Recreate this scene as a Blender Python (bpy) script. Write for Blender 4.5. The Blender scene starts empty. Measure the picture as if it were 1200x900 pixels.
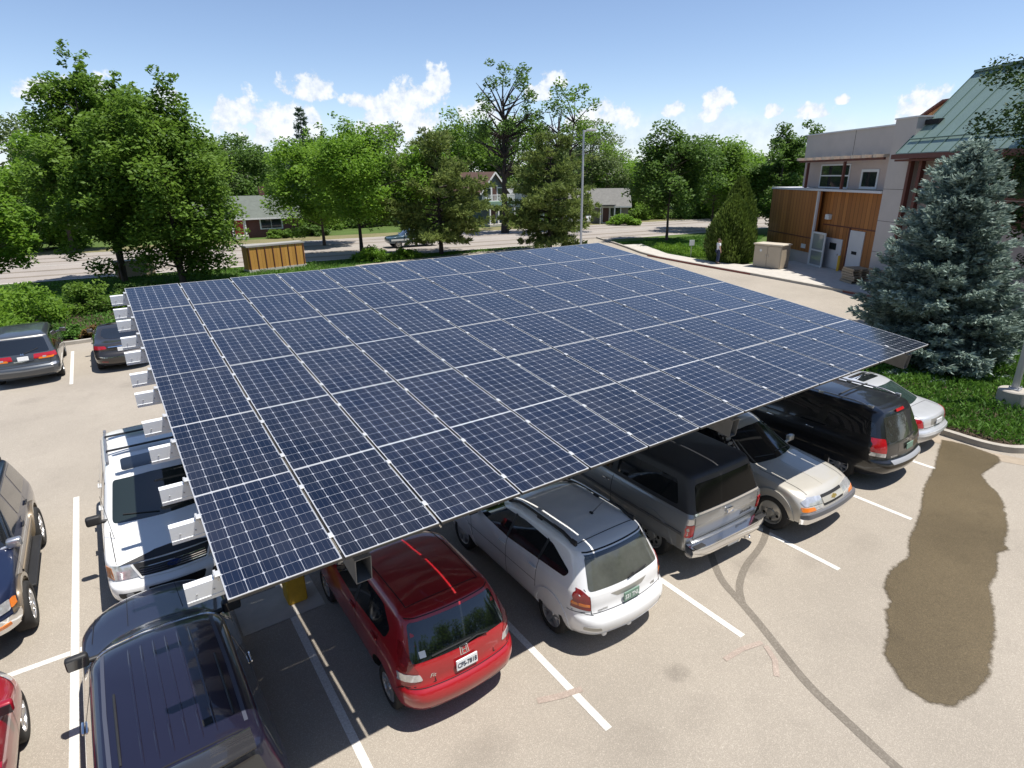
import bpy, bmesh, math, random
import numpy as np
from mathutils import Vector, Matrix
from mathutils.bvhtree import BVHTree
from mathutils.geometry import delaunay_2d_cdt

R = math.radians
random.seed(7)
RNG = np.random.default_rng(11)
SC = bpy.context.scene
COL = SC.collection

# ------------------------------------------------------------------ camera
cam = bpy.data.cameras.new('camera')
cam.sensor_width = 36.0
cam.lens = 36.0 * 693.39 / 1200.0
cam.clip_start = 0.05
cam.clip_end = 6000
camo = bpy.data.objects.new('camera', cam)
COL.objects.link(camo)
CX = Vector((0.82230977, -0.56891189, -0.01207909))
CD = Vector((-0.19891411, -0.26749449, -0.94280426))
CF = Vector((0.53314147, 0.77767985, -0.33312794))
CAM = Vector((-0.3275, -4.7639, 6.5555))
camo.matrix_world = Matrix(((CX.x, -CD.x, -CF.x, CAM.x), (CX.y, -CD.y, -CF.y, CAM.y), (CX.z, -CD.z, -CF.z, CAM.z), (0, 0, 0, 1)))
SC.camera = camo

# ------------------------------------------------------------------ sun and sky
SUN = Vector((0.245, -0.25, 1.0)).normalized()
sl = bpy.data.lights.new('sun', 'SUN')
sl.energy = 5.0
sl.angle = R(0.53)
sl.color = (1.0, 0.955, 0.89)
so = bpy.data.objects.new('sun', sl)
COL.objects.link(so)
so.location = (20, -20, 60)
so.rotation_euler = SUN.to_track_quat('Z', 'Y').to_euler()
SC.view_settings.view_transform = 'Standard'
SC.view_settings.look = 'None'
SC.view_settings.gamma = 1.0
SC.view_settings.use_curve_mapping = False
SC.view_settings.exposure = 0.42

world = bpy.data.worlds.new('World')
SC.world = world
world.use_nodes = True
WN = world.node_tree.nodes
WL = world.node_tree.links
WN.clear()
wout = WN.new('ShaderNodeOutputWorld')
wbg = WN.new('ShaderNodeBackground')
wbg.inputs['Strength'].default_value = 0.102
sky = WN.new('ShaderNodeTexSky')
sky.sky_type = 'NISHITA'
sky.sun_disc = False
sky.sun_elevation = math.asin(SUN.z)
sky.sun_rotation = math.atan2(SUN.x, SUN.y)
sky.altitude = 1600
sky.air_density = 1.0
sky.dust_density = 0.35
sky.ozone_density = 1.6


def wmath(op, a, b=None, c=None):
    n = WN.new('ShaderNodeMath')
    n.operation = op
    for i, v in enumerate((a, b, c)):
        if v is None:
            continue
        if isinstance(v, (int, float)):
            n.inputs[i].default_value = v
        else:
            WL.new(v, n.inputs[i])
    return n.outputs[0]


wtc = WN.new('ShaderNodeTexCoord')
wsep = WN.new('ShaderNodeSeparateXYZ')
WL.new(wtc.outputs['Generated'], wsep.inputs[0])
AZ = wmath('MULTIPLY', wmath('ARCTAN2', wsep.outputs[0], wsep.outputs[1]), 180 / math.pi)
EL = wmath('MULTIPLY', wmath('ARCSINE', wsep.outputs[2]), 180 / math.pi)


def wnoise(scale, detail, rough):
    n = WN.new('ShaderNodeTexNoise')
    n.inputs['Scale'].default_value = scale
    n.inputs['Detail'].default_value = detail
    n.inputs['Roughness'].default_value = rough
    WL.new(wtc.outputs['Generated'], n.inputs['Vector'])
    return n.outputs['Fac']


# fair-weather cumulus: azimuth, elevation, half width, half height (degrees)
CLOUDS = [(17.1, 7.4, 2.4, 1.6), (14.6, 5.0, 5.2, 2.6), (11.2, 5.4, 1.5, 1.3), (26.0, 6.2, 3.6, 2.6), (28.2, 8.2, 1.5, 1.7), (24.0, 4.6, 5.0, 2.6),
          (22.0, 6.2, 2.0, 0.9), (-1.2, 6.2, 1.7, 0.9), (2.0, 7.0, 2.2, 1.1), (7.0, 6.2, 1.6, 1.2), (38.6, 7.9, 1.6, 0.95), (37.0, 6.9, 1.3, 0.8), (43.3, 5.1, 2.6, 1.5), (41.6, 4.5, 2.2, 1.0),
          (48.7, 5.3, 1.3, 0.9), (52.3, 5.7, 1.5, 1.2), (51.6, 4.6, 1.2, 0.7), (56.6, 4.8, 1.0, 0.7), (59.3, 4.6, 2.2, 0.8), (61.6, 5.3, 0.6, 0.45), (67.9, 4.6, 3.4, 1.9),
          (31.7, 5.3, 2.4, 1.4), (33.5, 4.0, 5.0, 1.4), (-9, 6, 5, 2), (80, 6, 6, 2.5), (95, 8, 6, 2.5), (-30, 7, 7, 3), (130, 9, 9, 3), (165, 8, 8, 3), (-70, 10, 9, 4), (-120, 9, 8, 3)]
cmax = None
for (a, e, sa, se) in CLOUDS:
    da = wmath('DIVIDE', wmath('SUBTRACT', AZ, a), sa)
    de = wmath('DIVIDE', wmath('SUBTRACT', EL, e - se * 0.42), se * 1.15)
    de = wmath('MAXIMUM', de, wmath('MULTIPLY', de, -1.9))
    q = wmath('ADD', wmath('MULTIPLY', da, da), wmath('MULTIPLY', de, de))
    v = wmath('SUBTRACT', 1.0, q)
    cmax = v if cmax is None else wmath('MAXIMUM', cmax, v)
nz = wnoise(24.0, 9.0, 0.6)
cl = wmath('ADD', cmax, wmath('ADD', wmath('MULTIPLY', wmath('SUBTRACT', nz, 0.5), 3.6), wmath('MULTIPLY', wmath('SUBTRACT', wnoise(60.0, 7.0, 0.6), 0.5), 2.2)))
cr = WN.new('ShaderNodeMapRange')
cr.interpolation_type = 'SMOOTHSTEP'
WL.new(cl, cr.inputs['Value'])
cr.inputs['From Min'].default_value = 0.1
cr.inputs['From Max'].default_value = 0.66
cr.inputs['To Max'].default_value = 0.95
# thin bank of pale cloud near the horizon
bank = WN.new('ShaderNodeMapRange')
bank.interpolation_type = 'SMOOTHSTEP'
bn = wmath('ADD', EL, wmath('MULTIPLY', wmath('SUBTRACT', wnoise(7.0, 5.0, 0.55), 0.5), 7.0))
WL.new(bn, bank.inputs['Value'])
bank.inputs['From Min'].default_value = 5.6
bank.inputs['From Max'].default_value = 2.4
bank.inputs['To Max'].default_value = 0.6
mask = wmath('MAXIMUM', cr.outputs[0], bank.outputs[0])
cshade = WN.new('ShaderNodeMapRange')
WL.new(cl, cshade.inputs['Value'])
cshade.inputs['From Min'].default_value = 0.2
cshade.inputs['From Max'].default_value = 2.0
ccol = WN.new('ShaderNodeMixRGB')
WL.new(wmath('ADD', wmath('MULTIPLY', cshade.outputs[0], 0.75), wmath('MULTIPLY', wmath('SUBTRACT', wnoise(60.0, 6.0, 0.6), 0.42), 1.3)), ccol.inputs['Fac'])
ccol.use_clamp = False
ccol.inputs['Color1'].default_value = (5.3, 5.9, 6.8, 1)
ccol.inputs['Color2'].default_value = (9.3, 9.3, 9.3, 1)
sk = WN.new('ShaderNodeMixRGB')
sk.blend_type = 'MULTIPLY'
sk.inputs['Fac'].default_value = 1.0
WL.new(sky.outputs[0], sk.inputs['Color1'])
sk.inputs['Color2'].default_value = (1.2, 1.15, 1.16, 1)
wmix = WN.new('ShaderNodeMixRGB')
WL.new(mask, wmix.inputs['Fac'])
WL.new(sk.outputs[0], wmix.inputs['Color1'])
WL.new(ccol.outputs[0], wmix.inputs['Color2'])
WL.new(wmix.outputs[0], wbg.inputs['Color'])
WL.new(wbg.outputs[0], wout.inputs['Surface'])


# ------------------------------------------------------------------ helpers
def link(o, parent=None):
    COL.objects.link(o)
    if parent is not None:
        o.parent = parent
    return o


def tag(o, label=None, cat=None, group=None, kind=None):
    if label:
        o['label'] = label
    if cat:
        o['category'] = cat
    if group:
        o['group'] = group
    if kind:
        o['kind'] = kind
    return o


def thing(name, label, cat, loc=(0, 0, 0), rz=0.0, group=None):
    o = bpy.data.objects.new(name, None)
    o.empty_display_size = 0.2
    o.location = loc
    o.rotation_euler = (0, 0, rz)
    link(o)
    return tag(o, label, cat, group)


def copy_tree(o, parent=None):
    c = o.copy()
    COL.objects.link(c)
    if parent is not None:
        c.parent = parent
    for ch in list(o.children):
        copy_tree(ch, c)
    return c


class MB:
    """collects shapes into one mesh"""

    def __init__(self):
        self.v = []
        self.f = []
        self.mi = []
        self.cur = 0

    def add(self, verts, faces):
        b = len(self.v)
        self.v.extend([tuple(p) for p in verts])
        for f in faces:
            self.f.append([b + i for i in f])
            self.mi.append(self.cur)
        return self

    def box(self, c, s, m=None, taper=None):
        x, y, z = s[0] / 2, s[1] / 2, s[2] / 2
        vs = [Vector(p) for p in ((-x, -y, -z), (x, -y, -z), (x, y, -z), (-x, y, -z), (-x, -y, z), (x, -y, z), (x, y, z), (-x, y, z))]
        if taper:
            for p in vs[4:]:
                p.x *= taper
                p.y *= taper
        if m is not None:
            vs = [m @ p for p in vs]
        c = Vector(c)
        vs = [p + c for p in vs]
        return self.add(vs, ((0, 3, 2, 1), (4, 5, 6, 7), (0, 1, 5, 4), (1, 2, 6, 5), (2, 3, 7, 6), (3, 0, 4, 7)))

    def rbox(self, c, s, r=0.02, m=None, seg=2):
        bm = bmesh.new()
        bmesh.ops.create_cube(bm, size=1.0)
        for v in bm.verts:
            v.co = Vector((v.co.x * s[0], v.co.y * s[1], v.co.z * s[2]))
        bmesh.ops.bevel(bm, geom=bm.edges[:], offset=min(r, min(s) * 0.45), segments=seg, affect='EDGES', profile=0.5)
        bm.verts.index_update()
        c = Vector(c)
        vs = [((m @ v.co) if m is not None else v.co) + c for v in bm.verts]
        fs = [[v.index for v in f.verts] for f in bm.faces]
        bm.free()
        return self.add(vs, fs)

    def tube(self, pts, r, n=8, cap=True):
        pts = [Vector(p) for p in pts]
        rs = list(r) if hasattr(r, '__len__') else [r] * len(pts)
        vs, fs = [], []
        for i, p in enumerate(pts):
            d = (pts[min(i + 1, len(pts) - 1)] - pts[max(i - 1, 0)])
            if d.length < 1e-9:
                d = Vector((0, 0, 1))
            d.normalize()
            a = d.cross(Vector((0, 0, 1)) if abs(d.z) < 0.9 else Vector((1, 0, 0))).normalized()
            b = d.cross(a)
            for k in range(n):
                t = 2 * math.pi * k / n
                vs.append(p + (a * math.cos(t) + b * math.sin(t)) * rs[i])
        for i in range(len(pts) - 1):
            for k in range(n):
                k2 = (k + 1) % n
                fs.append((i * n + k, i * n + k2, (i + 1) * n + k2, (i + 1) * n + k))
        if cap:
            fs.append(tuple(range(n)))
            fs.append(tuple(reversed([(len(pts) - 1) * n + k for k in range(n)])))
        return self.add(vs, fs)

    def lathe(self, prof, n=24, axis='z', c=(0, 0, 0)):
        vs, fs = [], []
        for (r, h) in prof:
            for k in range(n):
                t = 2 * math.pi * k / n
                if axis == 'z':
                    p = (r * math.cos(t), r * math.sin(t), h)
                else:
                    p = (h, r * math.cos(t), r * math.sin(t))
                vs.append(Vector(p) + Vector(c))
        for i in range(len(prof) - 1):
            for k in range(n):
                k2 = (k + 1) % n
                fs.append((i * n + k, i * n + k2, (i + 1) * n + k2, (i + 1) * n + k))
        return self.add(vs, fs)

    def prism(self, poly, axis, a, b):
        """poly 2d list extruded along axis ('x','y','z') from a to b"""
        n = len(poly)

        def P(p, t):
            if axis == 'x':
                return (t, p[0], p[1])
            if axis == 'y':
                return (p[0], t, p[1])
            return (p[0], p[1], t)
        vs = [P(p, a) for p in poly] + [P(p, b) for p in poly]
        fs = [tuple(range(n)), tuple(reversed(range(n, 2 * n)))]
        for i in range(n):
            j = (i + 1) % n
            fs.append((i, i + n, j + n, j))
        return self.add(vs, fs)

    def quad(self, a, b, c, d):
        return self.add([a, b, c, d], [(0, 1, 2, 3)])

    def mesh(self, name, mat, smooth=None):
        me = bpy.data.meshes.new(name)
        me.from_pydata(self.v, [], self.f)
        for m in (mat if isinstance(mat, (list, tuple)) else [mat]):
            me.materials.append(m)
        if any(self.mi):
            me.polygons.foreach_set('material_index', self.mi)
        bm = bmesh.new()
        bm.from_mesh(me)
        bmesh.ops.recalc_face_normals(bm, faces=bm.faces[:])
        bm.to_mesh(me)
        bm.free()
        if smooth:
            me.polygons.foreach_set('use_smooth', [True] * len(me.polygons))
            me.set_sharp_from_angle(angle=R(smooth))
        me.update()
        return me

    def build(self, name, mat, parent=None, smooth=None, loc=None):
        o = bpy.data.objects.new(name, self.mesh(name, mat, smooth))
        link(o, parent)
        if loc:
            o.location = loc
        return o


# ------------------------------------------------------------------ materials
def set_in(b, names, val):
    for n in names:
        if n in b.inputs:
            b.inputs[n].default_value = val
            return


def mat(name, col, rough=0.6, metal=0.0, coat=0.0, var=0.0, vscale=3.0, bump=0.0, bscale=40.0, spec=0.5, stretch=None, crough=0.03, emit=None):
    m = bpy.data.materials.new(name)
    m.use_nodes = True
    nt = m.node_tree
    b = nt.nodes['Principled BSDF']
    b.inputs['Base Color'].default_value = (*col, 1)
    b.inputs['Roughness'].default_value = rough
    b.inputs['Metallic'].default_value = metal
    set_in(b, ('Coat Weight', 'Clearcoat'), coat)
    set_in(b, ('Coat Roughness', 'Clearcoat Roughness'), crough)
    set_in(b, ('Specular IOR Level', 'Specular'), spec)
    if var or bump:
        tc = nt.nodes.new('ShaderNodeTexCoord')
        mp = nt.nodes.new('ShaderNodeMapping')
        nt.links.new(tc.outputs['Object'], mp.inputs[0])
        if stretch:
            mp.inputs['Scale'].default_value = stretch
    if var:
        n = nt.nodes.new('ShaderNodeTexNoise')
        n.inputs['Scale'].default_value = vscale
        n.inputs['Detail'].default_value = 6
        n.inputs['Roughness'].default_value = 0.65
        nt.links.new(mp.outputs[0], n.inputs['Vector'])
        r = nt.nodes.new('ShaderNodeMapRange')
        r.inputs['From Min'].default_value = 0.25
        r.inputs['From Max'].default_value = 0.75
        r.inputs['To Min'].default_value = 1 - var
        r.inputs['To Max'].default_value = 1 + var
        nt.links.new(n.outputs['Fac'], r.inputs['Value'])
        mx = nt.nodes.new('ShaderNodeMixRGB')
        mx.blend_type = 'MULTIPLY'
        mx.inputs['Fac'].default_value = 1
        mx.inputs['Color1'].default_value = (*col, 1)
        nt.links.new(r.outputs[0], mx.inputs['Color2'])
        nt.links.new(mx.outputs[0], b.inputs['Base Color'])
    if bump:
        n = nt.nodes.new('ShaderNodeTexNoise')
        n.inputs['Scale'].default_value = bscale
        n.inputs['Detail'].default_value = 4
        nt.links.new(mp.outputs[0], n.inputs['Vector'])
        bp = nt.nodes.new('ShaderNodeBump')
        bp.inputs['Strength'].default_value = bump
        bp.inputs['Distance'].default_value = 0.02
        nt.links.new(n.outputs['Fac'], bp.inputs['Height'])
        nt.links.new(bp.outputs[0], b.inputs['Normal'])
    return m


def asphalt(name, c_lo, c_hi, speck, stain, rough=0.9, scale=1.0, spots=None):
    """aggregate-flecked pavement with soft stains"""
    m = bpy.data.materials.new(name)
    m.use_nodes = True
    nt = m.node_tree
    N, L = nt.nodes, nt.links
    b = N['Principled BSDF']
    b.inputs['Roughness'].default_value = rough
    set_in(b, ('Specular IOR Level', 'Specular'), 0.25)
    tc = N.new('ShaderNodeTexCoord')

    def noise(s, d=5, r=0.6):
        n = N.new('ShaderNodeTexNoise')
        n.inputs['Scale'].default_value = s
        n.inputs['Detail'].default_value = d
        n.inputs['Roughness'].default_value = r
        L.new(tc.outputs['Object'], n.inputs['Vector'])
        return n.outputs['Fac']

    def rng(v, a, b2, c, d):
        r = N.new('ShaderNodeMapRange')
        L.new(v, r.inputs['Value'])
        for k, x in zip(('From Min', 'From Max', 'To Min', 'To Max'), (a, b2, c, d)):
            r.inputs[k].default_value = x
        return r.outputs[0]
    ramp = N.new('ShaderNodeMixRGB')
    L.new(rng(noise(38 * scale, 3, 0.7), 0.3, 0.7, 0, 1), ramp.inputs['Fac'])
    ramp.inputs['Color1'].default_value = (*c_lo, 1)
    ramp.inputs['Color2'].default_value = (*c_hi, 1)
    vo = N.new('ShaderNodeTexVoronoi')
    vo.inputs['Scale'].default_value = 55 * scale
    L.new(tc.outputs['Object'], vo.inputs['Vector'])
    sp = N.new('ShaderNodeMixRGB')
    sp.blend_type = 'MIX'
    L.new(rng(vo.outputs['Color'], 0.0, 1.0, -speck * 1.5, speck), sp.inputs['Fac'])
    L.new(ramp.outputs[0], sp.inputs['Color1'])
    sp.inputs['Color2'].default_value = (min(1, c_hi[0] * 2.2), min(1, c_hi[1] * 2.2), min(1, c_hi[2] * 2.2), 1)
    if spots:
        sepx = N.new('ShaderNodeSeparateXYZ')
        L.new(tc.outputs['Object'], sepx.inputs[0])

        def mth(op, a, b2):
            n = N.new('ShaderNodeMath')
            n.operation = op
            for i_, v_ in enumerate((a, b2)):
                if isinstance(v_, (int, float)):
                    n.inputs[i_].default_value = v_
                else:
                    L.new(v_, n.inputs[i_])
            return n.outputs[0]
        tot = None
        nn_ = mth('MULTIPLY', mth('SUBTRACT', noise(4.5, 6, 0.7), 0.5), 1.9)
        for (sx_, sy_, rx_, ry_, am) in spots:
            dx_ = mth('DIVIDE', mth('SUBTRACT', sepx.outputs[0], sx_), rx_)
            dy_ = mth('DIVIDE', mth('SUBTRACT', sepx.outputs[1], sy_), ry_)
            q_ = mth('SUBTRACT', 1.0, mth('ADD', mth('MULTIPLY', dx_, dx_), mth('MULTIPLY', dy_, dy_)))
            q_ = mth('MULTIPLY', mth('MAXIMUM', mth('ADD', q_, nn_), 0.0), am)
            tot = q_ if tot is None else mth('MAXIMUM', tot, q_)
        dk = N.new('ShaderNodeMixRGB')
        L.new(mth('MINIMUM', tot, 0.6), dk.inputs['Fac'])
        L.new(sp.outputs[0], dk.inputs['Color1'])
        dk.inputs['Color2'].default_value = (0.06, 0.05, 0.042, 1)
        sp = dk
    st = N.new('ShaderNodeMixRGB')
    st.blend_type = 'MULTIPLY'
    st.inputs['Fac'].default_value = 1
    L.new(sp.outputs[0], st.inputs['Color1'])
    a1 = rng(noise(0.35, 6, 0.6), 0.3, 0.75, 1 + stain * 0.5, 1 - stain)
    a2 = rng(noise(1.7, 5, 0.65), 0.55, 0.8, 1.0, 1 - stain * 0.9)
    mm = N.new('ShaderNodeMath')
    mm.operation = 'MULTIPLY'
    L.new(a1, mm.inputs[0])
    L.new(a2, mm.inputs[1])
    L.new(mm.outputs[0], st.inputs['Color2'])
    L.new(st.outputs[0], b.inputs['Base Color'])
    bp = N.new('ShaderNodeBump')
    bp.inputs['Strength'].default_value = 0.35
    bp.inputs['Distance'].default_value = 0.01
    L.new(noise(70 * scale, 3, 0.7), bp.inputs['Height'])
    L.new(bp.outputs[0], b.inputs['Normal'])
    return m


MAT = {}
MAT['lot'] = asphalt('parking asphalt', (0.255, 0.224, 0.184), (0.37, 0.33, 0.274), 0.3, 0.12, scale=1.9, spots=[(5.15, -.75, .22, .18, .3), (4.9, -1.35, .5, .3, .1), (8.1, .1, .45, .35, .2), (2.3, -.2, .5, .35, .14), (10.4, -.75, .5, .3, .12), (9.0, -.4, .35, .25, .12), (3.9, -1.2, .5, .4, .1), (-.6, 11, .5, .4, .15), (-3.2, 10.6, .5, .4, .15), (-3.2, 3.9, .4, .3, .2), (-1.1, 10.5, .35, .12, .3), (-3, 16.5, 1.5, .4, .08), (5.4, 2.4, .4, .5, .3), (2.5, 3.5, .4, .5, .3), (7.4, -2.6, .4, .25, .1), (-3.0, 18.3, .5, .4, .14), (-.3, 18.2, .5, .4, .14)])
MAT['street'] = asphalt('street asphalt', (0.27, 0.24, 0.215), (0.34, 0.305, 0.27), 0.15, 0.1, scale=0.5)
MAT['wet'] = asphalt('wet asphalt', (0.078, 0.06, 0.034), (0.145, 0.113, 0.067), 0.3, 0.26, rough=0.36, scale=1.7)
MAT['damp'] = asphalt('damp asphalt', (0.115, 0.095, 0.066), (0.2, 0.168, 0.118), 0.4, 0.2, rough=0.75, scale=1.7)
MAT['tyremark'] = asphalt('tyre mark', (0.14, 0.122, 0.1), (0.21, 0.185, 0.152), 0.25, 0.2)
MAT['stain'] = asphalt('oil stain', (0.16, 0.137, 0.112), (0.25, 0.215, 0.175), 0.3, 0.2)
MAT['pink'] = asphalt('faded pink marking', (0.275, 0.22, 0.183), (0.40, 0.328, 0.275), 0.3, 0.15, scale=1.9)
MAT['paint_line'] = asphalt('worn white road paint', (0.5, 0.475, 0.425), (0.76, 0.745, 0.7), 0.1, 0.12, rough=0.8, scale=1.0)
MAT['concrete'] = mat('pale concrete', (0.45, 0.42, 0.37), 0.9, var=0.14, vscale=2.5, bump=0.25, bscale=50)
MAT['kerb'] = mat('kerb concrete', (0.36, 0.33, 0.28), 0.9, var=0.2, vscale=3, bump=0.3, bscale=40)
MAT['grass'] = asphalt('lawn', (0.05, 0.085, 0.018), (0.1, 0.15, 0.035), 0.1, 0.3, rough=1.0, scale=0.25)
MAT['soil'] = asphalt('mulch soil', (0.035, 0.024, 0.016), (0.08, 0.058, 0.04), 0.2, 0.2, rough=1.0, scale=0.4)
MAT['dry'] = asphalt('dry verge', (0.14, 0.125, 0.06), (0.22, 0.2, 0.1), 0.15, 0.25, rough=1.0, scale=0.25)
MAT['alu'] = mat('brushed aluminium frame', (0.62, 0.62, 0.61), 0.42, metal=0.4, var=0.04, vscale=9)
MAT['galv'] = mat('white painted steel purlin', (0.78, 0.8, 0.82), 0.4, var=0.06, vscale=5)
MAT['steel'] = mat('grey painted steel', (0.4, 0.4, 0.39), 0.45, var=0.08, vscale=3)
MAT['yellow'] = mat('yellow painted column base', (0.62, 0.37, 0.03), 0.65, var=0.15, vscale=6)


# ------------------------------------------------------------------ ground sheets
def sheet(name, poly, z, m, kind='structure'):
    mb = MB()
    mb.add([(x, y, z) for x, y in poly], [tuple(range(len(poly)))])
    o = mb.build(name, m)
    tag(o, kind=kind)
    return o


def ribbon(pts, w, z0):
    """flat strip following a polyline"""
    vs, fs = [], []
    pts = [Vector((p[0], p[1], 0)) for p in pts]
    for i, p in enumerate(pts):
        d = pts[min(i + 1, len(pts) - 1)] - pts[max(i - 1, 0)]
        d.normalize()
        n = Vector((-d.y, d.x, 0))
        ww = w[i] if hasattr(w, '__len__') else w
        vs += [p + n * ww / 2 + Vector((0, 0, z0)), p - n * ww / 2 + Vector((0, 0, z0))]
    for i in range(len(pts) - 1):
        fs.append((2 * i, 2 * i + 1, 2 * i + 3, 2 * i + 2))
    return vs, fs


def smooth_pts(pts, it=2, closed=False):
    pts = [tuple(p) for p in pts]
    for _ in range(it):
        out = []
        n = len(pts)
        rngk = range(n if closed else n - 1)
        if not closed:
            out.append(pts[0])
        for i in rngk:
            a, b = pts[i], pts[(i + 1) % n]
            out.append(tuple(a[k] * 0.75 + b[k] * 0.25 for k in range(len(a))))
            out.append(tuple(a[k] * 0.25 + b[k] * 0.75 for k in range(len(a))))
        if not closed:
            out.append(pts[-1])
        pts = out
    return pts


sheet('ground', [(-2500, -900), (2500, -900), (2500, 3200), (-2500, 3200)], -0.03, MAT['grass'])
# the car park: back kerb on the left at y 25.7, then the drive beside the building on the right
KERB_SW = [(44.5, 44.0), (41.2, 36.8), (37.7, 30.2), (36.6, 24.6), (35.75, 19.1), (34.85, 14.4), (34.0, 10.1), (33.2, 4.0), (33.0, -4), (33.0, -30)]
lot_poly = [(-60, -40), (33.0, -40)] + KERB_SW[::-1] + [(16.2, 41.0), (14.5, 25.9), (-60, 25.4)]
sheet('parking_lot', lot_poly, 0.0, MAT['lot'])


def street_y(x, off):
    # long axis of the street, slope -0.105, slight bend
    return off - 0.115 * x


# street: near edge about y 47 at x -4, far edge about y 66
near = [(x, 47.2 - 0.112 * x) for x in (-160, -60, -4, 30, 55, 90, 180, 400)]
far = [(x, 65.8 - 0.155 * x if x > 0 else 65.8 - 0.12 * x) for x in (400, 180, 90, 75, 45, -5, -60, -160)]
sheet('street', near + far, -0.012, MAT['street'])
edge = MB()
for off, w in ((0, 0.35),):
    v, f = ribbon(near, 0.35, -0.002)
    edge.add(v, f)
    v, f = ribbon(far, 0.35, -0.002)
    edge.add(v, f)
tag(edge.build('street_gutter', MAT['concrete']), kind='structure')
v, f = ribbon([(x, 56.8 - 0.135 * x) for x in (-160, 0, 60, 180, 400)], 0.25, -0.006)
mb = MB()
mb.add(v, f)
v, f = ribbon([(x, 51.9 - 0.12 * x) for x in (-160, 0, 60, 180, 400)], 3.0, -0.008)
tag(mb.build('street_line', mat('faded street line', (0.42, 0.4, 0.36), 0.9, var=0.2, vscale=4)), kind='structure')
mb = MB()
for off, w in ((50.2, 0.7), (53.4, 0.7), (59.5, 0.7), (62.6, 0.7)):
    v, f = ribbon([(x, off - 0.13 * x) for x in (-160, 0, 60, 180, 400)], w, -0.008)
    mb.add(v, f)
tag(mb.build('street_wheel_track', MAT['stain']), kind='structure')
# dry verge across the street, shoulder
v, f = ribbon([(x, (68.4 - 0.155 * x) if x > 0 else 68.4 - 0.12 * x) for x in (-160, -60, 0, 45, 75, 90, 180, 400)], 4.6, -0.016)
mb = MB()
mb.add(v, f)
tag(mb.build('verge', MAT['dry']), kind='structure')


def kerb(name, pts, w=0.16, h=0.14, m=None):
    mb = MB()
    vs, fs = [], []
    pts = [Vector((p[0], p[1], 0)) for p in pts]
    for i, p in enumerate(pts):
        d = pts[min(i + 1, len(pts) - 1)] - pts[max(i - 1, 0)]
        d.normalize()
        n = Vector((-d.y, d.x, 0))
        a, b = p + n * w / 2, p - n * w / 2
        vs += [a + Vector((0, 0, -0.03)), a + Vector((0, 0, h)), b + Vector((0, 0, h)), b + Vector((0, 0, -0.03))]
    for i in range(len(pts) - 1):
        for k in range(3):
            fs.append((4 * i + k, 4 * i + k + 1, 4 * i + k + 5, 4 * i + k + 4))
    fs += [(0, 1, 2, 3), tuple(4 * (len(pts) - 1) + k for k in (3, 2, 1, 0))]
    mb.add(vs, fs)
    return tag(mb.build(name, m or MAT['kerb'], smooth=40), kind='structure')


kerb('kerb', [(-60, 25.3), (-4.3, 25.82), (-0.3, 25.9), (14.5, 26.1)], 0.2)
kerb('kerb', smooth_pts(KERB_SW[:-1], 1), 0.2)
# dark red painted kerb face by the building
v, f = ribbon([(35.55, 19.1), (34.65, 14.4), (33.8, 10.1)], 0.04, 0.06)
tag(kerb('red_kerb_band', [(37.55, 30.2), (36.45, 24.6), (35.62, 19.1)], 0.03, 0.11, mat('red kerb paint', (0.22, 0.07, 0.05), 0.8, var=0.3, vscale=5)), kind='structure')
tag(kerb('red_kerb_band', [(34.3, 12.2), (33.85, 10.1)], 0.03, 0.11, bpy.data.materials['red kerb paint']), kind='structure')
# concrete walk and apron in front of the building
sw = MB()
walk_out = KERB_SW[1:8]
walk_in = [(43.1, 36.2), (39.4, 29.7), (38.3, 24.2), (38.65, 21.8), (44.0, 20.5), (41.0, 15.0), (37.6, 10.2), (36.2, 4.0)]
ring = [(x + 0.1, y) for x, y in walk_out] + walk_in[::-1]
vs = [(x, y, 0.125) for x, y in ring]
sw.add(vs, [tuple(range(len(vs)))])
tag(sw.build('sidewalk', MAT['concrete']), kind='structure')

# planted island on the right with its kerb
ISL = smooth_pts([(17.3, 6.0), (17.0, 4.5), (17.0, 0.6), (16.9, -0.5), (17.3, -1.12), (19.2, -1.75), (22.5, -2.6), (27.0, -3.3), (30.5, -3.3), (31.5, 0), (31, 3.5), (27.5, 6.0), (21, 7.0)], 2, True)
sheet('island_bed', ISL, 0.11, MAT['soil'])
kerb('island_kerb', ISL + [ISL[0], ISL[1]], 0.17, 0.15)
v, f = ribbon([(16.6, 5), (16.55, 1.0), (16.45, -0.6), (16.85, -1.55), (19, -2.25), (22.5, -3.1), (27, -3.9)], 0.5, 0.005)
mb = MB()
mb.add(v, f)
tag(mb.build('gutter_pan', mat('gutter concrete', (0.33, 0.27, 0.2), 0.85, var=0.2, vscale=3)), kind='structure')

# wet run-off on the asphalt
PUD = [(16.58, 0.37), (16.72, -0.05), (16.66, -0.46), (16.6, -0.78), (16.3, -0.91), (15.72, -0.92), (15.21, -0.91), (14.84, -1.13), (14.55, -1.43), (14.11, -1.67), (13.74, -1.81), (13.05, -2.07), (12.38, -2.21), (12.28, -2.33), (11.99, -2.24), (11.34, -2.44), (10.78, -2.51), (10.2, -2.76), (9.69, -2.95), (9.2, -3.07), (8.61, -3.23), (8.13, -3.24), (7.62, -3.17), (7.44, -2.95), (7.44, -2.7), (7.63, -2.48), (7.83, -2.24), (8.3, -2.09), (8.78, -1.84), (9.09, -1.77), (9.38, -1.52), (9.87, -1.39), (10.62, -1.39), (11.14, -1.15), (11.89, -0.98), (12.51, -0.8), (13.47, -0.46), (14.82, -0.16), (15.72, 0.13)]
pts = []
rr = random.Random(4)
dense = []
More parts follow.
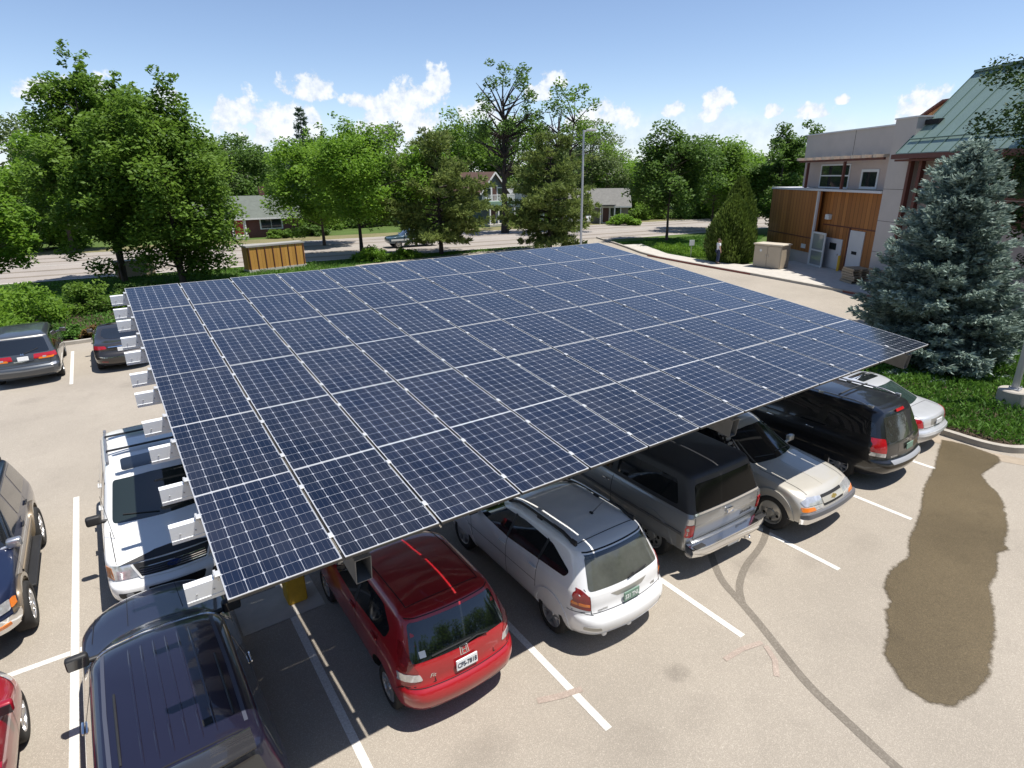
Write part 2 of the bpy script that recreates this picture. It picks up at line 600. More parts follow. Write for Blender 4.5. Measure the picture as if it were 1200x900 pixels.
for i, p in enumerate(PUD):
    q = PUD[(i + 1) % len(PUD)]
    n = max(1, int(math.dist(p, q) / 0.07))
    for k in range(n):
        dense.append((p[0] + (q[0] - p[0]) * k / n + rr.gauss(0, 0.006), p[1] + (q[1] - p[1]) * k / n + rr.gauss(0, 0.006)))
def wet_mat():
    """dark wet aggregate that thins out to dry paving at its margin (mesh attribute: depth of soaking)"""
    m = MAT['wet']
    nt = m.node_tree
    N, L = nt.nodes, nt.links
    at = N.new('ShaderNodeAttribute')
    at.attribute_name = 'soak'
    tc = N.new('ShaderNodeTexCoord')
    no = N.new('ShaderNodeTexNoise')
    no.inputs['Scale'].default_value = 11
    no.inputs['Detail'].default_value = 8
    no.inputs['Roughness'].default_value = 0.7
    L.new(tc.outputs['Object'], no.inputs['Vector'])
    ad = N.new('ShaderNodeMath')
    ad.operation = 'MULTIPLY_ADD'
    L.new(no.outputs['Fac'], ad.inputs[0])
    ad.inputs[1].default_value = 0.9
    L.new(at.outputs['Fac'], ad.inputs[2])
    mr = N.new('ShaderNodeMapRange')
    mr.interpolation_type = 'SMOOTHSTEP'
    L.new(ad.outputs[0], mr.inputs['Value'])
    mr.inputs['From Min'].default_value = 0.55
    mr.inputs['From Max'].default_value = 1.15
    tr = N.new('ShaderNodeBsdfTransparent')
    mx = N.new('ShaderNodeMixShader')
    L.new(mr.outputs[0], mx.inputs['Fac'])
    L.new(tr.outputs[0], mx.inputs[1])
    L.new(N['Principled BSDF'].outputs[0], mx.inputs[2])
    L.new(mx.outputs[0], N['Material Output'].inputs['Surface'])
    return m


dense = smooth_pts(dense, 1, True)


def offset_loop(pts, d):
    out = []
    n = len(pts)
    for i in range(n):
        a, b = Vector(pts[i - 4]), Vector(pts[(i + 4) % n])
        t = (b - a).normalized()
        out.append((pts[i][0] + t.y * d, pts[i][1] - t.x * d))
    return out


area = sum(p[0] * q[1] - q[0] * p[1] for p, q in zip(dense, dense[1:] + dense[:1]))
sg_ = 1 if area > 0 else -1
L0, L1, L2 = offset_loop(dense, .07 * sg_), dense, offset_loop(dense, -.06 * sg_)
nd = len(dense)
vs = [(x, y, .0075) for x, y in L0 + L1 + L2]
fs = []
for i in range(nd):
    j = (i + 1) % nd
    fs += [(i, j, nd + j, nd + i), (nd + i, nd + j, 2 * nd + j, 2 * nd + i)]
fs.append(tuple(range(2 * nd, 3 * nd)))
wme = bpy.data.meshes.new('wet_patch')
wme.from_pydata(vs, [], fs)
wat = wme.attributes.new('soak', 'FLOAT', 'POINT')
wat.data.foreach_set('value', [0.0] * nd + [0.45] * nd + [1.0] * nd)
wme.materials.append(wet_mat())
wpo = bpy.data.objects.new('wet_patch', wme)
link(wpo)
tag(wpo, kind='structure')
mb = MB()
v, f = ribbon(smooth_pts([(5.95, -4.2), (6.13, -3.13), (6.3, -2.43), (6.43, -1.86), (6.83, -1.04), (7.11, -0.4), (7.28, 0.1), (7.57, 0.49), (7.86, 0.81)], 2), 0.13, 0.003)
mb.add(v, f)
tag(mb.build('tyre_mark', MAT['tyremark']), kind='structure')
mb = MB()
v, f = ribbon(smooth_pts([(7.11, -0.4), (7.41, -0.11), (7.99, 0.16), (8.64, 0.31), (9.1, 0.49), (9.46, 0.7)], 2), 0.12, 0.0042)
mb.add(v, f)
tag(mb.build('tyre_mark', MAT['tyremark']), kind='structure')
mb = MB()
for p, w in (([(5.88, -0.98), (6.25, -1.0), (6.61, -1.09)], 0.05), ([(6.59, -1.16), (6.45, -1.4), (6.21, -1.58)], 0.05), ([(3.28, 0.0), (3.6, -0.12), (3.89, -0.19)], 0.06)):
    v, f = ribbon(p, w * 1.6, 0.0062)
    mb.add(v, f)
tag(mb.build('faded_pink_marking', MAT['pink']), kind='structure')

# painted bay lines
ln = MB()


def line(x0, y0, x1, y1, w=0.105):
    v, f = ribbon([(x0, y0), (x1, y1)], w, 0.004)
    ln.add(v, f)


BAY = [1.09, 3.76, 6.49, 9.22, 11.95, 14.7]
for x in BAY:
    line(x, -0.85 if x < 13 else -0.62, x, 4.58)
    line(x, 4.7, x, 10.1)
for i in range(-6, 0):
    pass
line(-1.76, -0.85, -1.76, 10.12)
line(-14, 4.64, -1.82, 4.64)
line(-1.7, 4.64, 14.7, 4.64)
for x in (-4.45, -7.15, -9.85):
    line(x, -0.85, x, 4.58)
    line(x, 4.7, x, 10.1)
for x in (-12.85, -10.1, -7.35, -4.65, -1.93, 0.8, 3.55, 6.3, 9.0, 11.8):
    line(x, 19.5, x, 24.5)
tag(ln.build('painted_lines', MAT['paint_line']), kind='structure')

# ------------------------------------------------------------------ solar canopy
HF, TILT = 3.2, R(7.05)
PX, PY, PWID, PDEP = 1.0208, 1.67, 0.99, 1.65
NC, NR = 13, 6


def panel_glass():
    m = bpy.data.materials.new('photovoltaic cells under glass')
    m.use_nodes = True
    nt = m.node_tree
    N, L = nt.nodes, nt.links
    b = N['Principled BSDF']
    tc = N.new('ShaderNodeTexCoord')
    sep = N.new('ShaderNodeSeparateXYZ')
    L.new(tc.outputs['Object'], sep.inputs[0])

    def ma(op, a, b2=None, c=None):
        n = N.new('ShaderNodeMath')
        n.operation = op
        for i, v in enumerate((a, b2, c)):
            if v is None:
                continue
            if isinstance(v, (int, float)):
                n.inputs[i].default_value = v
            else:
                L.new(v, n.inputs[i])
        return n.outputs[0]
    u = ma('DIVIDE', ma('SUBTRACT', sep.outputs[0], 0.0105), 0.1615)
    v = ma('DIVIDE', ma('SUBTRACT', sep.outputs[1], 0.0125), 0.1639)
    fu = ma('ABSOLUTE', ma('SUBTRACT', ma('FRACT', u), 0.5))
    fv = ma('ABSOLUTE', ma('SUBTRACT', ma('FRACT', v), 0.5))
    inx = ma('LESS_THAN', fu, 0.5 - 0.0138)
    iny = ma('LESS_THAN', fv, 0.5 - 0.0112)
    cham = ma('LESS_THAN', ma('ADD', fu, fv), 0.898)
    bx = ma('MULTIPLY', ma('GREATER_THAN', u, 0.0), ma('LESS_THAN', u, 6.0))
    by = ma('MULTIPLY', ma('GREATER_THAN', v, 0.0), ma('LESS_THAN', v, 10.0))
    c = ma('MULTIPLY', ma('MULTIPLY', ma('MULTIPLY', inx, iny), cham), ma('MULTIPLY', bx, by))
    # silver bus bars along the long side, three per cell
    bb = ma('LESS_THAN', ma('ABSOLUTE', ma('SUBTRACT', ma('FRACT', ma('MULTIPLY', u, 3.0)), 0.5)), 0.022)
    # cell to cell tone
    wn = N.new('ShaderNodeTexWhiteNoise')
    wn.noise_dimensions = '3D'
    cb = N.new('ShaderNodeCombineXYZ')
    L.new(ma('FLOOR', u), cb.inputs[0])
    L.new(ma('FLOOR', v), cb.inputs[1])
    oi = N.new('ShaderNodeObjectInfo')
    L.new(ma('MULTIPLY', oi.outputs['Random'], 91.0), cb.inputs[2])
    L.new(cb.outputs[0], wn.inputs['Vector'])
    mixc = N.new('ShaderNodeMixRGB')
    L.new(ma('ADD', ma('MULTIPLY', wn.outputs['Value'], 0.45), ma('MULTIPLY', oi.outputs['Random'], 0.55)), mixc.inputs['Fac'])
    mixc.inputs['Color1'].default_value = (0.0055, 0.0085, 0.018, 1)
    mixc.inputs['Color2'].default_value = (0.0100, 0.0148, 0.032, 1)
    mixb = N.new('ShaderNodeMixRGB')
    L.new(ma('MULTIPLY', bb, 0.2), mixb.inputs['Fac'])
    L.new(mixc.outputs[0], mixb.inputs['Color1'])
    mixb.inputs['Color2'].default_value = (0.4, 0.4, 0.45, 1)
    out = N.new('ShaderNodeMixRGB')
    L.new(c, out.inputs['Fac'])
    out.inputs['Color1'].default_value = (0.34, 0.355, 0.39, 1)
    L.new(mixb.outputs[0], out.inputs['Color2'])
    # faint dust film
    no = N.new('ShaderNodeTexNoise')
    no.inputs['Scale'].default_value = 1.6
    no.inputs['Detail'].default_value = 6
    geo = N.new('ShaderNodeNewGeometry')
    L.new(geo.outputs['Position'], no.inputs['Vector'])
    du = N.new('ShaderNodeMixRGB')
    L.new(ma('MULTIPLY', ma('MAXIMUM', ma('SUBTRACT', no.outputs['Fac'], 0.35), 0.0), 0.10), du.inputs['Fac'])
    L.new(out.outputs[0], du.inputs['Color1'])
    du.inputs['Color2'].default_value = (0.4, 0.38, 0.36, 1)
    L.new(du.outputs[0], b.inputs['Base Color'])
    b.inputs['Roughness'].default_value = 0.5
    b.inputs['Roughness'].default_value = 0.1
    set_in(b, ('IOR',), 1.56)
    set_in(b, ('Specular Tint',), (0.45, 0.75, 1.0, 1))
    return m


MAT['pv'] = panel_glass()
carport = thing('solar_carport', 'large tilted solar panel canopy on steel posts sheltering the parked row', 'solar carport', (6.6, 4.6, 0))
base_off = Vector((-6.6, -4.6, 0))
# a panel in its own frame: x 0..0.99, y 0..1.65, top at z 0
g = MB()
g.quad((0.005, 0.005, -0.003), (0.985, 0.005, -0.003), (0.985, 1.658, -0.003), (0.005, 1.658, -0.003))
g.cur = 1
g.quad((0.01, 0.01, -0.012), (0.01, 1.64, -0.012), (0.98, 1.64, -0.012), (0.98, 0.01, -0.012))
p0 = g.build('solar_panel', [MAT['pv'], mat('dark panel backing', (0.06, 0.06, 0.065), 0.7)], carport)
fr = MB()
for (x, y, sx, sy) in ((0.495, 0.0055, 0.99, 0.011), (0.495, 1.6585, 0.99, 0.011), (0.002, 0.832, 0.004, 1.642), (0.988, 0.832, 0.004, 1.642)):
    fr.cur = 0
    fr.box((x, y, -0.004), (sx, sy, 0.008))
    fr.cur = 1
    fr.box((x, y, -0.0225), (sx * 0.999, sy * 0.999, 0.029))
fr.build('frame', [MAT['alu'], mat('dark anodised frame side', (0.05, 0.048, 0.045), 0.5, metal=0.2)], p0)  # sides coloured dark to stand for the shade between modules
clip_me = None
for yy in (0.36, 1.29):
    cmb = MB()
    cmb.rbox((0, 0, 0), (0.05, 0.075, 0.014), 0.003)
    cmb.box((0, 0, -0.03), (0.012, 0.05, 0.06))
    co = cmb.build('clamp', MAT['alu'], p0)
    co.location = (-0.0154, yy, 0.006)
MT = Matrix.Rotation(TILT, 4, 'X')
for i in range(NC):
    for j in range(NR):
        o = p0 if (i == 0 and j == 0) else copy_tree(p0, carport)
        q = Vector((i * PX, j * PY * math.cos(TILT), HF + j * PY * math.sin(TILT))) + base_off
        rj = random.Random(i * 31 + j)
        o.location = q
        o.rotation_euler = (TILT + R(rj.gauss(0, 0.12)), R(rj.gauss(0, 0.12)), 0)
panel_len = NC * PX
for j in range(NR):
    for fr_ in (0.22, 0.78):
        yl = (j + fr_) * PY
        pb = MB()
        # channel: web facing the front with flanges and a stiffening bend
        prof = [(0.0, 0.0), (0.0, -0.205), (0.055, -0.205), (0.055, -0.201), (0.0035, -0.201), (0.0035, -0.0035), (0.066, -0.0035), (0.066, -0.03), (0.07, -0.03), (0.07, 0.0)]
        pb.prism(prof, 'x', -0.285, panel_len + 0.05)
        # rolled beads along the web
        for zz in (-0.165,):
            pb.prism([(0.0, zz - 0.006), (-0.005, zz - 0.003), (-0.005, zz + 0.003), (0.0, zz + 0.006)], 'x', -0.283, panel_len + 0.048)
        po = pb.build('purlin', MAT['galv'], carport)
        po.location = Vector((0, yl * math.cos(TILT), HF - 0.045 + yl * math.sin(TILT))) + base_off
        po.rotation_euler = (TILT, 0, 0)
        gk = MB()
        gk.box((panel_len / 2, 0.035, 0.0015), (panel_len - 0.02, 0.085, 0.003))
        gk.build('gasket', mat('black gasket', (0.012, 0.012, 0.012), 0.8) if j == 0 and fr_ < .5 else bpy.data.materials['black gasket'], po)  # added black strip, stands for the shade seen down the module gaps
        for (bx_, bz_) in ((-.2, -.1), (-.06, -.1)):
            bt = MB()
            bt.lathe([(.001, 0), (.008, 0), (.008, .008), (.001, .008)], 6, 'x')
            bo_ = bt.build('bolt', MAT['steel'], po)
            bo_.location = (bx_, -.0, bz_)
            bo_.rotation_euler = (0, 0, -math.pi / 2)
        # little angle bracket joining purlin and frame at the open end
        bo = MB()
        bo.box((-0.02, 0, 0.015), (0.03, 0.04, 0.05))
        bo.box((-0.02, 0.025, 0.035), (0.02, 0.05, 0.012))
        b2 = bo.build('bracket', MAT['alu'], po)
        b2.location = (-0.012, 0.015, 0.01)
for x in (1.25, 7.25, 13.0):
    gb = MB()
    hw, hh, t = 0.085, 0.15, 0.008
    y0, y1 = 0.22, 10.0
    gb.box((0, (y0 + y1) / 2, hh - t / 2), (2 * hw, y1 - y0, t))
    gb.box((0, (y0 + y1) / 2, -hh + t / 2), (2 * hw, y1 - y0, t))
    gb.box((-hw + t / 2, (y0 + y1) / 2, 0), (t, y1 - y0, 2 * hh - 2 * t))
    gb.box((hw - t / 2, (y0 + y1) / 2, 0), (t, y1 - y0, 2 * hh - 2 * t))
    go = gb.build('girder', mat('galvanised girder', (0.2, 0.195, 0.19), 0.55, metal=0.2, var=0.15, vscale=4), carport)
    go.location = Vector((x, 0, HF - 0.045 - 0.205 - 0.155)) + base_off
    go.rotation_euler = (TILT, 0, 0)
    for y in (3.95, 8.2):
        top = HF - 0.045 - 0.205 - 0.31 + y * math.tan(TILT)
        cb_ = MB()
        cb_.box((0, 0, (top + 0.05) / 2), (0.2, 0.2, top - 0.05))
        cb_.box((0, 0, top - 0.012), (0.34, 0.34, 0.02))
        po = cb_.build('column', MAT['steel'], carport)
        po.location = Vector((x, y, 0)) + base_off
        fb = MB()
        fb.rbox((0, 0, 0.42), (0.31, 0.34, 0.84), 0.03)
        fo = fb.build('column_guard', MAT['yellow'], po)
        pd = MB()
        pd.rbox((0, 0, 0.86), (0.3, 0.3, 0.03), 0.01)
        pd.build('base_plate', MAT['galv'], po)
    v, f = ribbon([(x - 0.9, 3.95), (x + 0.35, 3.95)], 0.9, 0.008)
    mb = MB()
    mb.add(v, f)
    tag(mb.build('concrete_pad', MAT['concrete']), kind='structure')

# ================================================================== vehicles
def paint(name, col, metal=0.25, rough=0.32, coat=1.0, var=0.05):
    return mat(name, col, rough, metal=metal, coat=coat, var=var, vscale=2.2, crough=0.04)


GLASS = mat('dark car glass', (0.012, 0.014, 0.016), 0.06, coat=1.0, spec=0.6, crough=0.015)
MIRG = mat('dark mirror glass', (.03, .032, .035), .08, coat=1.0)
GLASS_FLAT = mat('black smoked glass', (.006, .006, .006), .12, spec=.18)
GLASS_GREEN = mat('green tinted glass', (0.03, 0.05, 0.045), 0.08, coat=1.0, spec=0.6, crough=0.02)
GLASS_DUSTY = mat('dusty rear glass', (0.075, 0.078, 0.068), 0.22, coat=0.8, var=0.35, vscale=2.5, crough=0.03)
BLACKP = mat('black plastic trim', (0.02, 0.02, 0.021), 0.55, var=0.15, vscale=5)
SEAM = mat('panel gap', (0.008, 0.008, 0.009), 0.8)
RUBBER = mat('tyre rubber', (0.022, 0.021, 0.02), 0.85, var=0.2, vscale=6)
LINER = mat('wheel housing', (0.008, 0.008, 0.008), 0.95)
CHROME = mat('chrome', (0.82, 0.83, 0.85), 0.12, metal=1.0)
ALLOY = mat('silver alloy', (0.6, 0.6, 0.61), 0.3, metal=0.85)
STEELRIM = mat('dull alloy', (0.42, 0.41, 0.38), 0.45, metal=0.6)
LAMP_RED = mat('red tail lamp lens', (0.42, 0.008, 0.014), 0.15, coat=1.0, var=0.12, vscale=14)
LAMP_DARKRED = mat('dark red tail lamp lens', (0.22, 0.012, 0.014), 0.15, coat=1.0, var=0.25, vscale=14)
LAMP_AMBER = mat('amber lens', (0.75, 0.2, 0.02), 0.2, coat=1.0)
LAMP_CLEAR = mat('clear lamp lens', (0.62, 0.62, 0.62), 0.12, metal=0.5, coat=1.0, var=0.4, vscale=11)
WHITEP = mat('white plate enamel', (0.75, 0.76, 0.76), 0.45)
GREENP = mat('green plate enamel', (0.16, 0.26, 0.2), 0.5)
INK = mat('dark plate ink', (0.02, 0.025, 0.05), 0.6)
WHITEINK = mat('white plate ink', (0.75, 0.77, 0.74), 0.6)


def interp(tab, z):
    if z <= tab[0][0]:
        return tab[0][1]
    for a, b in zip(tab, tab[1:]):
        if z <= b[0]:
            t = (z - a[0]) / max(1e-9, b[0] - a[0])
            return a[1] + (b[1] - a[1]) * t
    return tab[-1][1]


def prof_z(poly, it=2):
    p = smooth_pts(poly, it)
    out = [p[0]]
    for q in p[1:]:
        out.append((q[0], max(q[1], out[-1][1] + 0.0006)))
    return out


def body_mesh(front, rear, width, cf, cr, rf, rr_, bow=0.03, crown=0.05, it=2):
    """horizontal-slice loft: front/rear silhouettes (y,z), half width by z, plan crown and corner radius by z"""
    F, B = prof_z(front, it), prof_z(rear, it)
    zt = min(F[-1][1], B[-1][1])
    zb = max(F[0][1], B[0][1])
    zs = set([zb, zt])

    def sample(P):
        for a, b in zip(P, P[1:]):
            n = max(1, int(math.dist(a, b) / 0.06))
            for k in range(n + 1):
                zs.add(round(a[1] + (b[1] - a[1]) * k / n, 5))
    sample(F)
    sample(B)
    for (z, w) in width:
        zs.add(z)
    zl = []
    for z in sorted(z for z in zs if zb <= z <= zt):
        if not zl or z - zl[-1] > 0.0025:
            zl.append(z)
    Ft = [(z, y) for y, z in F]
    Bt = [(z, y) for y, z in B]
    Wt = smooth_pts(width, 1)
    verts, faces = [], []

    def ring(z, sc=1.0, zo=None):
        yf, yr, w = interp(Ft, z), interp(Bt, z), interp(Wt, z)
        ym, hl = (yf + yr) / 2, (yf - yr) / 2
        Rf = min(interp(rf, z), w * 0.9, hl * 0.9)
        Rr = min(interp(rr_, z), w * 0.9, hl * 0.9)
        c1, c2 = interp(cf, z), interp(cr, z)
        half = []
        for k in range(7):
            x = (w - Rf) * k / 6
            half.append((x, yf - c1 * (x / w) ** 2))
        for k in range(1, 8):
            a = math.pi / 2 * k / 7
            x = w - Rf + Rf * math.sin(a)
            half.append((x, yf - c1 * (x / w) ** 2 - Rf * (1 - math.cos(a))))
        ya = half[-1][1]
        corner = []
        for k in range(7, -1, -1):
            a = math.pi / 2 * k / 7
            x = w - Rr + Rr * math.sin(a)
            corner.append((x, yr + c2 * (x / w) ** 2 + Rr * (1 - math.cos(a))))
        yb = corner[0][1]
        for k in range(1, 16):
            half.append((w, ya + (yb - ya) * k / 16))
        half += corner
        for k in range(5, -1, -1):
            x = (w - Rr) * k / 6
            half.append((x, yr + c2 * (x / w) ** 2))
        pts = [(x * (1 - bow * ((y - ym) / max(hl, 1e-6)) ** 4), y) for x, y in half]
        full = pts + [(-x, y) for x, y in pts[-2:0:-1]]
        return [(x * sc, ym + (y - ym) * sc, z if zo is None else zo) for x, y in full]
    rings = [ring(z) for z in zl]
    for s in (0.93, 0.8, 0.6, 0.35, 0.12):
        rings.append(ring(zl[-1], s, zl[-1] + crown * (1 - s * s)))
    n = len(rings[0])
    for r_ in rings:
        verts += r_
    for i in range(len(rings) - 1):
        for k in range(n):
            k2 = (k + 1) % n
            faces.append((i * n + k, i * n + k2, (i + 1) * n + k2, (i + 1) * n + k))
    faces.append(tuple(reversed(range(n))))
    faces.append(tuple((len(rings) - 1) * n + k for k in range(n)))
    return verts, faces


DIRS = {'B': Vector((0, 1, 0)), 'F': Vector((0, -1, 0)), 'L': Vector((1, 0, 0)), 'R': Vector((-1, 0, 0)), 'T': Vector((0, 0, -1))}


class Car:
    def __init__(self, name, label, cat, loc, rz, L, W, spec, paintm, group=None):
        self.root = thing(name, label, cat, loc, rz, group)
        self.paint = paintm
        self.W = W
        v, f = body_mesh(**spec)
        me = bpy.data.meshes.new('body')
        me.from_pydata(v, [], f)
        bm = bmesh.new()
        bm.from_mesh(me)
        bmesh.ops.recalc_face_normals(bm, faces=bm.faces[:])
        bm.to_mesh(me)
        self.bvh = BVHTree.FromBMesh(bm)
        bm.free()
        me.materials.append(paintm)
        me.polygons.foreach_set('use_smooth', [True] * len(me.polygons))
        me.set_sharp_from_angle(angle=R(32))
        self.body = bpy.data.objects.new('body', me)
        link(self.body, self.root)

    def regions(self, m, pred):
        """second paint on the faces whose centre satisfies pred"""
        me = self.body.data
        me.materials.append(m)
        k = len(me.materials) - 1
        for p in me.polygons:
            if pred(p.center):
                p.material_index = k

    def wells(self, ys, r, z, wheel_r, wheel_w, rim, style, inset=0.02, spokes=5, lip=None):
        mb = MB()
        for y in ys:
            mb.lathe([(0.001, -2), (r, -2), (r, 2), (0.001, 2)], 40, 'x', (0, y, z))
        cut = mb.build('cutter', LINER)
        mod = self.body.modifiers.new('b', 'BOOLEAN')
        mod.operation = 'DIFFERENCE'
        mod.solver = 'EXACT'
        mod.object = cut
        try:
            mod.material_mode = 'TRANSFER'
        except Exception:
            pass
        dg = bpy.context.evaluated_depsgraph_get()
        new = bpy.data.meshes.new_from_object(self.body.evaluated_get(dg), depsgraph=dg)
        old = self.body.data
        self.body.modifiers.clear()
        self.body.data = new
        new.set_sharp_from_angle(angle=R(32))
        bpy.data.meshes.remove(old)
        bpy.data.objects.remove(cut, do_unlink=True)
        for y in ys:
            for s in (-1, 1):
                self.wheel(s * (self.W / 2 - inset - wheel_w / 2), y, wheel_r, wheel_w, rim, style, spokes, s)
        if lip:
            for y in ys:
                for side in 'LR':
                    self.arch_lip(y, z, r, lip[0], lip[1], lip[2], side)

    def arch_lip(self, y, z, r, width, thick, m, side):
        pts = []
        a0 = -12
        for k in range(29):
            a = R(a0 + (180 - 2 * a0) * k / 28)
            pts.append((y + (r + width / 2) * math.cos(a), z + (r + width / 2) * math.sin(a)))
        self.strip('fender_flare', side, pts, width, m, thick, thick + 0.03)

    def wheel(self, x, y, r, w, rim, style, spokes, s):
        key = ('w', r, w, style, spokes, rim.name)
        if key not in WCACHE:
            t = MB()
            hw = w / 2
            prof = [(r * 0.62, -hw * 0.8), (r * 0.68, -hw), (r * 0.9, -hw * 1.02), (r * 0.975, -hw * 0.86), (r, -hw * 0.6), (r, 0), (r, hw * 0.6), (r * 0.975, hw * 0.86), (r * 0.9, hw * 1.02), (r * 0.68, hw), (r * 0.62, hw * 0.8), (r * 0.6, hw * 0.3)]
            t.lathe(prof, 40, 'x')
            tm = t.mesh('wheel', RUBBER, smooth=50)
            g_ = MB()
            rr0 = r * 0.66
            ho = hw * 0.86
            g_.cur = 0
            g_.lathe([(rr0 * 1.03, ho), (rr0 * 0.97, ho + 0.008), (rr0 * 0.9, ho), (rr0 * 0.86, ho - 0.05), (rr0 * 0.84, ho - 0.11)], 40, 'x')
            g_.cur = 1
            g_.lathe([(rr0 * 0.86, ho - 0.075), (0.02, ho - 0.06), (0.001, ho - 0.06)], 32, 'x')
            g_.cur = 0
            if style == 'spoke':
                for k in range(spokes):
                    a = 2 * math.pi * k / spokes
                    m4 = Matrix.Rotation(a, 4, 'X')
                    wd = rr0 * (1.5 / spokes) ** 0.75 * 0.8
                    poly = [(wd * 0.62, rr0 * 0.12), (-wd * 0.62, rr0 * 0.12), (-wd * 0.5, rr0 * 0.93), (wd * 0.5, rr0 * 0.93)]
                    vs = []
                    for (b, c) in poly:
                        vs.append(m4 @ Vector((ho - (0.0 if c > rr0 * 0.5 else 0.005), b, c)))
                    for (b, c) in poly:
                        vs.append(m4 @ Vector((ho - 0.06, b * 1.15, c)))
                    g_.add(vs, [(0, 1, 2, 3), (0, 4, 5, 1), (1, 5, 6, 2), (2, 6, 7, 3), (3, 7, 4, 0)])
                g_.lathe([(rr0 * 0.24, ho - 0.04), (rr0 * 0.22, ho + 0.004), (rr0 * 0.1, ho + 0.012), (0.001, ho + 0.012)], 24, 'x')
            else:
                # pressed disc with round windows and hub
                g_.lathe([(rr0 * 0.86, ho - 0.04), (rr0 * 0.7, ho - 0.012), (rr0 * 0.5, ho - 0.012), (rr0 * 0.34, ho - 0.03), (rr0 * 0.28, ho + 0.01), (0.001, ho + 0.012)], 32, 'x')
                g_.cur = 1
                for k in range(spokes):
                    a = 2 * math.pi * k / spokes
                    g_.lathe([(rr0 * 0.13, 0.0), (0.001, 0.0)], 12, 'x', (ho - 0.008, rr0 * 0.6 * math.cos(a), rr0 * 0.6 * math.sin(a)))
                    g_.lathe([(rr0 * 0.045, 0.0), (0.001, 0.0)], 8, 'x', (ho - 0.001, rr0 * 0.42 * math.cos(a + .3), rr0 * 0.42 * math.sin(a + .3)))
            rm = g_.mesh('rim', [rim, LINER], smooth=35)
            WCACHE[key] = (tm, rm)
        tm, rm = WCACHE[key]
        o = bpy.data.objects.new('wheel', tm)
        link(o, self.root)
        o.location = (x, y, r)
        o.rotation_euler = (R(random.uniform(0, 70)), 0, 0 if s > 0 else math.pi)
        q = bpy.data.objects.new('rim', rm)
        link(q, o)

    # ---- projection
    def ray(self, plane, a, b):
        d = DIRS[plane]
        if plane in 'BF':
            o = Vector((a, 0, b)) - d * 6
        elif plane in 'LR':
            o = Vector((0, a, b)) - d * 6
        else:
            o = Vector((a, b, 6))
        h, n, i, dist = self.bvh.ray_cast(o, d)
        for k in range(40):
            # near the silhouette, slide back onto the face so trim does not smear along the flank
            if h is not None and abs(n.dot(d)) > (0.3 if plane in 'BF' else 0.12):
                break
            if plane in 'BF':
                o.x *= 0.985
            elif plane in 'LR':
                o.z -= 0.006 if o.z > 0.8 else -0.006
                o.y *= 0.995
            else:
                o.x *= 0.985
            h, n, i, dist = self.bvh.ray_cast(o, d)
        if h is None:
            h, n, i, dist = self.bvh.find_nearest(o + d * 4)
        if n.dot(d) > 0:
            n = -n
        return h, n

    def decal(self, name, plane, poly, m, off=0.004, rnd=0, parent=None, thick=0.02, step=0.07):
        planes = {'LR': 'LR', 'RL': 'LR'}.get(plane, plane)
        objs = []
        for pl in planes:
            objs.append(self._decal(name, pl, poly, m, off, rnd, parent, thick, step))
        return objs[0] if len(objs) == 1 else objs

    def _decal(self, name, plane, poly, m, off, rnd, parent, thick, step):
        poly = list(poly)
        if rnd:
            poly = round_poly(poly, rnd)
        bd = []
        for i, p in enumerate(poly):
            q = poly[(i + 1) % len(poly)]
            n = max(1, int(math.dist(p, q) / (step * 0.6)))
            for k in range(n):
                bd.append(Vector((p[0] + (q[0] - p[0]) * k / n, p[1] + (q[1] - p[1]) * k / n)))
        xs = [p.x for p in bd]
        ys = [p.y for p in bd]
        pts = list(bd)
        nx = int((max(xs) - min(xs)) / step) + 1
        ny = int((max(ys) - min(ys)) / step) + 1
        for i in range(1, nx):
            for j in range(1, ny):
                q = Vector((min(xs) + (max(xs) - min(xs)) * i / nx, min(ys) + (max(ys) - min(ys)) * j / ny))
                if inside(q, bd) and min((q - b).length for b in bd) > step * 0.3:
                    pts.append(q)
        nb = len(bd)
        res = delaunay_2d_cdt(pts, [], [list(range(nb))], 1, 1e-5)
        vco, tri = res[0], res[2]
        orig = res[3]
        vs, ns = [], []
        for p in vco:
            h, n = self.ray(plane, p.x, p.y)
            vs.append(h + n * off)
            ns.append(n)
        # rim pushed back into the body so the piece has thickness
        idx = {}
        for k, o in enumerate(orig):
            for t in o:
                idx[t] = k
        nv = len(vs)
        loop = [idx[k] for k in range(nb)]
        faces = [tuple(t) for t in tri]
        back = []
        for k in loop:
            vs.append(vs[k] - ns[k] * thick)
        for i in range(nb):
            j = (i + 1) % nb
            faces.append((loop[i], loop[j], nv + j, nv + i))
        mb = MB()
        mb.add(vs, faces)
        return mb.build(name, m, parent or self.root, smooth=40)

    def strip(self, name, plane, pts, w, m, off=0.003, thick=0.02, parent=None):
        for pl in ({'LR': 'LR'}.get(plane, plane)):
            P = []
            for a, b in zip(pts, pts[1:]):
                n = max(1, int(math.dist(a, b) / 0.05))
                for k in range(n):
                    P.append(Vector((a[0] + (b[0] - a[0]) * k / n, a[1] + (b[1] - a[1]) * k / n)))
            P.append(Vector(pts[-1]))
            vs, fs = [], []
            for i, p in enumerate(P):
                d = P[min(i + 1, len(P) - 1)] - P[max(i - 1, 0)]
                d.normalize()
                nn = Vector((-d.y, d.x))
                q1, q2 = p + nn * w / 2, p - nn * w / 2
                h1, n1 = self.ray(pl, q1.x, q1.y)
                h2, n2 = self.ray(pl, q2.x, q2.y)
                vs += [h1 - n1 * (thick - off), h1 + n1 * off, h2 + n2 * off, h2 - n2 * (thick - off)]
            for i in range(len(P) - 1):
                for k in range(3):
                    fs.append((4 * i + k, 4 * i + k + 1, 4 * i + k + 5, 4 * i + k + 4))
            mb = MB()
            mb.add(vs, fs)
            o = mb.build(name, m, parent or self.root, smooth=40)
        return o

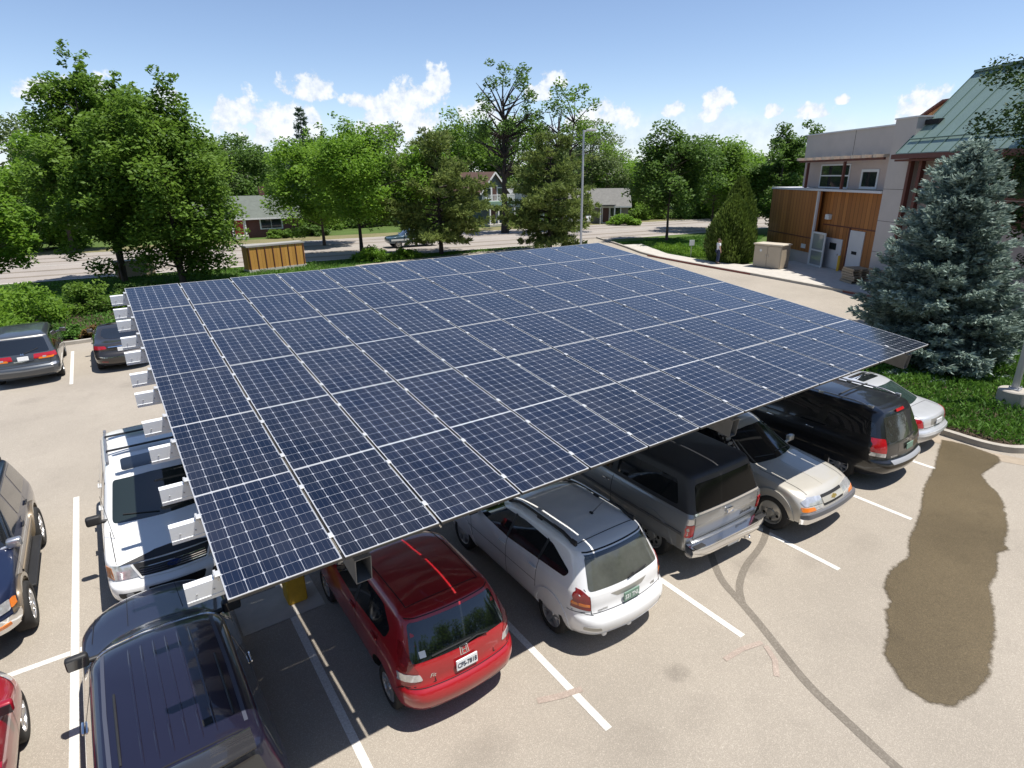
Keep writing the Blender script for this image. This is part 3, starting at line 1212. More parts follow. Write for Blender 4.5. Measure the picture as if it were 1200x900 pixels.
    def seams(self, plane, lines, w=0.009, name='panel_gap'):
        """all the gaps seen from one side as one piece of trim"""
        for pl in ({'LR': 'LR'}.get(plane, plane)):
            for pts in lines:
                mb = MB()
                P = []
                for a, b in zip(pts, pts[1:]):
                    n = max(1, int(math.dist(a, b) / 0.06))
                    for k in range(n):
                        P.append(Vector((a[0] + (b[0] - a[0]) * k / n, a[1] + (b[1] - a[1]) * k / n)))
                P.append(Vector(pts[-1]))
                vs, fs = [], []
                for i, p in enumerate(P):
                    d = P[min(i + 1, len(P) - 1)] - P[max(i - 1, 0)]
                    d.normalize()
                    nn = Vector((-d.y, d.x))
                    for q in (p + nn * w / 2, p - nn * w / 2):
                        h, n = self.ray(pl, q.x, q.y)
                        vs.append(h + n * 0.0035)
                for i in range(len(P) - 1):
                    fs.append((2 * i, 2 * i + 1, 2 * i + 3, 2 * i + 2))
                mb.add(vs, fs)
                mb.build(name, SEAM, self.root)

    def text(self, name, plane, body, size, a, b, m, off=0.004, parent=None, slant=0.0, sx=1.0, ext=0.0015):
        cu = bpy.data.curves.new('t', 'FONT')
        cu.body = body
        cu.size = size
        cu.align_x = 'CENTER'
        cu.align_y = 'CENTER'
        cu.extrude = ext
        cu.shear = slant
        cu.offset = size * 0.008
        t = bpy.data.objects.new('t', cu)
        COL.objects.link(t)
        dg = bpy.context.evaluated_depsgraph_get()
        me = bpy.data.meshes.new_from_object(t.evaluated_get(dg), depsgraph=dg)
        bpy.data.objects.remove(t, do_unlink=True)
        me.materials.clear()
        me.materials.append(m)
        h, n = self.ray(plane, a, b)
        x = {'B': Vector((1, 0, 0)), 'F': Vector((-1, 0, 0)), 'L': Vector((0, -1, 0)), 'R': Vector((0, 1, 0))}[plane]
        y = n.cross(x).normalized()
        x = y.cross(n).normalized()
        p = h + n * off
        o = bpy.data.objects.new(name, me)
        link(o, parent or self.root)
        o.matrix_local = Matrix(((x.x * sx, y.x, n.x, p.x), (x.y * sx, y.y, n.y, p.y), (x.z * sx, y.z, n.z, p.z), (0, 0, 0, 1)))
        return o

    def plate(self, plane, a, b, text, m, ink, w=0.305, h=0.152, tilt=0.0):
        hh, n = self.ray(plane, a, b)
        x = Vector((1, 0, 0)) if plane == 'B' else Vector((-1, 0, 0))
        n = (n * 0.6 + DIRS[plane] * -0.4).normalized()
        n.x = 0
        n.normalize()
        y = n.cross(x).normalized()
        x = y.cross(n)
        p = hh + n * 0.03
        mb = MB()
        mb.rbox((0, 0, 0), (w, h, 0.02), 0.008)
        o = mb.build('number_plate', m, self.root)
        o.matrix_local = Matrix(((x.x, y.x, n.x, p.x), (x.y, y.y, n.y, p.y), (x.z, y.z, n.z, p.z), (0, 0, 0, 1)))
        if text:
            cu = bpy.data.curves.new('t', 'FONT')
            cu.body = text
            cu.size = h * 0.62
            cu.align_x = 'CENTER'
            cu.align_y = 'CENTER'
            cu.extrude = 0.001
            cu.offset = 0.002
            t = bpy.data.objects.new('t', cu)
            COL.objects.link(t)
            dg = bpy.context.evaluated_depsgraph_get()
            me = bpy.data.meshes.new_from_object(t.evaluated_get(dg), depsgraph=dg)
            bpy.data.objects.remove(t, do_unlink=True)
            me.materials.clear()
            me.materials.append(ink)
            q = bpy.data.objects.new('lettering', me)
            link(q, o)
            q.location = (0, -0.005, 0.0125)
            wid = max(v.co.x for v in me.vertices) - min(v.co.x for v in me.vertices)
            q.scale = (min(1.0, w * 0.9 / wid), 1, 1)
        return o

    def mirror(self, y, z, m, size=(0.2, 0.11, 0.15), out=0.1, both=True, x0=None):
        for s in ((-1, 1) if both else (both,)):
            h, n = self.ray('L' if s < 0 else 'R', y, z)
            mb = MB()
            cx = h.x + s * (out + size[0] / 2)
            mb.rbox((cx, y, z + 0.03), size, 0.035, seg=3)
            mb.tube([(h.x - s * 0.03, y + 0.02, z - 0.03), (cx, y, z)], [0.035, 0.03], 8)
            o = mb.build('mirror', m, self.root, smooth=45)
            gm = MB()
            gm.box((cx, y - size[1] / 2 - 0.002, z + 0.03), (size[0] * 0.84, 0.006, size[2] * 0.76))
            gm.build('mirror_glass', MIRG, o)

    def handles(self, spots, m):
        for (y, z) in spots:
            for s, pl in ((-1, 'L'), (1, 'R')):
                h, n = self.ray(pl, y, z)
                mb = MB()
                mb.rbox((h.x + s * 0.018, y, z), (0.03, 0.19, 0.032), 0.012)
                mb.build('handle', m, self.root, smooth=40)

    def roof_rail(self, xs, y0, y1, z, m, r=0.018, posts=True, lift=0.05):
        for x in xs:
            pts = []
            for k in range(13):
                t = k / 12
                y = y0 + (y1 - y0) * t
                h, n = self.ray('T', x, y)
                pts.append((x, y, h.z + lift * min(1, 6 * t, 6 * (1 - t))))
            mb = MB()
            mb.tube(pts, r, 8)
            if posts:
                for t in (0.02, 0.5, 0.98):
                    y = y0 + (y1 - y0) * t
                    h, n = self.ray('T', x, y)
                    mb.rbox((x, y, h.z + lift / 2), (0.05, 0.12, lift + 0.03), 0.015)
            mb.build('roof_rail', m, self.root, smooth=40)

    def wiper(self, plane, pts, m=None, lift=0.02, r=0.009):
        P = []
        for (a, b) in pts:
            h, n = self.ray(plane, a, b)
            P.append(h + n * lift)
        mb = MB()
        mb.tube(P, r, 6)
        return mb.build('wiper', m or BLACKP, self.root, smooth=40)

    def bumper(self, name, plane, z0, z1, xw, m, off=0.03, thick=0.12, rnd=0.03):
        return self.decal(name, plane, [(-xw, z0), (xw, z0), (xw, z1), (-xw, z1)], m, off, rnd, None, thick, 0.09)


WCACHE = {}


def inside(p, poly):
    c = False
    n = len(poly)
    j = n - 1
    for i in range(n):
        a, b = poly[i], poly[j]
        if (a[1] > p[1]) != (b[1] > p[1]) and p[0] < (b[0] - a[0]) * (p[1] - a[1]) / (b[1] - a[1]) + a[0]:
            c = not c
        j = i
    return c


def round_poly(poly, r, n=5):
    out = []
    m = len(poly)
    for i in range(m):
        p = Vector(poly[i])
        a = Vector(poly[i - 1]) - p
        b = Vector(poly[(i + 1) % m]) - p
        rr_ = min(r, a.length * 0.45, b.length * 0.45)
        A, B = p + a.normalized() * rr_, p + b.normalized() * rr_
        for k in range(n + 1):
            t = k / n
            out.append(tuple((A * (1 - t) ** 2 + p * 2 * t * (1 - t) + B * t * t)))
    return out


def W_(w, pairs):
    return [(z, w / 2 * f) for z, f in pairs]


ROW = 'vehicles parked under the solar canopy'

# ---- 1 red hatchback, tail towards the camera
RED = paint('red pearl paint', (.33, .005, .010), metal=.0, rough=.38)
c = Car('hatchback_car', 'bright red small hatchback under the canopy edge, plate and dark rear window facing the camera', 'car', (2.48, 2.34, 0), 0, 4.0, 1.68,
        dict(front=[(1.85, .2), (1.97, .32), (2.0, .55), (1.95, .72), (1.8, .86), (1.2, 1.0), (1.0, 1.05), (.25, 1.42), (-.1, 1.47), (-.3, 1.48)],
             rear=[(-1.84, .22), (-1.97, .34), (-2.02, .5), (-1.99, .62), (-1.91, .68), (-1.89, .9), (-1.84, 1.02), (-1.58, 1.42), (-1.5, 1.46), (-1.4, 1.48)],
             width=W_(1.68, [(.2, .88), (.32, .97), (.55, 1.0), (.8, 1.0), (.95, .975), (1.03, .94), (1.38, .80), (1.45, .75), (1.48, .68)]),
             cf=[(.2, .14), (1.0, .22), (1.5, .1)], cr=[(.2, .12), (.7, .12), (1.0, .1), (1.5, .06)], rf=[(.2, .35), (1.0, .4), (1.5, .2)], rr_=[(.2, .28), (.9, .22), (1.5, .16)], crown=.04), RED, ROW)
c.decal('side_window', 'LR', [(.95, 1.04), (.3, 1.37), (-1.0, 1.385), (-1.3, 1.2), (-1.22, 1.05), (-.2, 1.0)], GLASS, .004, .06)
c.strip('window_pillar', 'LR', [(-.25, .995), (-.3, 1.39)], .07, BLACKP, .007)
c.decal('rear_window', 'B', [(-.68, .99), (.68, .99), (.59, 1.385), (-.59, 1.385)], GLASS, .004, .05)
c.decal('windscreen', 'F', [(-.62, 1.07), (.62, 1.07), (.52, 1.4), (-.52, 1.4)], GLASS, .004, .05)
for s in (-1, 1):
    c.decal('tail_lamp', 'B', [(s * .60, .86), (s * .835, .92), (s * .80, 1.2), (s * .70, 1.2), (s * .66, 1.0)], LAMP_DARKRED, .008, .03)
    c.decal('reversing_lamp', 'B', [(s * .57, .76), (s * .835, .76), (s * .835, .87), (s * .6, .85)], LAMP_CLEAR, .009, .03)
c.seams('B', [[(-.8, .675), (-.5, .66), (.5, .66), (.8, .675)], [(-.60, 1.42), (.60, 1.42)]])
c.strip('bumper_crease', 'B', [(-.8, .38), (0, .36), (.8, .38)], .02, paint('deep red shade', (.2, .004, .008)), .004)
c.seams('LR', [[(-.28, .3), (-.28, 1.0)], [(.85, .3), (.9, .95)], [(-1.0, .55), (-1.05, 1.0)], [(-1.6, .6), (-1.7, .68), (-1.95, .7)]])
c.seams('T', [[(-.56, .9), (-.52, -1.35)], [(.56, .9), (.52, -1.35)], [(-.52, -1.35), (.52, -1.35)]], .012)
c.plate('B', 0, .80, 'CFS-7818', WHITEP, INK)
c.text('badge', 'B', 'H', .1, 0, .945, CHROME, sx=1.2)
c.strip('badge', 'B', [(-.05, .995), (-.058, .9), (.058, .9), (.05, .995), (-.05, .995)], .012, CHROME, .006)
c.text('lettering', 'B', 'Fit', .075, -.45, .79, CHROME, slant=.35)
c.wiper('B', [(-.05, 1.0), (.2, 1.03), (.36, 1.0)], lift=.03)
c.wiper('B', [(-.42, 1.02), (.12, 1.035)], lift=.02)
c.decal('sticker', 'B', [(-.56, 1.03), (-.48, 1.03), (-.48, 1.1), (-.56, 1.1)], WHITEP, .007)
c.handles([(-.18, .9), (-.95, .92)], RED)
c.mirror(.78, 1.02, RED)
c.wells((1.24, -1.26), .33, .31, .3, .19, ALLOY, 'spoke', spokes=7)

# ---- 2 white wagon
WHITE = paint('white car paint', (.78, .78, .775), metal=0.0, rough=.3)
c = Car('wagon_car', 'white crossover wagon with black roof rails parked beside the red hatchback', 'car', (5.08, 2.28, 0), 0, 4.37, 1.775,
        dict(front=[(2.0, .22), (2.14, .34), (2.17, .55), (2.12, .75), (1.95, .9), (1.25, 1.03), (1.0, 1.08), (.3, 1.44), (0, 1.52), (-.2, 1.54)],
             rear=[(-2.08, .25), (-2.22, .34), (-2.27, .48), (-2.25, .62), (-2.14, .69), (-2.12, .95), (-2.06, 1.05), (-1.83, 1.44), (-1.73, 1.51), (-1.55, 1.54)],
             width=W_(1.775, [(.22, .87), (.34, .97), (.55, 1.0), (.8, 1.0), (.95, .975), (1.05, .93), (1.42, .78), (1.5, .74), (1.54, .68)]),
             cf=[(.2, .16), (1.0, .24), (1.5, .1)], cr=[(.2, .16), (.7, .14), (1.0, .12), (1.5, .07)], rf=[(.2, .35), (1.0, .4), (1.5, .2)], rr_=[(.2, .32), (.9, .24), (1.5, .18)], crown=.04), WHITE, ROW)
c.decal('side_window', 'LR', [(.9, 1.07), (.3, 1.38), (-.5, 1.43), (-1.2, 1.40), (-1.66, 1.2), (-1.6, 1.1), (-.2, 1.02)], GLASS, .004, .05)
c.strip('window_pillar', 'LR', [(-.18, 1.02), (-.28, 1.43)], .05, BLACKP, .006)
c.strip('window_pillar', 'LR', [(-1.0, 1.06), (-1.1, 1.42)], .045, BLACKP, .006)
c.decal('rear_window', 'B', [(-.68, 1.02), (.68, 1.02), (.58, 1.43), (-.58, 1.43)], GLASS_DUSTY, .004, .05)
c.strip('rear_window_tint', 'B', [(-.57, 1.42), (.57, 1.42)], .05, GLASS, .0055)
c.decal('windscreen', 'F', [(-.65, 1.09), (.65, 1.09), (.55, 1.42), (-.55, 1.42)], GLASS, .004, .05)
for s in (-1, 1):
    c.decal('tail_lamp', 'B', [(s * .68, .74), (s * .875, .78), (s * .86, 1.06), (s * .75, 1.05), (s * .68, .95)], LAMP_DARKRED, .008, .03)
    c.decal('indicator_lens', 'B', [(s * .69, .80), (s * .86, .83), (s * .86, .87), (s * .69, .84)], LAMP_AMBER, .0095, .01)
    c.decal('bumper_reflector', 'B', [(s * .58, .45), (s * .8, .47), (s * .8, .53), (s * .6, .51)], STEELRIM, .006, .02)
c.seams('B', [[(-.68, .70), (.68, .70)], [(-.68, .70), (-.68, .95), (-.72, 1.05)], [(.68, .70), (.68, .95), (.72, 1.05)], [(-.86, .73), (-.66, .68)], [(.86, .73), (.66, .68)]])
c.seams('B', [[(-.58, 1.47), (.58, 1.47)]], .014)
c.decal('plate_recess', 'B', [(-.36, .93), (.36, .93), (.24, .86), (-.24, .86)], STEELRIM, .004, .02)
c.plate('B', 0, .80, '531 TNL', GREENP, WHITEINK)
c.text('lettering', 'B', 'VIBE', .055, .5, .74, STEELRIM)
c.text('lettering', 'B', 'PONTIAC', .04, -.5, .73, STEELRIM)
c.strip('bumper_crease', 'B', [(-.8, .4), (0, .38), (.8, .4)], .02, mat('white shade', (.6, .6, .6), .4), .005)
for k in (-.45, 0, .45):
    h, n = c.ray('B', k, .3)
    mb = MB()
    mb.rbox(h + Vector((0, .02, -.02)), (.08, .06, .08), .02)
    mb.build('bumper_fin', WHITE, c.root, smooth=40)
c.wiper('B', [(.1, 1.06), (-.02, 1.03), (.38, 1.06)], lift=.025, r=.012)
c.roof_rail((-.58, .58), .1, -1.56, 1.55, BLACKP, .026, True, .05)
for s in (-.58, .58):
    mb = MB()
    P = []
    for k in range(11):
        y = -.1 - .95 * k / 10
        h, n = c.ray('T', s, y)
        P.append((s - (.012 if s > 0 else -.012), y, h.z + .07))
    mb.tube(P, .012, 6)
    mb.build('rail_inlay', ALLOY, c.root, smooth=40)
mb = MB()
h, n = c.ray('T', .12, -1.12)
mb.tube([h, h + Vector((0, -.24, .32))], [.006, .003], 5)
mb.rbox(h + Vector((0, 0, .012)), (.04, .07, .03), .012)
mb.build('aerial', BLACKP, c.root)
c.seams('T', [[(-.54, -1.56), (.54, -1.56)]], .014)
c.seams('LR', [[(-.2, .35), (-.2, 1.02)], [(.85, .35), (.92, 1.0)], [(-1.0, .6), (-1.02, 1.05)], [(-1.75, .7), (-2.0, .72)], [(1.0, .68), (-1.0, .7)]])
c.handles([(-.1, .9), (-.92, .92)], WHITE)
c.mirror(.75, 1.06, WHITE)
c.wells((1.25, -1.37), .36, .33, .32, .2, ALLOY, 'spoke', spokes=5, lip=(.06, .012, WHITE))

# ---- 3 grey two-tone truck wagon with black hard top
GREYM = paint('silver grey paint', (.34, .345, .345), metal=.45)
c = Car('truck_wagon', 'boxy old grey truck wagon with black hard top and chrome rear bumper', 'suv', (7.90, 2.73, 0), R(-1.5), 4.69, 2.02,
        dict(front=[(2.15, .45), (2.25, .52), (2.28, .7), (2.28, .95), (2.22, 1.06), (1.0, 1.14), (.75, 1.18), (.25, 1.72), (.1, 1.79), (-.1, 1.80)],
             rear=[(-2.12, .42), (-2.16, .55), (-2.2, .9), (-2.21, 1.1), (-2.19, 1.16), (-2.02, 1.68), (-1.97, 1.76), (-1.8, 1.80)],
             width=W_(2.02, [(.42, .93), (.55, .98), (.85, 1.0), (.95, .99), (1.1, .955), (1.17, .92), (1.7, .80), (1.77, .77), (1.80, .70)]),
             cf=[(.2, .05), (2, .05)], cr=[(.2, .03), (2, .03)], rf=[(.4, .12), (1.2, .15), (1.8, .12)], rr_=[(.4, .09), (1.1, .09), (1.2, .12), (1.8, .14)], bow=.015, crown=.05, it=1), GREYM, ROW)
TOPBLK = mat('black hard top', (.03, .031, .035), .5, var=.15, vscale=5, bump=.15, bscale=60)
c.regions(TOPBLK, lambda p: p.z > 1.175 and p.y < .42)
c.decal('side_window', 'LR', [(-.35, 1.24), (-.35, 1.64), (-1.72, 1.64), (-1.86, 1.24)], GLASS, .004, .07)
c.decal('door_window', 'LR', [(.62, 1.22), (.28, 1.64), (-.22, 1.64), (-.22, 1.22)], GLASS, .004, .04)
c.decal('rear_window', 'B', [(-.80, 1.19), (.80, 1.19), (.72, 1.63), (-.72, 1.63)], GLASS_FLAT, .004, .06)
c.strip('tailgate_trim', 'B', [(-.84, 1.16), (.84, 1.16)], .035, CHROME, .01)
c.decal('windscreen', 'F', [(-.78, 1.22), (.78, 1.22), (.68, 1.68), (-.68, 1.68)], GLASS, .004, .05)
for s in (-1, 1):
    c.decal('tail_lamp', 'B', [(s * .845, .76), (s * .985, .76), (s * .985, .99), (s * .845, .99)], LAMP_RED, .012, .02)
    c.decal('tail_lamp_trim', 'B', [(s * .86, 1.0), (s * .975, 1.0), (s * .95, 1.1), (s * .87, 1.1)], ALLOY, .006, .03)
c.seams('B', [[(-.82, .68), (.82, .68)], [(-.83, .68), (-.83, 1.14)], [(.83, .68), (.83, 1.14)]], .012)
c.decal('tailgate_band', 'B', [(-.82, .74), (.82, .74), (.82, .95), (-.82, .95)], paint('pewter band', (.30, .29, .265), metal=.3), .0035)
h, n = c.ray('B', 0, 1.03)
mb = MB()
mb.rbox(h + Vector((0, -.025, 0)), (.16, .05, .1), .02)
mb.build('tailgate_handle', CHROME, c.root, smooth=40)
c.text('lettering', 'B', 'Silverado', .095, .52, .81, BLACKP, slant=.3)
mb = MB()
pts = []
for k in range(13):
    t = -1 + 2 * k / 12
    pts.append((t * .98, -2.34 + .09 * abs(t) ** 6, 0))
prof = [(.1, -.12), (.0, -.13), (-.05, -.09), (-.07, 0), (-.04, .075), (.1, .095)]
vs, fs = [], []
for (x, y, z) in pts:
    for (py, pz) in prof:
        vs.append((x, y + py, .55 + pz))
for i in range(12):
    for k in range(5):
        fs.append((6 * i + k, 6 * i + k + 1, 6 * i + k + 7, 6 * i + k + 6))
    fs.append((6 * i + 5, 6 * i, 6 * i + 6, 6 * i + 11))
fs += [tuple(range(6)), tuple(reversed(range(72, 78)))]
mb.add(vs, fs)
mb.rbox((0, -2.2, .52), (1.6, .14, .1), .02)
bp = mb.build('rear_bumper', CHROME, c.root, smooth=50)
mb = MB()
for s in (-1, 1):
    mb.rbox((s * .82, -2.3, .63), (.24, .1, .02), .008)
    mb.rbox((s * .93, -2.26, .61), (.1, .12, .03), .008)
mb.build('step_pad', BLACKP, bp)
c2 = MB()
c2.rbox((0, 0, 0), (.3, .02, .15), .005)
pl = c2.build('number_plate', WHITEP, c.root)
pl.location = (.12, -2.3, .40)
mb = MB()
mb.tube([(.42, -2.1, .36), (.44, -2.32, .34), (.5, -2.36, .34), (.52, -2.33, .37)], .016, 8)
mb.build('tow_hook', CHROME, c.root, smooth=40)
c.strip('side_moulding', 'LR', [(2.1, .80), (-2.05, .80)], .05, mat('dark grey moulding', (.12, .12, .12), .5), .012)
c.decal('side_band', 'LR', [(-1.95, .5), (-1.95, .77), (-2.1, .77), (-2.1, .5)], paint('pewter side', (.3, .29, .26), metal=.3), .003)
c.seams('LR', [[(-.3, .45), (-.3, 1.14)], [(.85, .45), (.85, 1.12)]], .012)
c.mirror(.62, 1.2, BLACKP, (.16, .1, .2))
c.handles([(-.15, 1.02)], CHROME)
c.wells((1.35, -1.35), .46, .44, .39, .25, STEELRIM, 'disc', spokes=8, inset=.05, lip=(.045, .01, GREYM))

# ---- 4 beige pickup facing the camera
PEWTER = paint('light pewter paint', (.56, .53, .465), metal=.3)
c = Car('pickup_truck', 'light beige pickup parked nose out with dark windscreen and amber lower lamps', 'pickup truck', (10.24, 2.24, 0), math.pi, 4.9, 1.77,
        dict(front=[(2.1, .28), (2.3, .34), (2.36, .5), (2.36, .62), (2.33, .72), (2.22, .88), (2.0, .965), (1.25, 1.04), (1.05, 1.07), (.28, 1.52), (.05, 1.57), (-.1, 1.58)],
             rear=[(-2.35, .4), (-2.42, .55), (-2.43, .9), (-2.42, 1.0), (-1.0, 1.04), (-.93, 1.1), (-.78, 1.48), (-.65, 1.56), (-.5, 1.58)],
             width=W_(1.77, [(.28, .9), (.38, .97), (.6, 1.0), (.85, .985), (.98, .95), (1.05, .92), (1.48, .78), (1.55, .73), (1.58, .66)]),
             cf=[(.2, .07), (.6, .08), (1.0, .14), (1.5, .08)], cr=[(.2, .03), (2, .04)], rf=[(.2, .09), (.7, .12), (1.0, .22), (1.5, .18)], rr_=[(.2, .08), (1.0, .08), (1.1, .15), (1.6, .15)], bow=.02, crown=.035), PEWTER, ROW)
c.decal('windscreen', 'F', [(-.68, 1.075), (0, 1.065), (.68, 1.075), (.56, 1.47), (0, 1.485), (-.56, 1.47)], GLASS, .004, .05)
c.decal('side_window', 'LR', [(.85, 1.1), (.3, 1.47), (-.5, 1.48), (-.6, 1.1)], GLASS, .004, .05)
c.decal('rear_window', 'B', [(-.58, 1.12), (.58, 1.12), (.5, 1.46), (-.5, 1.46)], GLASS, .004, .04)
for s in (-1, 1):
    hl = c.decal('headlight', 'F', [(s * .36, .715), (s * .80, .735), (s * .82, .80), (s * .70, .86), (s * .36, .84)], LAMP_CLEAR, .01, .02)
    c.decal('indicator_lens', 'F', [(s * .36, .64), (s * .845, .645), (s * .84, .715), (s * .4, .695)], LAMP_CLEAR, .008, .015)
    c.decal('indicator_lens', 'F', [(s * .56, .635), (s * .85, .645), (s * .85, .72), (s * .6, .70)], LAMP_AMBER, .011, .015)
c.decal('grille', 'F', [(-.33, .66), (.33, .66), (.34, .84), (-.34, .84)], BLACKP, .004, .02)
c.decal('grille_bar', 'F', [(-.34, .705), (.34, .705), (.34, .795), (-.34, .795)], PEWTER, .018, .015)
c.decal('badge', 'F', [(-.09, .735), (-.03, .735), (-.03, .72), (.03, .72), (.03, .735), (.09, .735), (.07, .77), (.03, .77), (.03, .785), (-.03, .785), (-.03, .77), (-.07, .77)], mat('gold badge', (.7, .5, .15), .3, metal=.8), .024)
c.decal('front_bumper', 'F', [(-.86, .42), (.86, .42), (.86, .56), (-.86, .56)], CHROME, .05, .03, None, .12)
c.decal('bumper_strip', 'F', [(-.86, .535), (.86, .535), (.86, .61), (-.86, .61)], mat('grey bumper rubber', (.12, .125, .14), .45), .062, .02, None, .1)
c.decal('lower_valance', 'F', [(-.82, .26), (.82, .26), (.84, .42), (-.84, .42)], mat('tan valance', (.2, .175, .14), .5), .03, .03, None, .1)
c.decal('valance_slot', 'F', [(-.35, .3), (.1, .3), (.1, .35), (-.35, .35)], SEAM, .034)
c.seams('T', [[(-.62, 2.12), (-.68, 1.15)], [(.62, 2.12), (.68, 1.15)]], .012)
c.strip('bonnet_crease', 'T', [(.06, 2.1), (.03, 1.12)], .012, PEWTER, .004)
c.seams('LR', [[(.95, .4), (.98, 1.02)], [(-.6, .4), (-.6, 1.05)]])
c.wiper('F', [(-.58, 1.1), (-.1, 1.125)], lift=.02)
c.wiper('F', [(.0, 1.1), (.5, 1.13)], lift=.02)
c.mirror(.78, 1.1, PEWTER, (.2, .1, .14))
c.handles([(-.4, .95)], BLACKP)
c.wells((1.62, -1.38), .40, .38, .36, .23, STEELRIM, 'disc', spokes=5, inset=.0, lip=(.07, .03, PEWTER))

# ---- 5 black minivan
BLACK = paint('black car paint', (.012, .012, .013), metal=.15, rough=.3)
c = Car('minivan', 'black minivan under the canopy, tall red tail lamps and silver bumper step', 'minivan', (13.42, 2.45, 0), 0, 5.13, 1.985,
        dict(front=[(2.35, .22), (2.52, .34), (2.56, .55), (2.5, .78), (2.3, .92), (1.75, 1.04), (1.5, 1.1), (.55, 1.6), (.2, 1.7), (0, 1.72)],
             rear=[(-2.3, .24), (-2.48, .36), (-2.55, .5), (-2.54, .64), (-2.44, .70), (-2.42, .95), (-2.37, 1.1), (-2.14, 1.6), (-2.06, 1.68), (-1.9, 1.72)],
             width=W_(1.985, [(.22, .87), (.36, .97), (.6, 1.0), (.9, .995), (1.05, .96), (1.12, .935), (1.55, .80), (1.66, .75), (1.72, .66)]),
             cf=[(.2, .18), (1.0, .28), (1.7, .1)], cr=[(.2, .16), (.7, .16), (1.1, .14), (1.7, .08)], rf=[(.2, .4), (1.0, .4), (1.7, .2)], rr_=[(.2, .32), (.9, .24), (1.7, .18)], crown=.05), BLACK, ROW)
c.decal('side_window', 'LR', [(1.15, 1.12), (.5, 1.54), (-1.6, 1.58), (-2.02, 1.45), (-2.12, 1.2), (-1.0, 1.1)], GLASS, .003, .06)
c.decal('rear_window', 'B', [(-.72, 1.06), (.72, 1.06), (.62, 1.56), (-.62, 1.56)], GLASS_DUSTY if False else mat('smoked rear glass', (.03, .029, .025), .16, coat=1.0, var=.4, vscale=3), .004, .06)
c.decal('windscreen', 'F', [(-.74, 1.12), (.74, 1.12), (.62, 1.6), (-.62, 1.6)], GLASS, .004, .05)
for s in (-1, 1):
    c.decal('tail_lamp', 'B', [(s * .74, .84), (s * .985, .87), (s * .97, 1.17), (s * .72, 1.15)], LAMP_RED, .01, .03)
    c.decal('reversing_lamp', 'B', [(s * .75, .76), (s * .98, .79), (s * .98, .875), (s * .745, .845)], LAMP_CLEAR, .0115, .02)
c.decal('brake_light', 'B', [(-.17, 1.60), (.17, 1.60), (.16, 1.645), (-.16, 1.645)], LAMP_RED, .03, .01)
c.decal('bumper_step', 'B', [(-.62, .60), (.62, .60), (.66, .675), (-.66, .675)], mat('grey step pad', (.3, .31, .33), .4), .012, .02, None, .06)
c.seams('B', [[(-.72, .7), (.72, .7)], [(-.72, .7), (-.74, 1.0)], [(.72, .7), (.74, 1.0)]])
c.decal('plate_recess', 'B', [(-.36, .8), (.36, .8), (.34, 1.0), (-.34, 1.0)], paint('dark grey panel', (.05, .045, .04)), .003, .03)
c.plate('B', 0.04, .885, '', GREENP, WHITEINK, .29, .14)
c.text('badge', 'B', 'KIA', .06, 0, 1.025, CHROME, off=.006)
c.text('lettering', 'B', 'SEDONA', .055, -.5, .745, CHROME)
c.wiper('B', [(.02, 1.05), (.4, 1.08)], lift=.02)
c.roof_rail((-.62, .62), .45, -1.85, 1.72, ALLOY, .02, True, .05)
mb = MB()
for y in (-.2, -1.1):
    h, n = c.ray('T', 0, y)
    mb.tube([(-.62, y, h.z + .035), (0, y, h.z + .055), (.62, y, h.z + .035)], .018, 8)
mb.build('roof_crossbar', BLACKP, c.root, smooth=40)
c.seams('LR', [[(.35, .4), (.35, 1.1)], [(1.3, .4), (1.3, 1.05)], [(-.85, .55), (-.85, 1.1)]])
c.handles([(.25, .98), (-.75, 1.0)], CHROME)
c.mirror(1.05, 1.14, BLACK)
c.wells((1.55, -1.5), .38, .36, .345, .22, ALLOY, 'spoke', spokes=10)

# ---- 6 silver sedan
SILVER = paint('silver car paint', (.66, .67, .68), metal=.4)
c = Car('sedan_car', 'silver sedan at the far right end of the canopy beside the blue spruce', 'car', (15.72, 2.5, 0), 0, 4.58, 1.8,
        dict(front=[(2.05, .2), (2.22, .32), (2.28, .5), (2.24, .68), (2.0, .8), (1.2, .92), (.95, .97), (.2, 1.36), (-.05, 1.40), (-.2, 1.41)],
             rear=[(-2.1, .24), (-2.24, .36), (-2.29, .5), (-2.27, .6), (-2.19, .67), (-2.18, .88), (-2.1, .96), (-1.7, 1.0), (-1.5, 1.03), (-.85, 1.34), (-.65, 1.39), (-.4, 1.41)],
             width=W_(1.8, [(.2, .88), (.32, .97), (.55, 1.0), (.78, .99), (.9, .955), (1.0, .91), (1.33, .73), (1.38, .69), (1.41, .6)]),
             cf=[(.2, .16), (.9, .26), (1.4, .1)], cr=[(.2, .14), (.9, .16), (1.05, .12), (1.4, .08)], rf=[(.2, .35), (.9, .4), (1.4, .2)], rr_=[(.2, .3), (.9, .28), (1.4, .2)], crown=.04), SILVER, ROW)
c.decal('rear_window', 'B', [(-.60, 1.04), (0, 1.025), (.60, 1.04), (.50, 1.335), (-.50, 1.335)], GLASS_GREEN, .004, .05)
c.decal('side_window', 'LR', [(.8, .98), (.2, 1.3), (-.6, 1.32), (-1.15, 1.12), (-1.2, 1.02), (-.2, .96)], GLASS, .004, .05)
c.decal('windscreen', 'F', [(-.62, .99), (.62, .99), (.52, 1.33), (-.52, 1.33)], GLASS, .004, .05)
c.decal('sunroof', 'T', [(-.4, -.1), (.4, -.1), (.4, -.52), (-.4, -.52)], GLASS, .004, .05)
for s in (-1, 1):
    c.decal('tail_lamp', 'B', [(s * .58, .70), (s * .86, .73), (s * .87, .88), (s * .80, .95), (s * .62, .9)], LAMP_RED, .01, .03)
c.seams('B', [[(-.56, .69), (.56, .69)], [(-.56, .69), (-.6, .92)], [(.56, .69), (.6, .92)]])
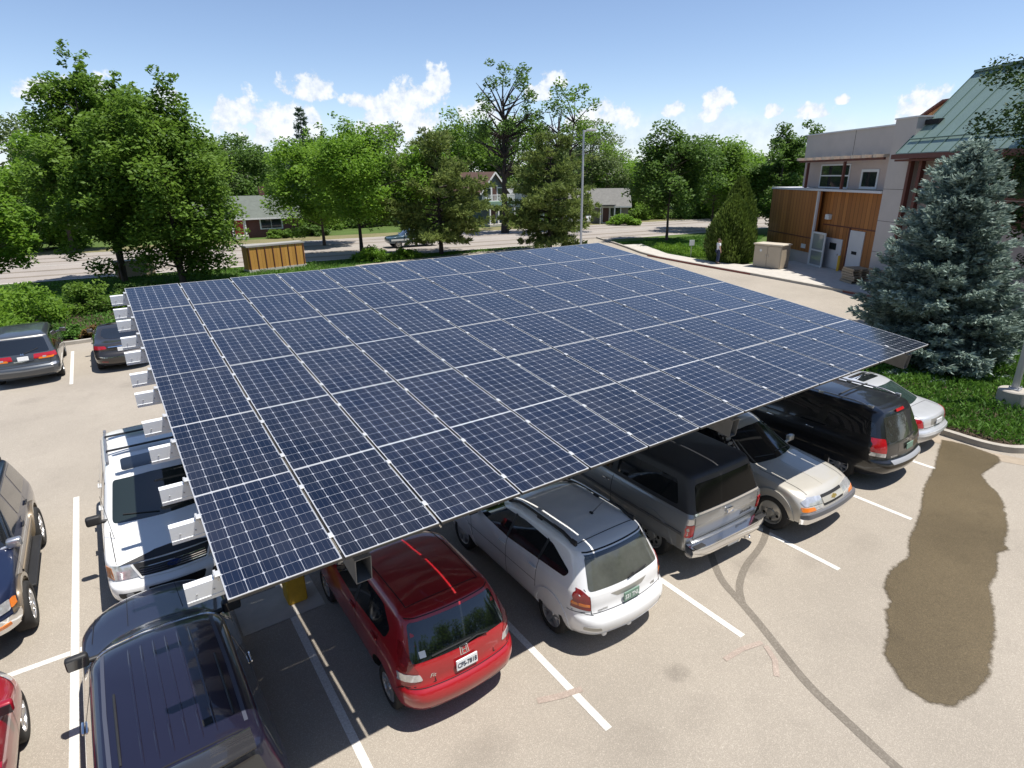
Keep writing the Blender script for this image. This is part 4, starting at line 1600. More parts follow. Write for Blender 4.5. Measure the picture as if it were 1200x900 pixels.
c.decal('plate_recess', 'B', [(-.3, .73), (.3, .73), (.3, .88), (-.3, .88)], STEELRIM, .003, .02)
c.plate('B', 0, .80, '', WHITEP, INK, .3, .13)
c.strip('bumper_strip', 'B', [(-.84, .55), (0, .55), (.84, .55)], .06, SILVER, .012)
c.seams('LR', [[(-.15, .3), (-.15, .98)], [(.8, .3), (.85, .93)], [(-1.0, .5), (-1.05, .98)]])
c.seams('T', [[(-.62, -1.62), (.62, -1.62)], [(-.62, -1.62), (-.64, -2.1)], [(.62, -1.62), (.64, -2.1)]])
c.handles([(-.05, .85), (-.92, .87)], SILVER)
c.mirror(.7, .98, SILVER)
c.wells((1.4, -1.32), .34, .32, .31, .2, ALLOY, 'spoke', spokes=5)

# ---- 7 white sport utility facing the camera, half under the left edge
WHITE2 = paint('white suv paint', (.76, .76, .74), metal=0.0, rough=.3)
c = Car('suv_car', 'white SUV with roof rack and black mirrors nosing out from under the left canopy edge', 'suv', (-.29, 7.12, 0), math.pi, 4.81, 1.83,
        dict(front=[(2.15, .3), (2.34, .36), (2.43, .42), (2.46, .46), (2.465, .64), (2.42, .685), (2.35, .71), (2.31, .75), (2.27, .95), (2.15, 1.03), (1.3, 1.10), (1.05, 1.15), (.42, 1.64), (.2, 1.72), (0, 1.74)],
             rear=[(-2.2, .36), (-2.35, .45), (-2.4, .6), (-2.36, .72), (-2.33, 1.05), (-2.1, 1.62), (-2.0, 1.72), (-1.8, 1.74)],
             width=W_(1.83, [(.3, .88), (.42, .98), (.65, 1.0), (.95, .985), (1.05, .95), (1.14, .925), (1.6, .80), (1.69, .755), (1.74, .67)]),
             cf=[(.2, .14), (.9, .16), (1.1, .12), (1.7, .08)], cr=[(.2, .08), (2, .08)], rf=[(.2, .25), (.9, .2), (1.1, .2), (1.7, .18)], rr_=[(.2, .15), (2, .16)], bow=.025, crown=.045), WHITE2)
c.root['group'] = ROW
c.decal('windscreen', 'F', [(-.72, 1.14), (0, 1.13), (.72, 1.14), (.60, 1.62), (0, 1.64), (-.60, 1.62)], mat('dark green glass', (.018, .026, .024), .06, coat=1.0), .004, .05)
c.decal('side_window', 'LR', [(.70, 1.17), (.28, 1.58), (-1.9, 1.6), (-2.1, 1.2), (-.8, 1.15)], GLASS, .004, .05)
for y in (-.12, -1.05):
    c.strip('window_pillar', 'LR', [(y, 1.14), (y - .05, 1.6)], .06, WHITE2 if y < -1 else BLACKP, .006)
c.decal('rear_window', 'B', [(-.7, 1.1), (.7, 1.1), (.6, 1.6), (-.6, 1.6)], GLASS, .004, .05)
for s in (-1, 1):
    hl = c.decal('headlight', 'F', [(s * .47, .765), (s * .80, .755), (s * .83, .80), (s * .83, .965), (s * .57, .97)], LAMP_CLEAR, .01, .02)
    c.decal('indicator_lens', 'F', [(s * .80, .755), (s * .91, .78), (s * .90, .94), (s * .81, .94)], mat('amber side lens', (.5, .22, .1), .2, coat=1.0), .0115, .015)
    c.decal('fog_lamp_recess', 'F', [(s * .48, .49), (s * .78, .51), (s * .80, .60), (s * .50, .60)], BLACKP, .006, .03)
    c.decal('fog_lamp', 'F', [(s * .60, .525), (s * .70, .53), (s * .70, .59), (s * .60, .59)], LAMP_CLEAR, .01, .03)
gr = c.decal('grille', 'F', [(-.46, .75), (.46, .75), (.55, .96), (-.55, .96)], BLACKP, .006, .04)
for k, z in enumerate((.785, .82, .855, .89)):
    c.strip('grille_bar', 'F', [(-.46, z), (0, z + .004), (.46, z)], .012, CHROME, .014)
c.strip('grille_frame', 'F', [(-.55, .95), (-.46, .74), (0, .73), (.46, .74), (.55, .95)], .03, WHITE2, .016)
c.text('badge', 'F', 'Ford', .07, 0, .84, CHROME, off=.02, slant=.3)
c.decal('badge_oval', 'F', [(.1 * math.cos(a * math.pi / 8), .842 + .042 * math.sin(a * math.pi / 8)) for a in range(16)], mat('blue badge', (.02, .04, .15), .3), .017)
c.decal('lower_intake', 'F', [(-.36, .49), (.36, .49), (.41, .63), (-.41, .63)], SEAM, .006, .04)
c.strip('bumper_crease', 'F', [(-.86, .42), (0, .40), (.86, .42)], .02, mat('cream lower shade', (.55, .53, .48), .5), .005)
c.strip('bonnet_deflector', 'F', [(-.72, .985), (-.4, 1.0), (0, 1.005), (.4, 1.0), (.72, .985)], .05, BLACKP, .02)
c.seams('T', [[(-.74, 2.1), (-.77, 1.2)], [(.74, 2.1), (.77, 1.2)]], .012)
c.seams('LR', [[(1.05, .45), (1.05, 1.08)], [(-.1, .45), (-.1, 1.14)], [(-1.05, .5), (-1.05, 1.14)]])
c.decal('sunroof', 'T', [(-.44, .22), (.44, .22), (.44, -.22), (-.44, -.22)], GLASS, .006, .07)
c.roof_rail((-.63, .63), -.15, -1.95, 1.75, mat('silver grey rail', (.2, .21, .24), .4, metal=.3), .022, True, .055)
for y in (-.55, -1.35):
    mb = MB()
    h, n = c.ray('T', 0, y)
    mb.rbox((0, y, h.z + .05), (1.26, .06, .03), .012)
    mb.build('roof_crossbar', BLACKP, c.root, smooth=40)
c.wiper('F', [(-.62, 1.16), (-.05, 1.20)], lift=.02)
c.wiper('F', [(.03, 1.16), (.55, 1.21)], lift=.02)
c.mirror(.85, 1.17, BLACKP, (.22, .12, .16), .06)
c.handles([(.0, 1.0), (-.95, 1.02)], WHITE2)
for s in (-1, 1):
    mb = MB()
    mb.rbox((s * .93, -.05, .38), (.12, 2.0, .05), .02)
    mb.build('running_board', BLACKP, c.root)
mb = MB()
h, n = c.ray('T', .72, 1.45)
mb.tube([h, h + Vector((.05, -.1, .75))], [.005, .003], 5)
mb.build('aerial', BLACKP, c.root)
c.wells((1.47, -1.42), .41, .40, .375, .23, ALLOY, 'spoke', spokes=5, lip=(.05, .008, WHITE2))

# ---- 8 black sport utility, roof ribs, tail cut by the bottom edge
NAVYBLK = paint('blue black paint', (.014, .013, .03), metal=.3, rough=.3)
c = Car('suv_car', 'blue black SUV with ribbed roof in the lower left, half shaded by the canopy corner', 'suv', (-.62, 2.1, 0), R(1.0), 4.5, 1.74,
        dict(front=[(2.0, .3), (2.15, .4), (2.2, .55), (2.2, .7), (2.15, .85), (2.02, .96), (1.2, 1.06), (.95, 1.1), (.25, 1.56), (.02, 1.62), (-.1, 1.63)],
             rear=[(-2.25, .36), (-2.35, .45), (-2.39, .6), (-2.35, .75), (-2.35, 1.0), (-2.32, 1.08), (-2.17, 1.55), (-2.11, 1.62), (-1.95, 1.63)],
             width=W_(1.74, [(.3, .9), (.4, .97), (.65, 1.0), (.9, .985), (1.0, .955), (1.08, .93), (1.52, .79), (1.59, .755), (1.63, .68)]),
             cf=[(.2, .16), (1.0, .3), (1.6, .12)], cr=[(.2, .05), (2, .05)], rf=[(.2, .32), (1.0, .42), (1.6, .2)], rr_=[(.2, .12), (2, .12)], bow=.03, crown=.04), NAVYBLK)
c.root['group'] = ROW
c.decal('windscreen', 'F', [(-.66, 1.1), (0, 1.09), (.66, 1.1), (.57, 1.52), (0, 1.55), (-.57, 1.52)], GLASS, .004, .05)
c.strip('windscreen_trim', 'F', [(-.60, 1.52), (-.4, 1.565), (0, 1.58), (.4, 1.565), (.60, 1.52)], .025, CHROME, .006)
c.decal('side_window', 'LR', [(.75, 1.11), (.28, 1.52), (-1.8, 1.54), (-1.98, 1.12)], GLASS, .004, .05)
c.strip('window_pillar', 'LR', [(-.35, 1.1), (-.38, 1.53)], .08, NAVYBLK, .007)
c.decal('rear_window', 'B', [(-.66, 1.1), (.66, 1.1), (.57, 1.5), (-.57, 1.5)], GLASS, .004, .05)
rib = MB()
for k, x in enumerate((-.3, -.18, -.06, .06, .18, .3)):
    pts = []
    vs, fs = [], []
    for i in range(15):
        y = -.1 - 1.72 * i / 14
        h, n = c.ray('T', x, y)
        z = h.z
        hh = .009 * min(1, i * .8, (14 - i) * .8)
        vs += [(x - .014, y, z - .004), (x - .007, y, z + hh), (x + .007, y, z + hh), (x + .014, y, z - .004)]
    for i in range(14):
        for q in range(3):
            fs.append((4 * i + q, 4 * i + q + 1, 4 * i + q + 5, 4 * i + q + 4))
    rib.add(vs, fs)
rib.build('roof_rib', NAVYBLK, c.root, smooth=60)
for s in (-1, 1):
    c.strip('drip_channel', 'T', [(s * .545, .0), (s * .56, -1.0), (s * .55, -1.85)], .035, mat('grey roof channel', (.06, .065, .09), .4), .006)
c.seams('T', [[(-.5, -1.93), (.5, -1.93)]], .014)
mb = MB()
vs, fs = [], []
for i in range(13):
    x = -.56 + 1.12 * i / 12
    b = .05 * (x / .56) ** 2
    vs += [(x, -1.99 + b, 1.655 - .03 * (x / .56) ** 2), (x, -2.13 + b, 1.70 - .03 * (x / .56) ** 2), (x, -2.25 + b, 1.66 - .03 * (x / .56) ** 2), (x, -2.23 + b, 1.62 - .03 * (x / .56) ** 2)]
for i in range(12):
    for q in range(4):
        fs.append((4 * i + q, 4 * i + (q + 1) % 4, 4 * i + (q + 1) % 4 + 4, 4 * i + q + 4))
fs += [(0, 1, 2, 3), (51, 50, 49, 48)]
mb.add(vs, fs)
mb.build('roof_spoiler', mat('glossy black spoiler', (.03, .03, .033), .12, coat=1.0), c.root, smooth=50)
c.roof_rail((-.47, .47), -.75, -1.7, 1.65, BLACKP, .012, False, .012)
c.decal('roof_dimple', 'T', [(.2, -1.62), (.29, -1.62), (.29, -1.7), (.2, -1.7)], SEAM, .004)
c.seams('T', [[(-.68, 1.95), (-.72, 1.1)], [(.68, 1.95), (.72, 1.1)], [(-.3, 2.0), (-.32, 1.15)], [(.3, 2.0), (.32, 1.15)]], .008)
for s in (-1, 1):
    c.decal('headlight', 'F', [(s * .42, .72), (s * .78, .72), (s * .8, .84), (s * .42, .84)], LAMP_CLEAR, .008, .02)
    c.decal('tail_lamp', 'B', [(s * .72, .75), (s * .86, .75), (s * .86, 1.05), (s * .72, 1.05)], LAMP_RED, .01, .02)
    c.decal('indicator_lens', 'F', [(s * .80, .73), (s * .87, .73), (s * .87, .84), (s * .81, .84)], LAMP_AMBER, .009, .01)
c.decal('front_bumper', 'F', [(-.86, .45), (.86, .45), (.86, .62), (-.86, .62)], BLACKP, .05, .03, None, .12)
c.seams('LR', [[(.85, .4), (.85, 1.05)], [(-.4, .4), (-.4, 1.08)]])
c.mirror(.62, 1.17, BLACKP, (.23, .1, .18), .1)
c.handles([(-.25, .98)], CHROME)
c.wells((1.32, -1.3), .38, .37, .345, .22, ALLOY, 'spoke', spokes=5)

# ---- 9 navy sport utility on the left facing the camera
NAVY = paint('navy blue paint', (.012, .02, .055), metal=.3)
TAN_REFL = paint('tan lower paint', (.2, .155, .1), metal=.35)  # golden brown reflection on the lower sides, put into the colour
c = Car('suv_car', 'navy blue SUV with tan lower sides and chrome bumper at the left margin', 'suv', (-3.16, 7.05, 0), math.pi, 4.6, 1.76,
        dict(front=[(1.95, .36), (2.1, .46), (2.16, .6), (2.16, .75), (2.1, .9), (1.95, 1.0), (1.15, 1.08), (.9, 1.12), (.3, 1.6), (.1, 1.67), (0, 1.68)],
             rear=[(-2.2, .4), (-2.3, .5), (-2.32, .7), (-2.28, 1.0), (-2.24, 1.1), (-2.05, 1.58), (-1.98, 1.66), (-1.8, 1.68)],
             width=W_(1.76, [(.36, .9), (.46, .97), (.7, 1.0), (.95, .985), (1.02, .955), (1.1, .93), (1.55, .78), (1.63, .74), (1.68, .66)]),
             cf=[(.2, .12), (1.0, .2), (1.6, .1)], cr=[(.2, .06), (2, .06)], rf=[(.2, .22), (1.0, .28), (1.6, .2)], rr_=[(.2, .14), (2, .14)], bow=.025, crown=.04), NAVY)
c.regions(TAN_REFL, lambda p: p.z < .74 and abs(p.x) > .8)
c.decal('windscreen', 'F', [(-.66, 1.12), (.66, 1.12), (.56, 1.58), (-.56, 1.58)], GLASS_GREEN, .004, .05)
c.decal('side_window', 'LR', [(.78, 1.13), (.32, 1.55), (-.3, 1.58), (-.35, 1.12)], GLASS, .004, .05)
c.decal('side_window', 'LR', [(-.42, 1.12), (-.4, 1.58), (-1.15, 1.58), (-1.2, 1.12)], GLASS, .004, .05)
c.decal('quarter_window', 'LR', [(-1.28, 1.13), (-1.25, 1.57), (-1.85, 1.55), (-2.02, 1.15)], GLASS, .004, .05)
for s in (-1, 1):
    c.decal('headlight', 'F', [(s * .44, .74), (s * .79, .74), (s * .79, .87), (s * .46, .87)], LAMP_CLEAR, .008, .02)
    c.decal('indicator_lens', 'F', [(s * .795, .745), (s * .865, .75), (s * .86, .86), (s * .795, .86)], LAMP_AMBER, .01, .02)
    c.decal('bumper_lamp', 'F', [(s * .5, .55), (s * .74, .56), (s * .74, .61), (s * .5, .60)], LAMP_AMBER, .058, .01)
c.decal('front_bumper', 'F', [(-.86, .47), (.86, .47), (.86, .68), (-.86, .68)], CHROME, .05, .04, None, .12)
c.decal('lower_valance', 'F', [(-.8, .36), (.8, .36), (.83, .47), (-.83, .47)], TAN_REFL, .02, .02, None, .08)
c.decal('grille', 'F', [(-.4, .73), (.4, .73), (.41, .88), (-.41, .88)], CHROME, .008, .03)
c.strip('grille_bar', 'F', [(-.36, .8), (.36, .8)], .08, SEAM, .012)
c.seams('LR', [[(.92, .45), (.92, 1.05)], [(-.38, .45), (-.38, 1.1)], [(-1.22, .5), (-1.22, 1.1)]])
c.strip('side_moulding', 'LR', [(.9, .74), (-1.25, .74)], .05, mat('tan moulding', (.25, .2, .14), .5), .014)
c.mirror(.72, 1.14, ALLOY, (.2, .13, .15), .05)
c.handles([(-.25, 1.0), (-1.1, 1.02)], BLACKP)
for s in (-1, 1):
    mb = MB()
    mb.rbox((s * .9, 0, .40), (.14, 1.75, .05), .02)
    mb.build('running_board', BLACKP, c.root)
c.roof_rail((-.58, .58), -.2, -1.8, 1.68, BLACKP, .018, True, .05)
c.wells((1.33, -1.35), .42, .4, .37, .25, ALLOY, 'spoke', spokes=6, inset=-.06, lip=(.06, .04, TAN_REFL))

# ---- 10 red car cut by the lower left corner
RED2 = paint('dark red paint', (.3, .005, .016), metal=.1, rough=.38)
c = Car('sedan_car', 'dark red car at the bottom left corner with silver wheel showing', 'car', (-3.07, 2.0, 0), 0, 4.5, 1.76,
        dict(front=[(1.95, .2), (2.12, .32), (2.17, .5), (2.1, .68), (1.8, .82), (1.15, .95), (.9, 1.0), (.15, 1.36), (-.1, 1.4), (-.2, 1.41)],
             rear=[(-2.05, .24), (-2.2, .36), (-2.24, .55), (-2.15, .7), (-2.12, .92), (-2.0, 1.0), (-1.5, 1.05), (-.85, 1.33), (-.6, 1.39), (-.4, 1.41)],
             width=W_(1.76, [(.2, .88), (.32, .97), (.55, 1.0), (.8, .99), (.92, .955), (1.02, .91), (1.33, .74), (1.38, .7), (1.41, .62)]),
             cf=[(.2, .2), (.9, .34), (1.4, .1)], cr=[(.2, .14), (1.4, .1)], rf=[(.2, .4), (.9, .45), (1.4, .2)], rr_=[(.2, .3), (1.4, .2)], crown=.04), RED2)
c.decal('windscreen', 'F', [(-.6, 1.02), (.6, 1.02), (.5, 1.33), (-.5, 1.33)], GLASS, .004, .05)
c.decal('side_window', 'LR', [(.72, 1.0), (.15, 1.3), (-.6, 1.32), (-1.1, 1.05), (-.2, .97)], GLASS, .004, .05)
c.decal('rear_window', 'B', [(-.58, 1.07), (.58, 1.07), (.48, 1.32), (-.48, 1.32)], GLASS, .004, .05)
for s in (-1, 1):
    c.decal('headlight', 'F', [(s * .45, .64), (s * .84, .70), (s * .82, .80), (s * .5, .74)], LAMP_CLEAR, .008, .03)
    c.decal('tail_lamp', 'B', [(s * .5, .75), (s * .84, .78), (s * .84, .9), (s * .5, .88)], LAMP_RED, .008, .03)
c.seams('LR', [[(.85, .3), (.9, .95)], [(-.2, .3), (-.2, .98)], [(1.2, .72), (1.75, .78)]])
c.seams('T', [[(-.62, 1.85), (-.66, 1.05)], [(.62, 1.85), (.66, 1.05)]], .01)
c.mirror(.62, 1.0, RED2)
c.handles([(-.1, .86)], RED2)
c.wells((1.3, -1.35), .35, .33, .325, .21, ALLOY, 'spoke', spokes=5)

# ---- 11 grey minivan at the back left
SLATE = paint('slate grey paint', (.075, .085, .098), metal=.35)
c = Car('minivan', 'slate grey minivan at the back left kerb with wide red and amber tail lamps', 'minivan', (-3.05, 22.5, 0), 0, 5.1, 1.92,
        dict(front=[(2.3, .24), (2.5, .36), (2.53, .55), (2.45, .78), (2.2, .92), (1.6, 1.05), (1.35, 1.1), (.5, 1.58), (.2, 1.68), (0, 1.7)],
             rear=[(-2.35, .28), (-2.5, .38), (-2.55, .5), (-2.55, .66), (-2.46, .72), (-2.44, .95), (-2.4, 1.08), (-2.2, 1.6), (-2.12, 1.68), (-1.95, 1.7)],
             width=W_(1.92, [(.24, .88), (.38, .97), (.6, 1.0), (.9, .99), (1.05, .955), (1.12, .93), (1.55, .82), (1.64, .78), (1.7, .7)]),
             cf=[(.2, .18), (1.0, .28), (1.7, .1)], cr=[(.2, .1), (1.7, .07)], rf=[(.2, .4), (1.7, .2)], rr_=[(.2, .24), (.9, .2), (1.7, .15)], crown=.05), SLATE)
c.decal('rear_window', 'B', [(-.74, 1.12), (.74, 1.12), (.66, 1.58), (-.66, 1.58)], GLASS, .004, .06)
c.decal('side_window', 'LR', [(1.0, 1.12), (.45, 1.52), (-1.9, 1.58), (-2.15, 1.16)], GLASS, .004, .06)
c.decal('windscreen', 'F', [(-.7, 1.12), (.7, 1.12), (.6, 1.58), (-.6, 1.58)], GLASS, .004, .05)
for s in (-1, 1):
    c.decal('tail_lamp', 'B', [(s * .28, .93), (s * .9, .93), (s * .94, 1.08), (s * .3, 1.08)], LAMP_RED, .01, .02)
    c.decal('indicator_lens', 'B', [(s * .4, .90), (s * .8, .90), (s * .84, .96), (s * .42, .96)], LAMP_AMBER, .012, .02)
    c.decal('reversing_lamp', 'B', [(s * .52, .935), (s * .62, .935), (s * .62, .985), (s * .52, .985)], LAMP_CLEAR, .0135, .01)
    c.decal('bumper_reflector', 'B', [(s * .70, .66), (s * .84, .66), (s * .84, .74), (s * .70, .72)], LAMP_CLEAR, .01, .02)
c.strip('plate_trim', 'B', [(-.26, .88), (.26, .88)], .025, CHROME, .014)
c.strip('bumper_step', 'B', [(-.75, .60), (0, .58), (.75, .60)], .05, mat('grey bumper top', (.16, .165, .17), .4), .012)
c.plate('B', 0, .97, '', WHITEP, INK, .3, .14)
c.text('badge', 'B', 'H', .1, 0, 1.1, CHROME, sx=1.2)
c.seams('B', [[(-.7, .72), (.7, .72)], [(-.7, .72), (-.76, 1.1)], [(.7, .72), (.76, 1.1)]], .012)
c.strip('window_trim', 'B', [(-.74, 1.62), (0, 1.63), (.74, 1.62)], .03, STEELRIM, .008)
c.wiper('B', [(.05, 1.12), (.45, 1.25)], lift=.02)
c.seams('LR', [[(.3, .4), (.3, 1.1)], [(1.2, .4), (1.2, 1.05)], [(-.9, .5), (-.9, 1.1)]])
c.mirror(.9, 1.14, SLATE)
c.handles([(.2, .98), (-.8, 1.0)], BLACKP)
c.wells((1.5, -1.5), .37, .35, .335, .21, ALLOY, 'spoke', spokes=7)

# ---- 12 dark sedan at the back
BRONZE = paint('dark bronze paint', (.04, .036, .034), metal=.4)
c = Car('sedan_car', 'dark bronze sedan at the back kerb, partly hidden by the canopy purlin ends', 'car', (-.25, 22.3, 0), 0, 4.53, 1.775,
        dict(front=[(2.0, .2), (2.2, .32), (2.25, .5), (2.2, .68), (1.9, .84), (1.2, .97), (.95, 1.02), (.15, 1.36), (-.15, 1.41), (-.3, 1.42)],
             rear=[(-2.08, .24), (-2.22, .36), (-2.27, .52), (-2.24, .66), (-2.15, .76), (-2.14, .92), (-2.08, 1.02), (-1.7, 1.06), (-1.45, 1.1), (-.8, 1.35), (-.55, 1.4), (-.4, 1.42)],
             width=W_(1.775, [(.2, .88), (.32, .97), (.55, 1.0), (.85, .99), (.98, .95), (1.05, .91), (1.34, .73), (1.39, .69), (1.42, .6)]),
             cf=[(.2, .18), (.9, .3), (1.4, .1)], cr=[(.2, .16), (1.4, .1)], rf=[(.2, .4), (.9, .4), (1.4, .2)], rr_=[(.2, .34), (.9, .3), (1.4, .2)], crown=.04), BRONZE)
c.decal('rear_window', 'B', [(-.6, 1.09), (.6, 1.09), (.5, 1.34), (-.5, 1.34)], GLASS, .004, .05)
c.decal('side_window', 'LR', [(.8, 1.03), (.15, 1.3), (-.6, 1.33), (-1.2, 1.1), (-.2, .99)], GLASS, .004, .05)
c.decal('windscreen', 'F', [(-.6, 1.04), (.6, 1.04), (.5, 1.34), (-.5, 1.34)], GLASS, .004, .05)
for s in (-1, 1):
    c.decal('tail_lamp', 'B', [(s * .46, .88), (s * .86, .84), (s * .85, .98), (s * .5, .97)], LAMP_RED, .01, .03)
    c.decal('bumper_reflector', 'B', [(s * .5, .4), (s * .7, .42), (s * .7, .46), (s * .5, .44)], LAMP_DARKRED, .006, .01)
c.strip('boot_trim', 'B', [(-.42, .93), (.42, .93)], .025, CHROME, .01)
c.strip('bumper_highlight', 'B', [(-.8, .62), (-.55, .58), (.55, .58), (.8, .62)], .02, CHROME, .006)
c.plate('B', 0, .83, '', WHITEP, INK, .3, .14)
c.seams('LR', [[(-.15, .3), (-.15, 1.0)], [(.85, .3), (.9, .97)]])
c.mirror(.7, 1.02, BRONZE)
c.handles([(-.05, .88), (-.95, .9)], BRONZE)
c.wells((1.35, -1.35), .35, .33, .32, .21, ALLOY, 'spoke', spokes=5)

# ---- 13 pale blue pickup on the street, 14 white van far off
PALEBLUE = paint('pale blue paint', (.045, .085, .12), metal=.2)
c = Car('pickup_truck', 'old blue pickup on the street behind the pine trunk', 'pickup truck', (25.6, 50.3, 0), R(83), 5.2, 1.95,
        dict(front=[(2.4, .4), (2.55, .5), (2.6, .7), (2.55, .95), (2.3, 1.05), (1.4, 1.1), (1.2, 1.16), (.6, 1.62), (.4, 1.7), (.2, 1.72)],
             rear=[(-2.5, .45), (-2.58, .6), (-2.6, .9), (-2.58, 1.08), (-.75, 1.12), (-.66, 1.2), (-.52, 1.62), (-.42, 1.7), (-.3, 1.72)],
             width=W_(1.95, [(.4, .9), (.5, .97), (.75, 1.0), (1.0, .98), (1.1, .94), (1.18, .9), (1.6, .76), (1.68, .72), (1.72, .64)]),
             cf=[(.2, .08), (2, .1)], cr=[(.2, .03), (2, .03)], rf=[(.2, .15), (2, .18)], rr_=[(.2, .08), (2, .1)], bow=.02, crown=.04), PALEBLUE)
c.decal('side_window', 'LR', [(1.0, 1.2), (.6, 1.6), (-.35, 1.6), (-.45, 1.2)], GLASS, .004, .05)
c.decal('windscreen', 'F', [(-.7, 1.2), (.7, 1.2), (.6, 1.62), (-.6, 1.62)], GLASS, .004, .05)
c.decal('side_band', 'LR', [(2.35, .68), (-2.4, .68), (-2.4, .85), (2.35, .85)], mat('white side band', (.6, .62, .62), .4), .006, .02)
c.decal('rear_window', 'B', [(-.6, 1.22), (.6, 1.22), (.5, 1.58), (-.5, 1.58)], GLASS, .004, .05)
c.mirror(.95, 1.2, CHROME)
c.wells((1.65, -1.5), .42, .4, .37, .24, STEELRIM, 'disc', spokes=6)
WHITE3 = paint('far white paint', (.7, .72, .74), metal=0)
c = Car('van', 'white van standing in front of the grey house, seen past the lamp post', 'van', (55.6, 60.6, 0), R(15), 4.6, 1.85,
        dict(front=[(2.1, .3), (2.25, .4), (2.3, .6), (2.2, .9), (1.6, 1.1), (1.4, 1.15), (.8, 1.65), (.5, 1.78), (.3, 1.8)],
             rear=[(-2.2, .3), (-2.28, .45), (-2.3, .7), (-2.28, 1.1), (-2.15, 1.7), (-2.08, 1.78), (-1.9, 1.8)],
             width=W_(1.85, [(.3, .9), (.45, .98), (.8, 1.0), (1.1, .95), (1.65, .82), (1.75, .78), (1.8, .7)]),
             cf=[(.2, .15), (2, .15)], cr=[(.2, .06), (2, .06)], rf=[(.2, .25), (2, .2)], rr_=[(.2, .12), (2, .12)], crown=.04), WHITE3)
c.decal('rear_window', 'B', [(-.72, 1.15), (.72, 1.15), (.62, 1.65), (-.62, 1.65)], GLASS, .004, .05)
c.decal('side_window', 'LR', [(1.2, 1.15), (.75, 1.6), (-1.95, 1.65), (-2.1, 1.15)], GLASS, .004, .05)
for s in (-1, 1):
    c.decal('tail_lamp', 'B', [(s * .78, .75), (s * .9, .75), (s * .9, 1.1), (s * .78, 1.1)], LAMP_RED, .01, .02)
c.wells((1.4, -1.35), .37, .35, .33, .21, ALLOY, 'disc', spokes=6)

# ================================================================== building on the right
WOOD = None


def board_mat(name, c1, c2, pitch, axis='X', rough=0.6, gap=0.04, coat=0.0):
    """boards of varying tone with dark joints, in the object's own coordinates"""
    m = bpy.data.materials.new(name)
    m.use_nodes = True
    nt = m.node_tree
    N, L = nt.nodes, nt.links
    b = N['Principled BSDF']
    b.inputs['Roughness'].default_value = rough
    set_in(b, ('Coat Weight', 'Clearcoat'), coat)
    tc = N.new('ShaderNodeTexCoord')
    sp = N.new('ShaderNodeSeparateXYZ')
    L.new(tc.outputs['Object'], sp.inputs[0])

    def ma(op, a, b2=None):
        n = N.new('ShaderNodeMath')
        n.operation = op
        for i, v in enumerate((a, b2)):
            if v is None:
                continue
            if isinstance(v, (int, float)):
                n.inputs[i].default_value = v
            else:
                L.new(v, n.inputs[i])
        return n.outputs[0]
    u = ma('DIVIDE', sp.outputs['XYZ'.index(axis)], pitch)
    wn = N.new('ShaderNodeTexWhiteNoise')
    wn.noise_dimensions = '1D'
    L.new(ma('FLOOR', u), wn.inputs['W'])
    mp = N.new('ShaderNodeMapping')
    mp.inputs['Scale'].default_value = (9, 9, 0.9) if axis != 'Z' else (0.9, 0.9, 9)
    L.new(tc.outputs['Object'], mp.inputs[0])
    no = N.new('ShaderNodeTexNoise')
    no.inputs['Scale'].default_value = 1.4
    no.inputs['Detail'].default_value = 7
    no.inputs['Roughness'].default_value = 0.7
    L.new(mp.outputs[0], no.inputs['Vector'])
    mx = N.new('ShaderNodeMixRGB')
    L.new(ma('ADD', ma('MULTIPLY', wn.outputs['Value'], 0.5), ma('MULTIPLY', no.outputs['Fac'], 0.6)), mx.inputs['Fac'])
    mx.inputs['Color1'].default_value = (*c1, 1)
    mx.inputs['Color2'].default_value = (*c2, 1)
    gp = N.new('ShaderNodeMixRGB')
    L.new(ma('LESS_THAN', ma('FRACT', u), gap), gp.inputs['Fac'])
    L.new(mx.outputs[0], gp.inputs['Color1'])
    gp.inputs['Color2'].default_value = (c1[0] * .3, c1[1] * .3, c1[2] * .3, 1)
    L.new(gp.outputs[0], b.inputs['Base Color'])
    return m


WOOD = board_mat('stained cedar boards', (.2, .072, .018), (.46, .19, .052), .42, 'X', coat=.1, gap=.085)
STUCCO = mat('pale stucco', (.46, .42, .39), .95, var=.07, vscale=.8, bump=.2, bscale=30)
STUCCO2 = mat('warm stucco', (.44, .36, .32), .95, var=.07, vscale=.8, bump=.2, bscale=30)
CAPM = mat('grey metal coping', (.62, .62, .64), .5, metal=.2)
BROWNP = mat('brown painted timber', (.11, .035, .025), .55, var=.15, vscale=3)
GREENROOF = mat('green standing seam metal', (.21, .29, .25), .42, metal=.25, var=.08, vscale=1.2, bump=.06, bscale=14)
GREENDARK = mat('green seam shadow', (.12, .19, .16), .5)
WINGL = mat('building window glass', (.02, .028, .028), .05, coat=1.0)
FRAMEW = mat('pale window frame', (.62, .63, .62), .5)
DOORG = mat('pale grey door paint', (.55, .55, .55), .5, var=.05, vscale=2)
RAFT = mat('pale timber rafter ends', (.62, .5, .38), .8, var=.2, vscale=6)

bld = thing('commercial_building', 'two storey stucco and cedar building with green metal roof on the right', 'building', (45.29, 23.85, 0), math.atan2(-.8530, -.5219))


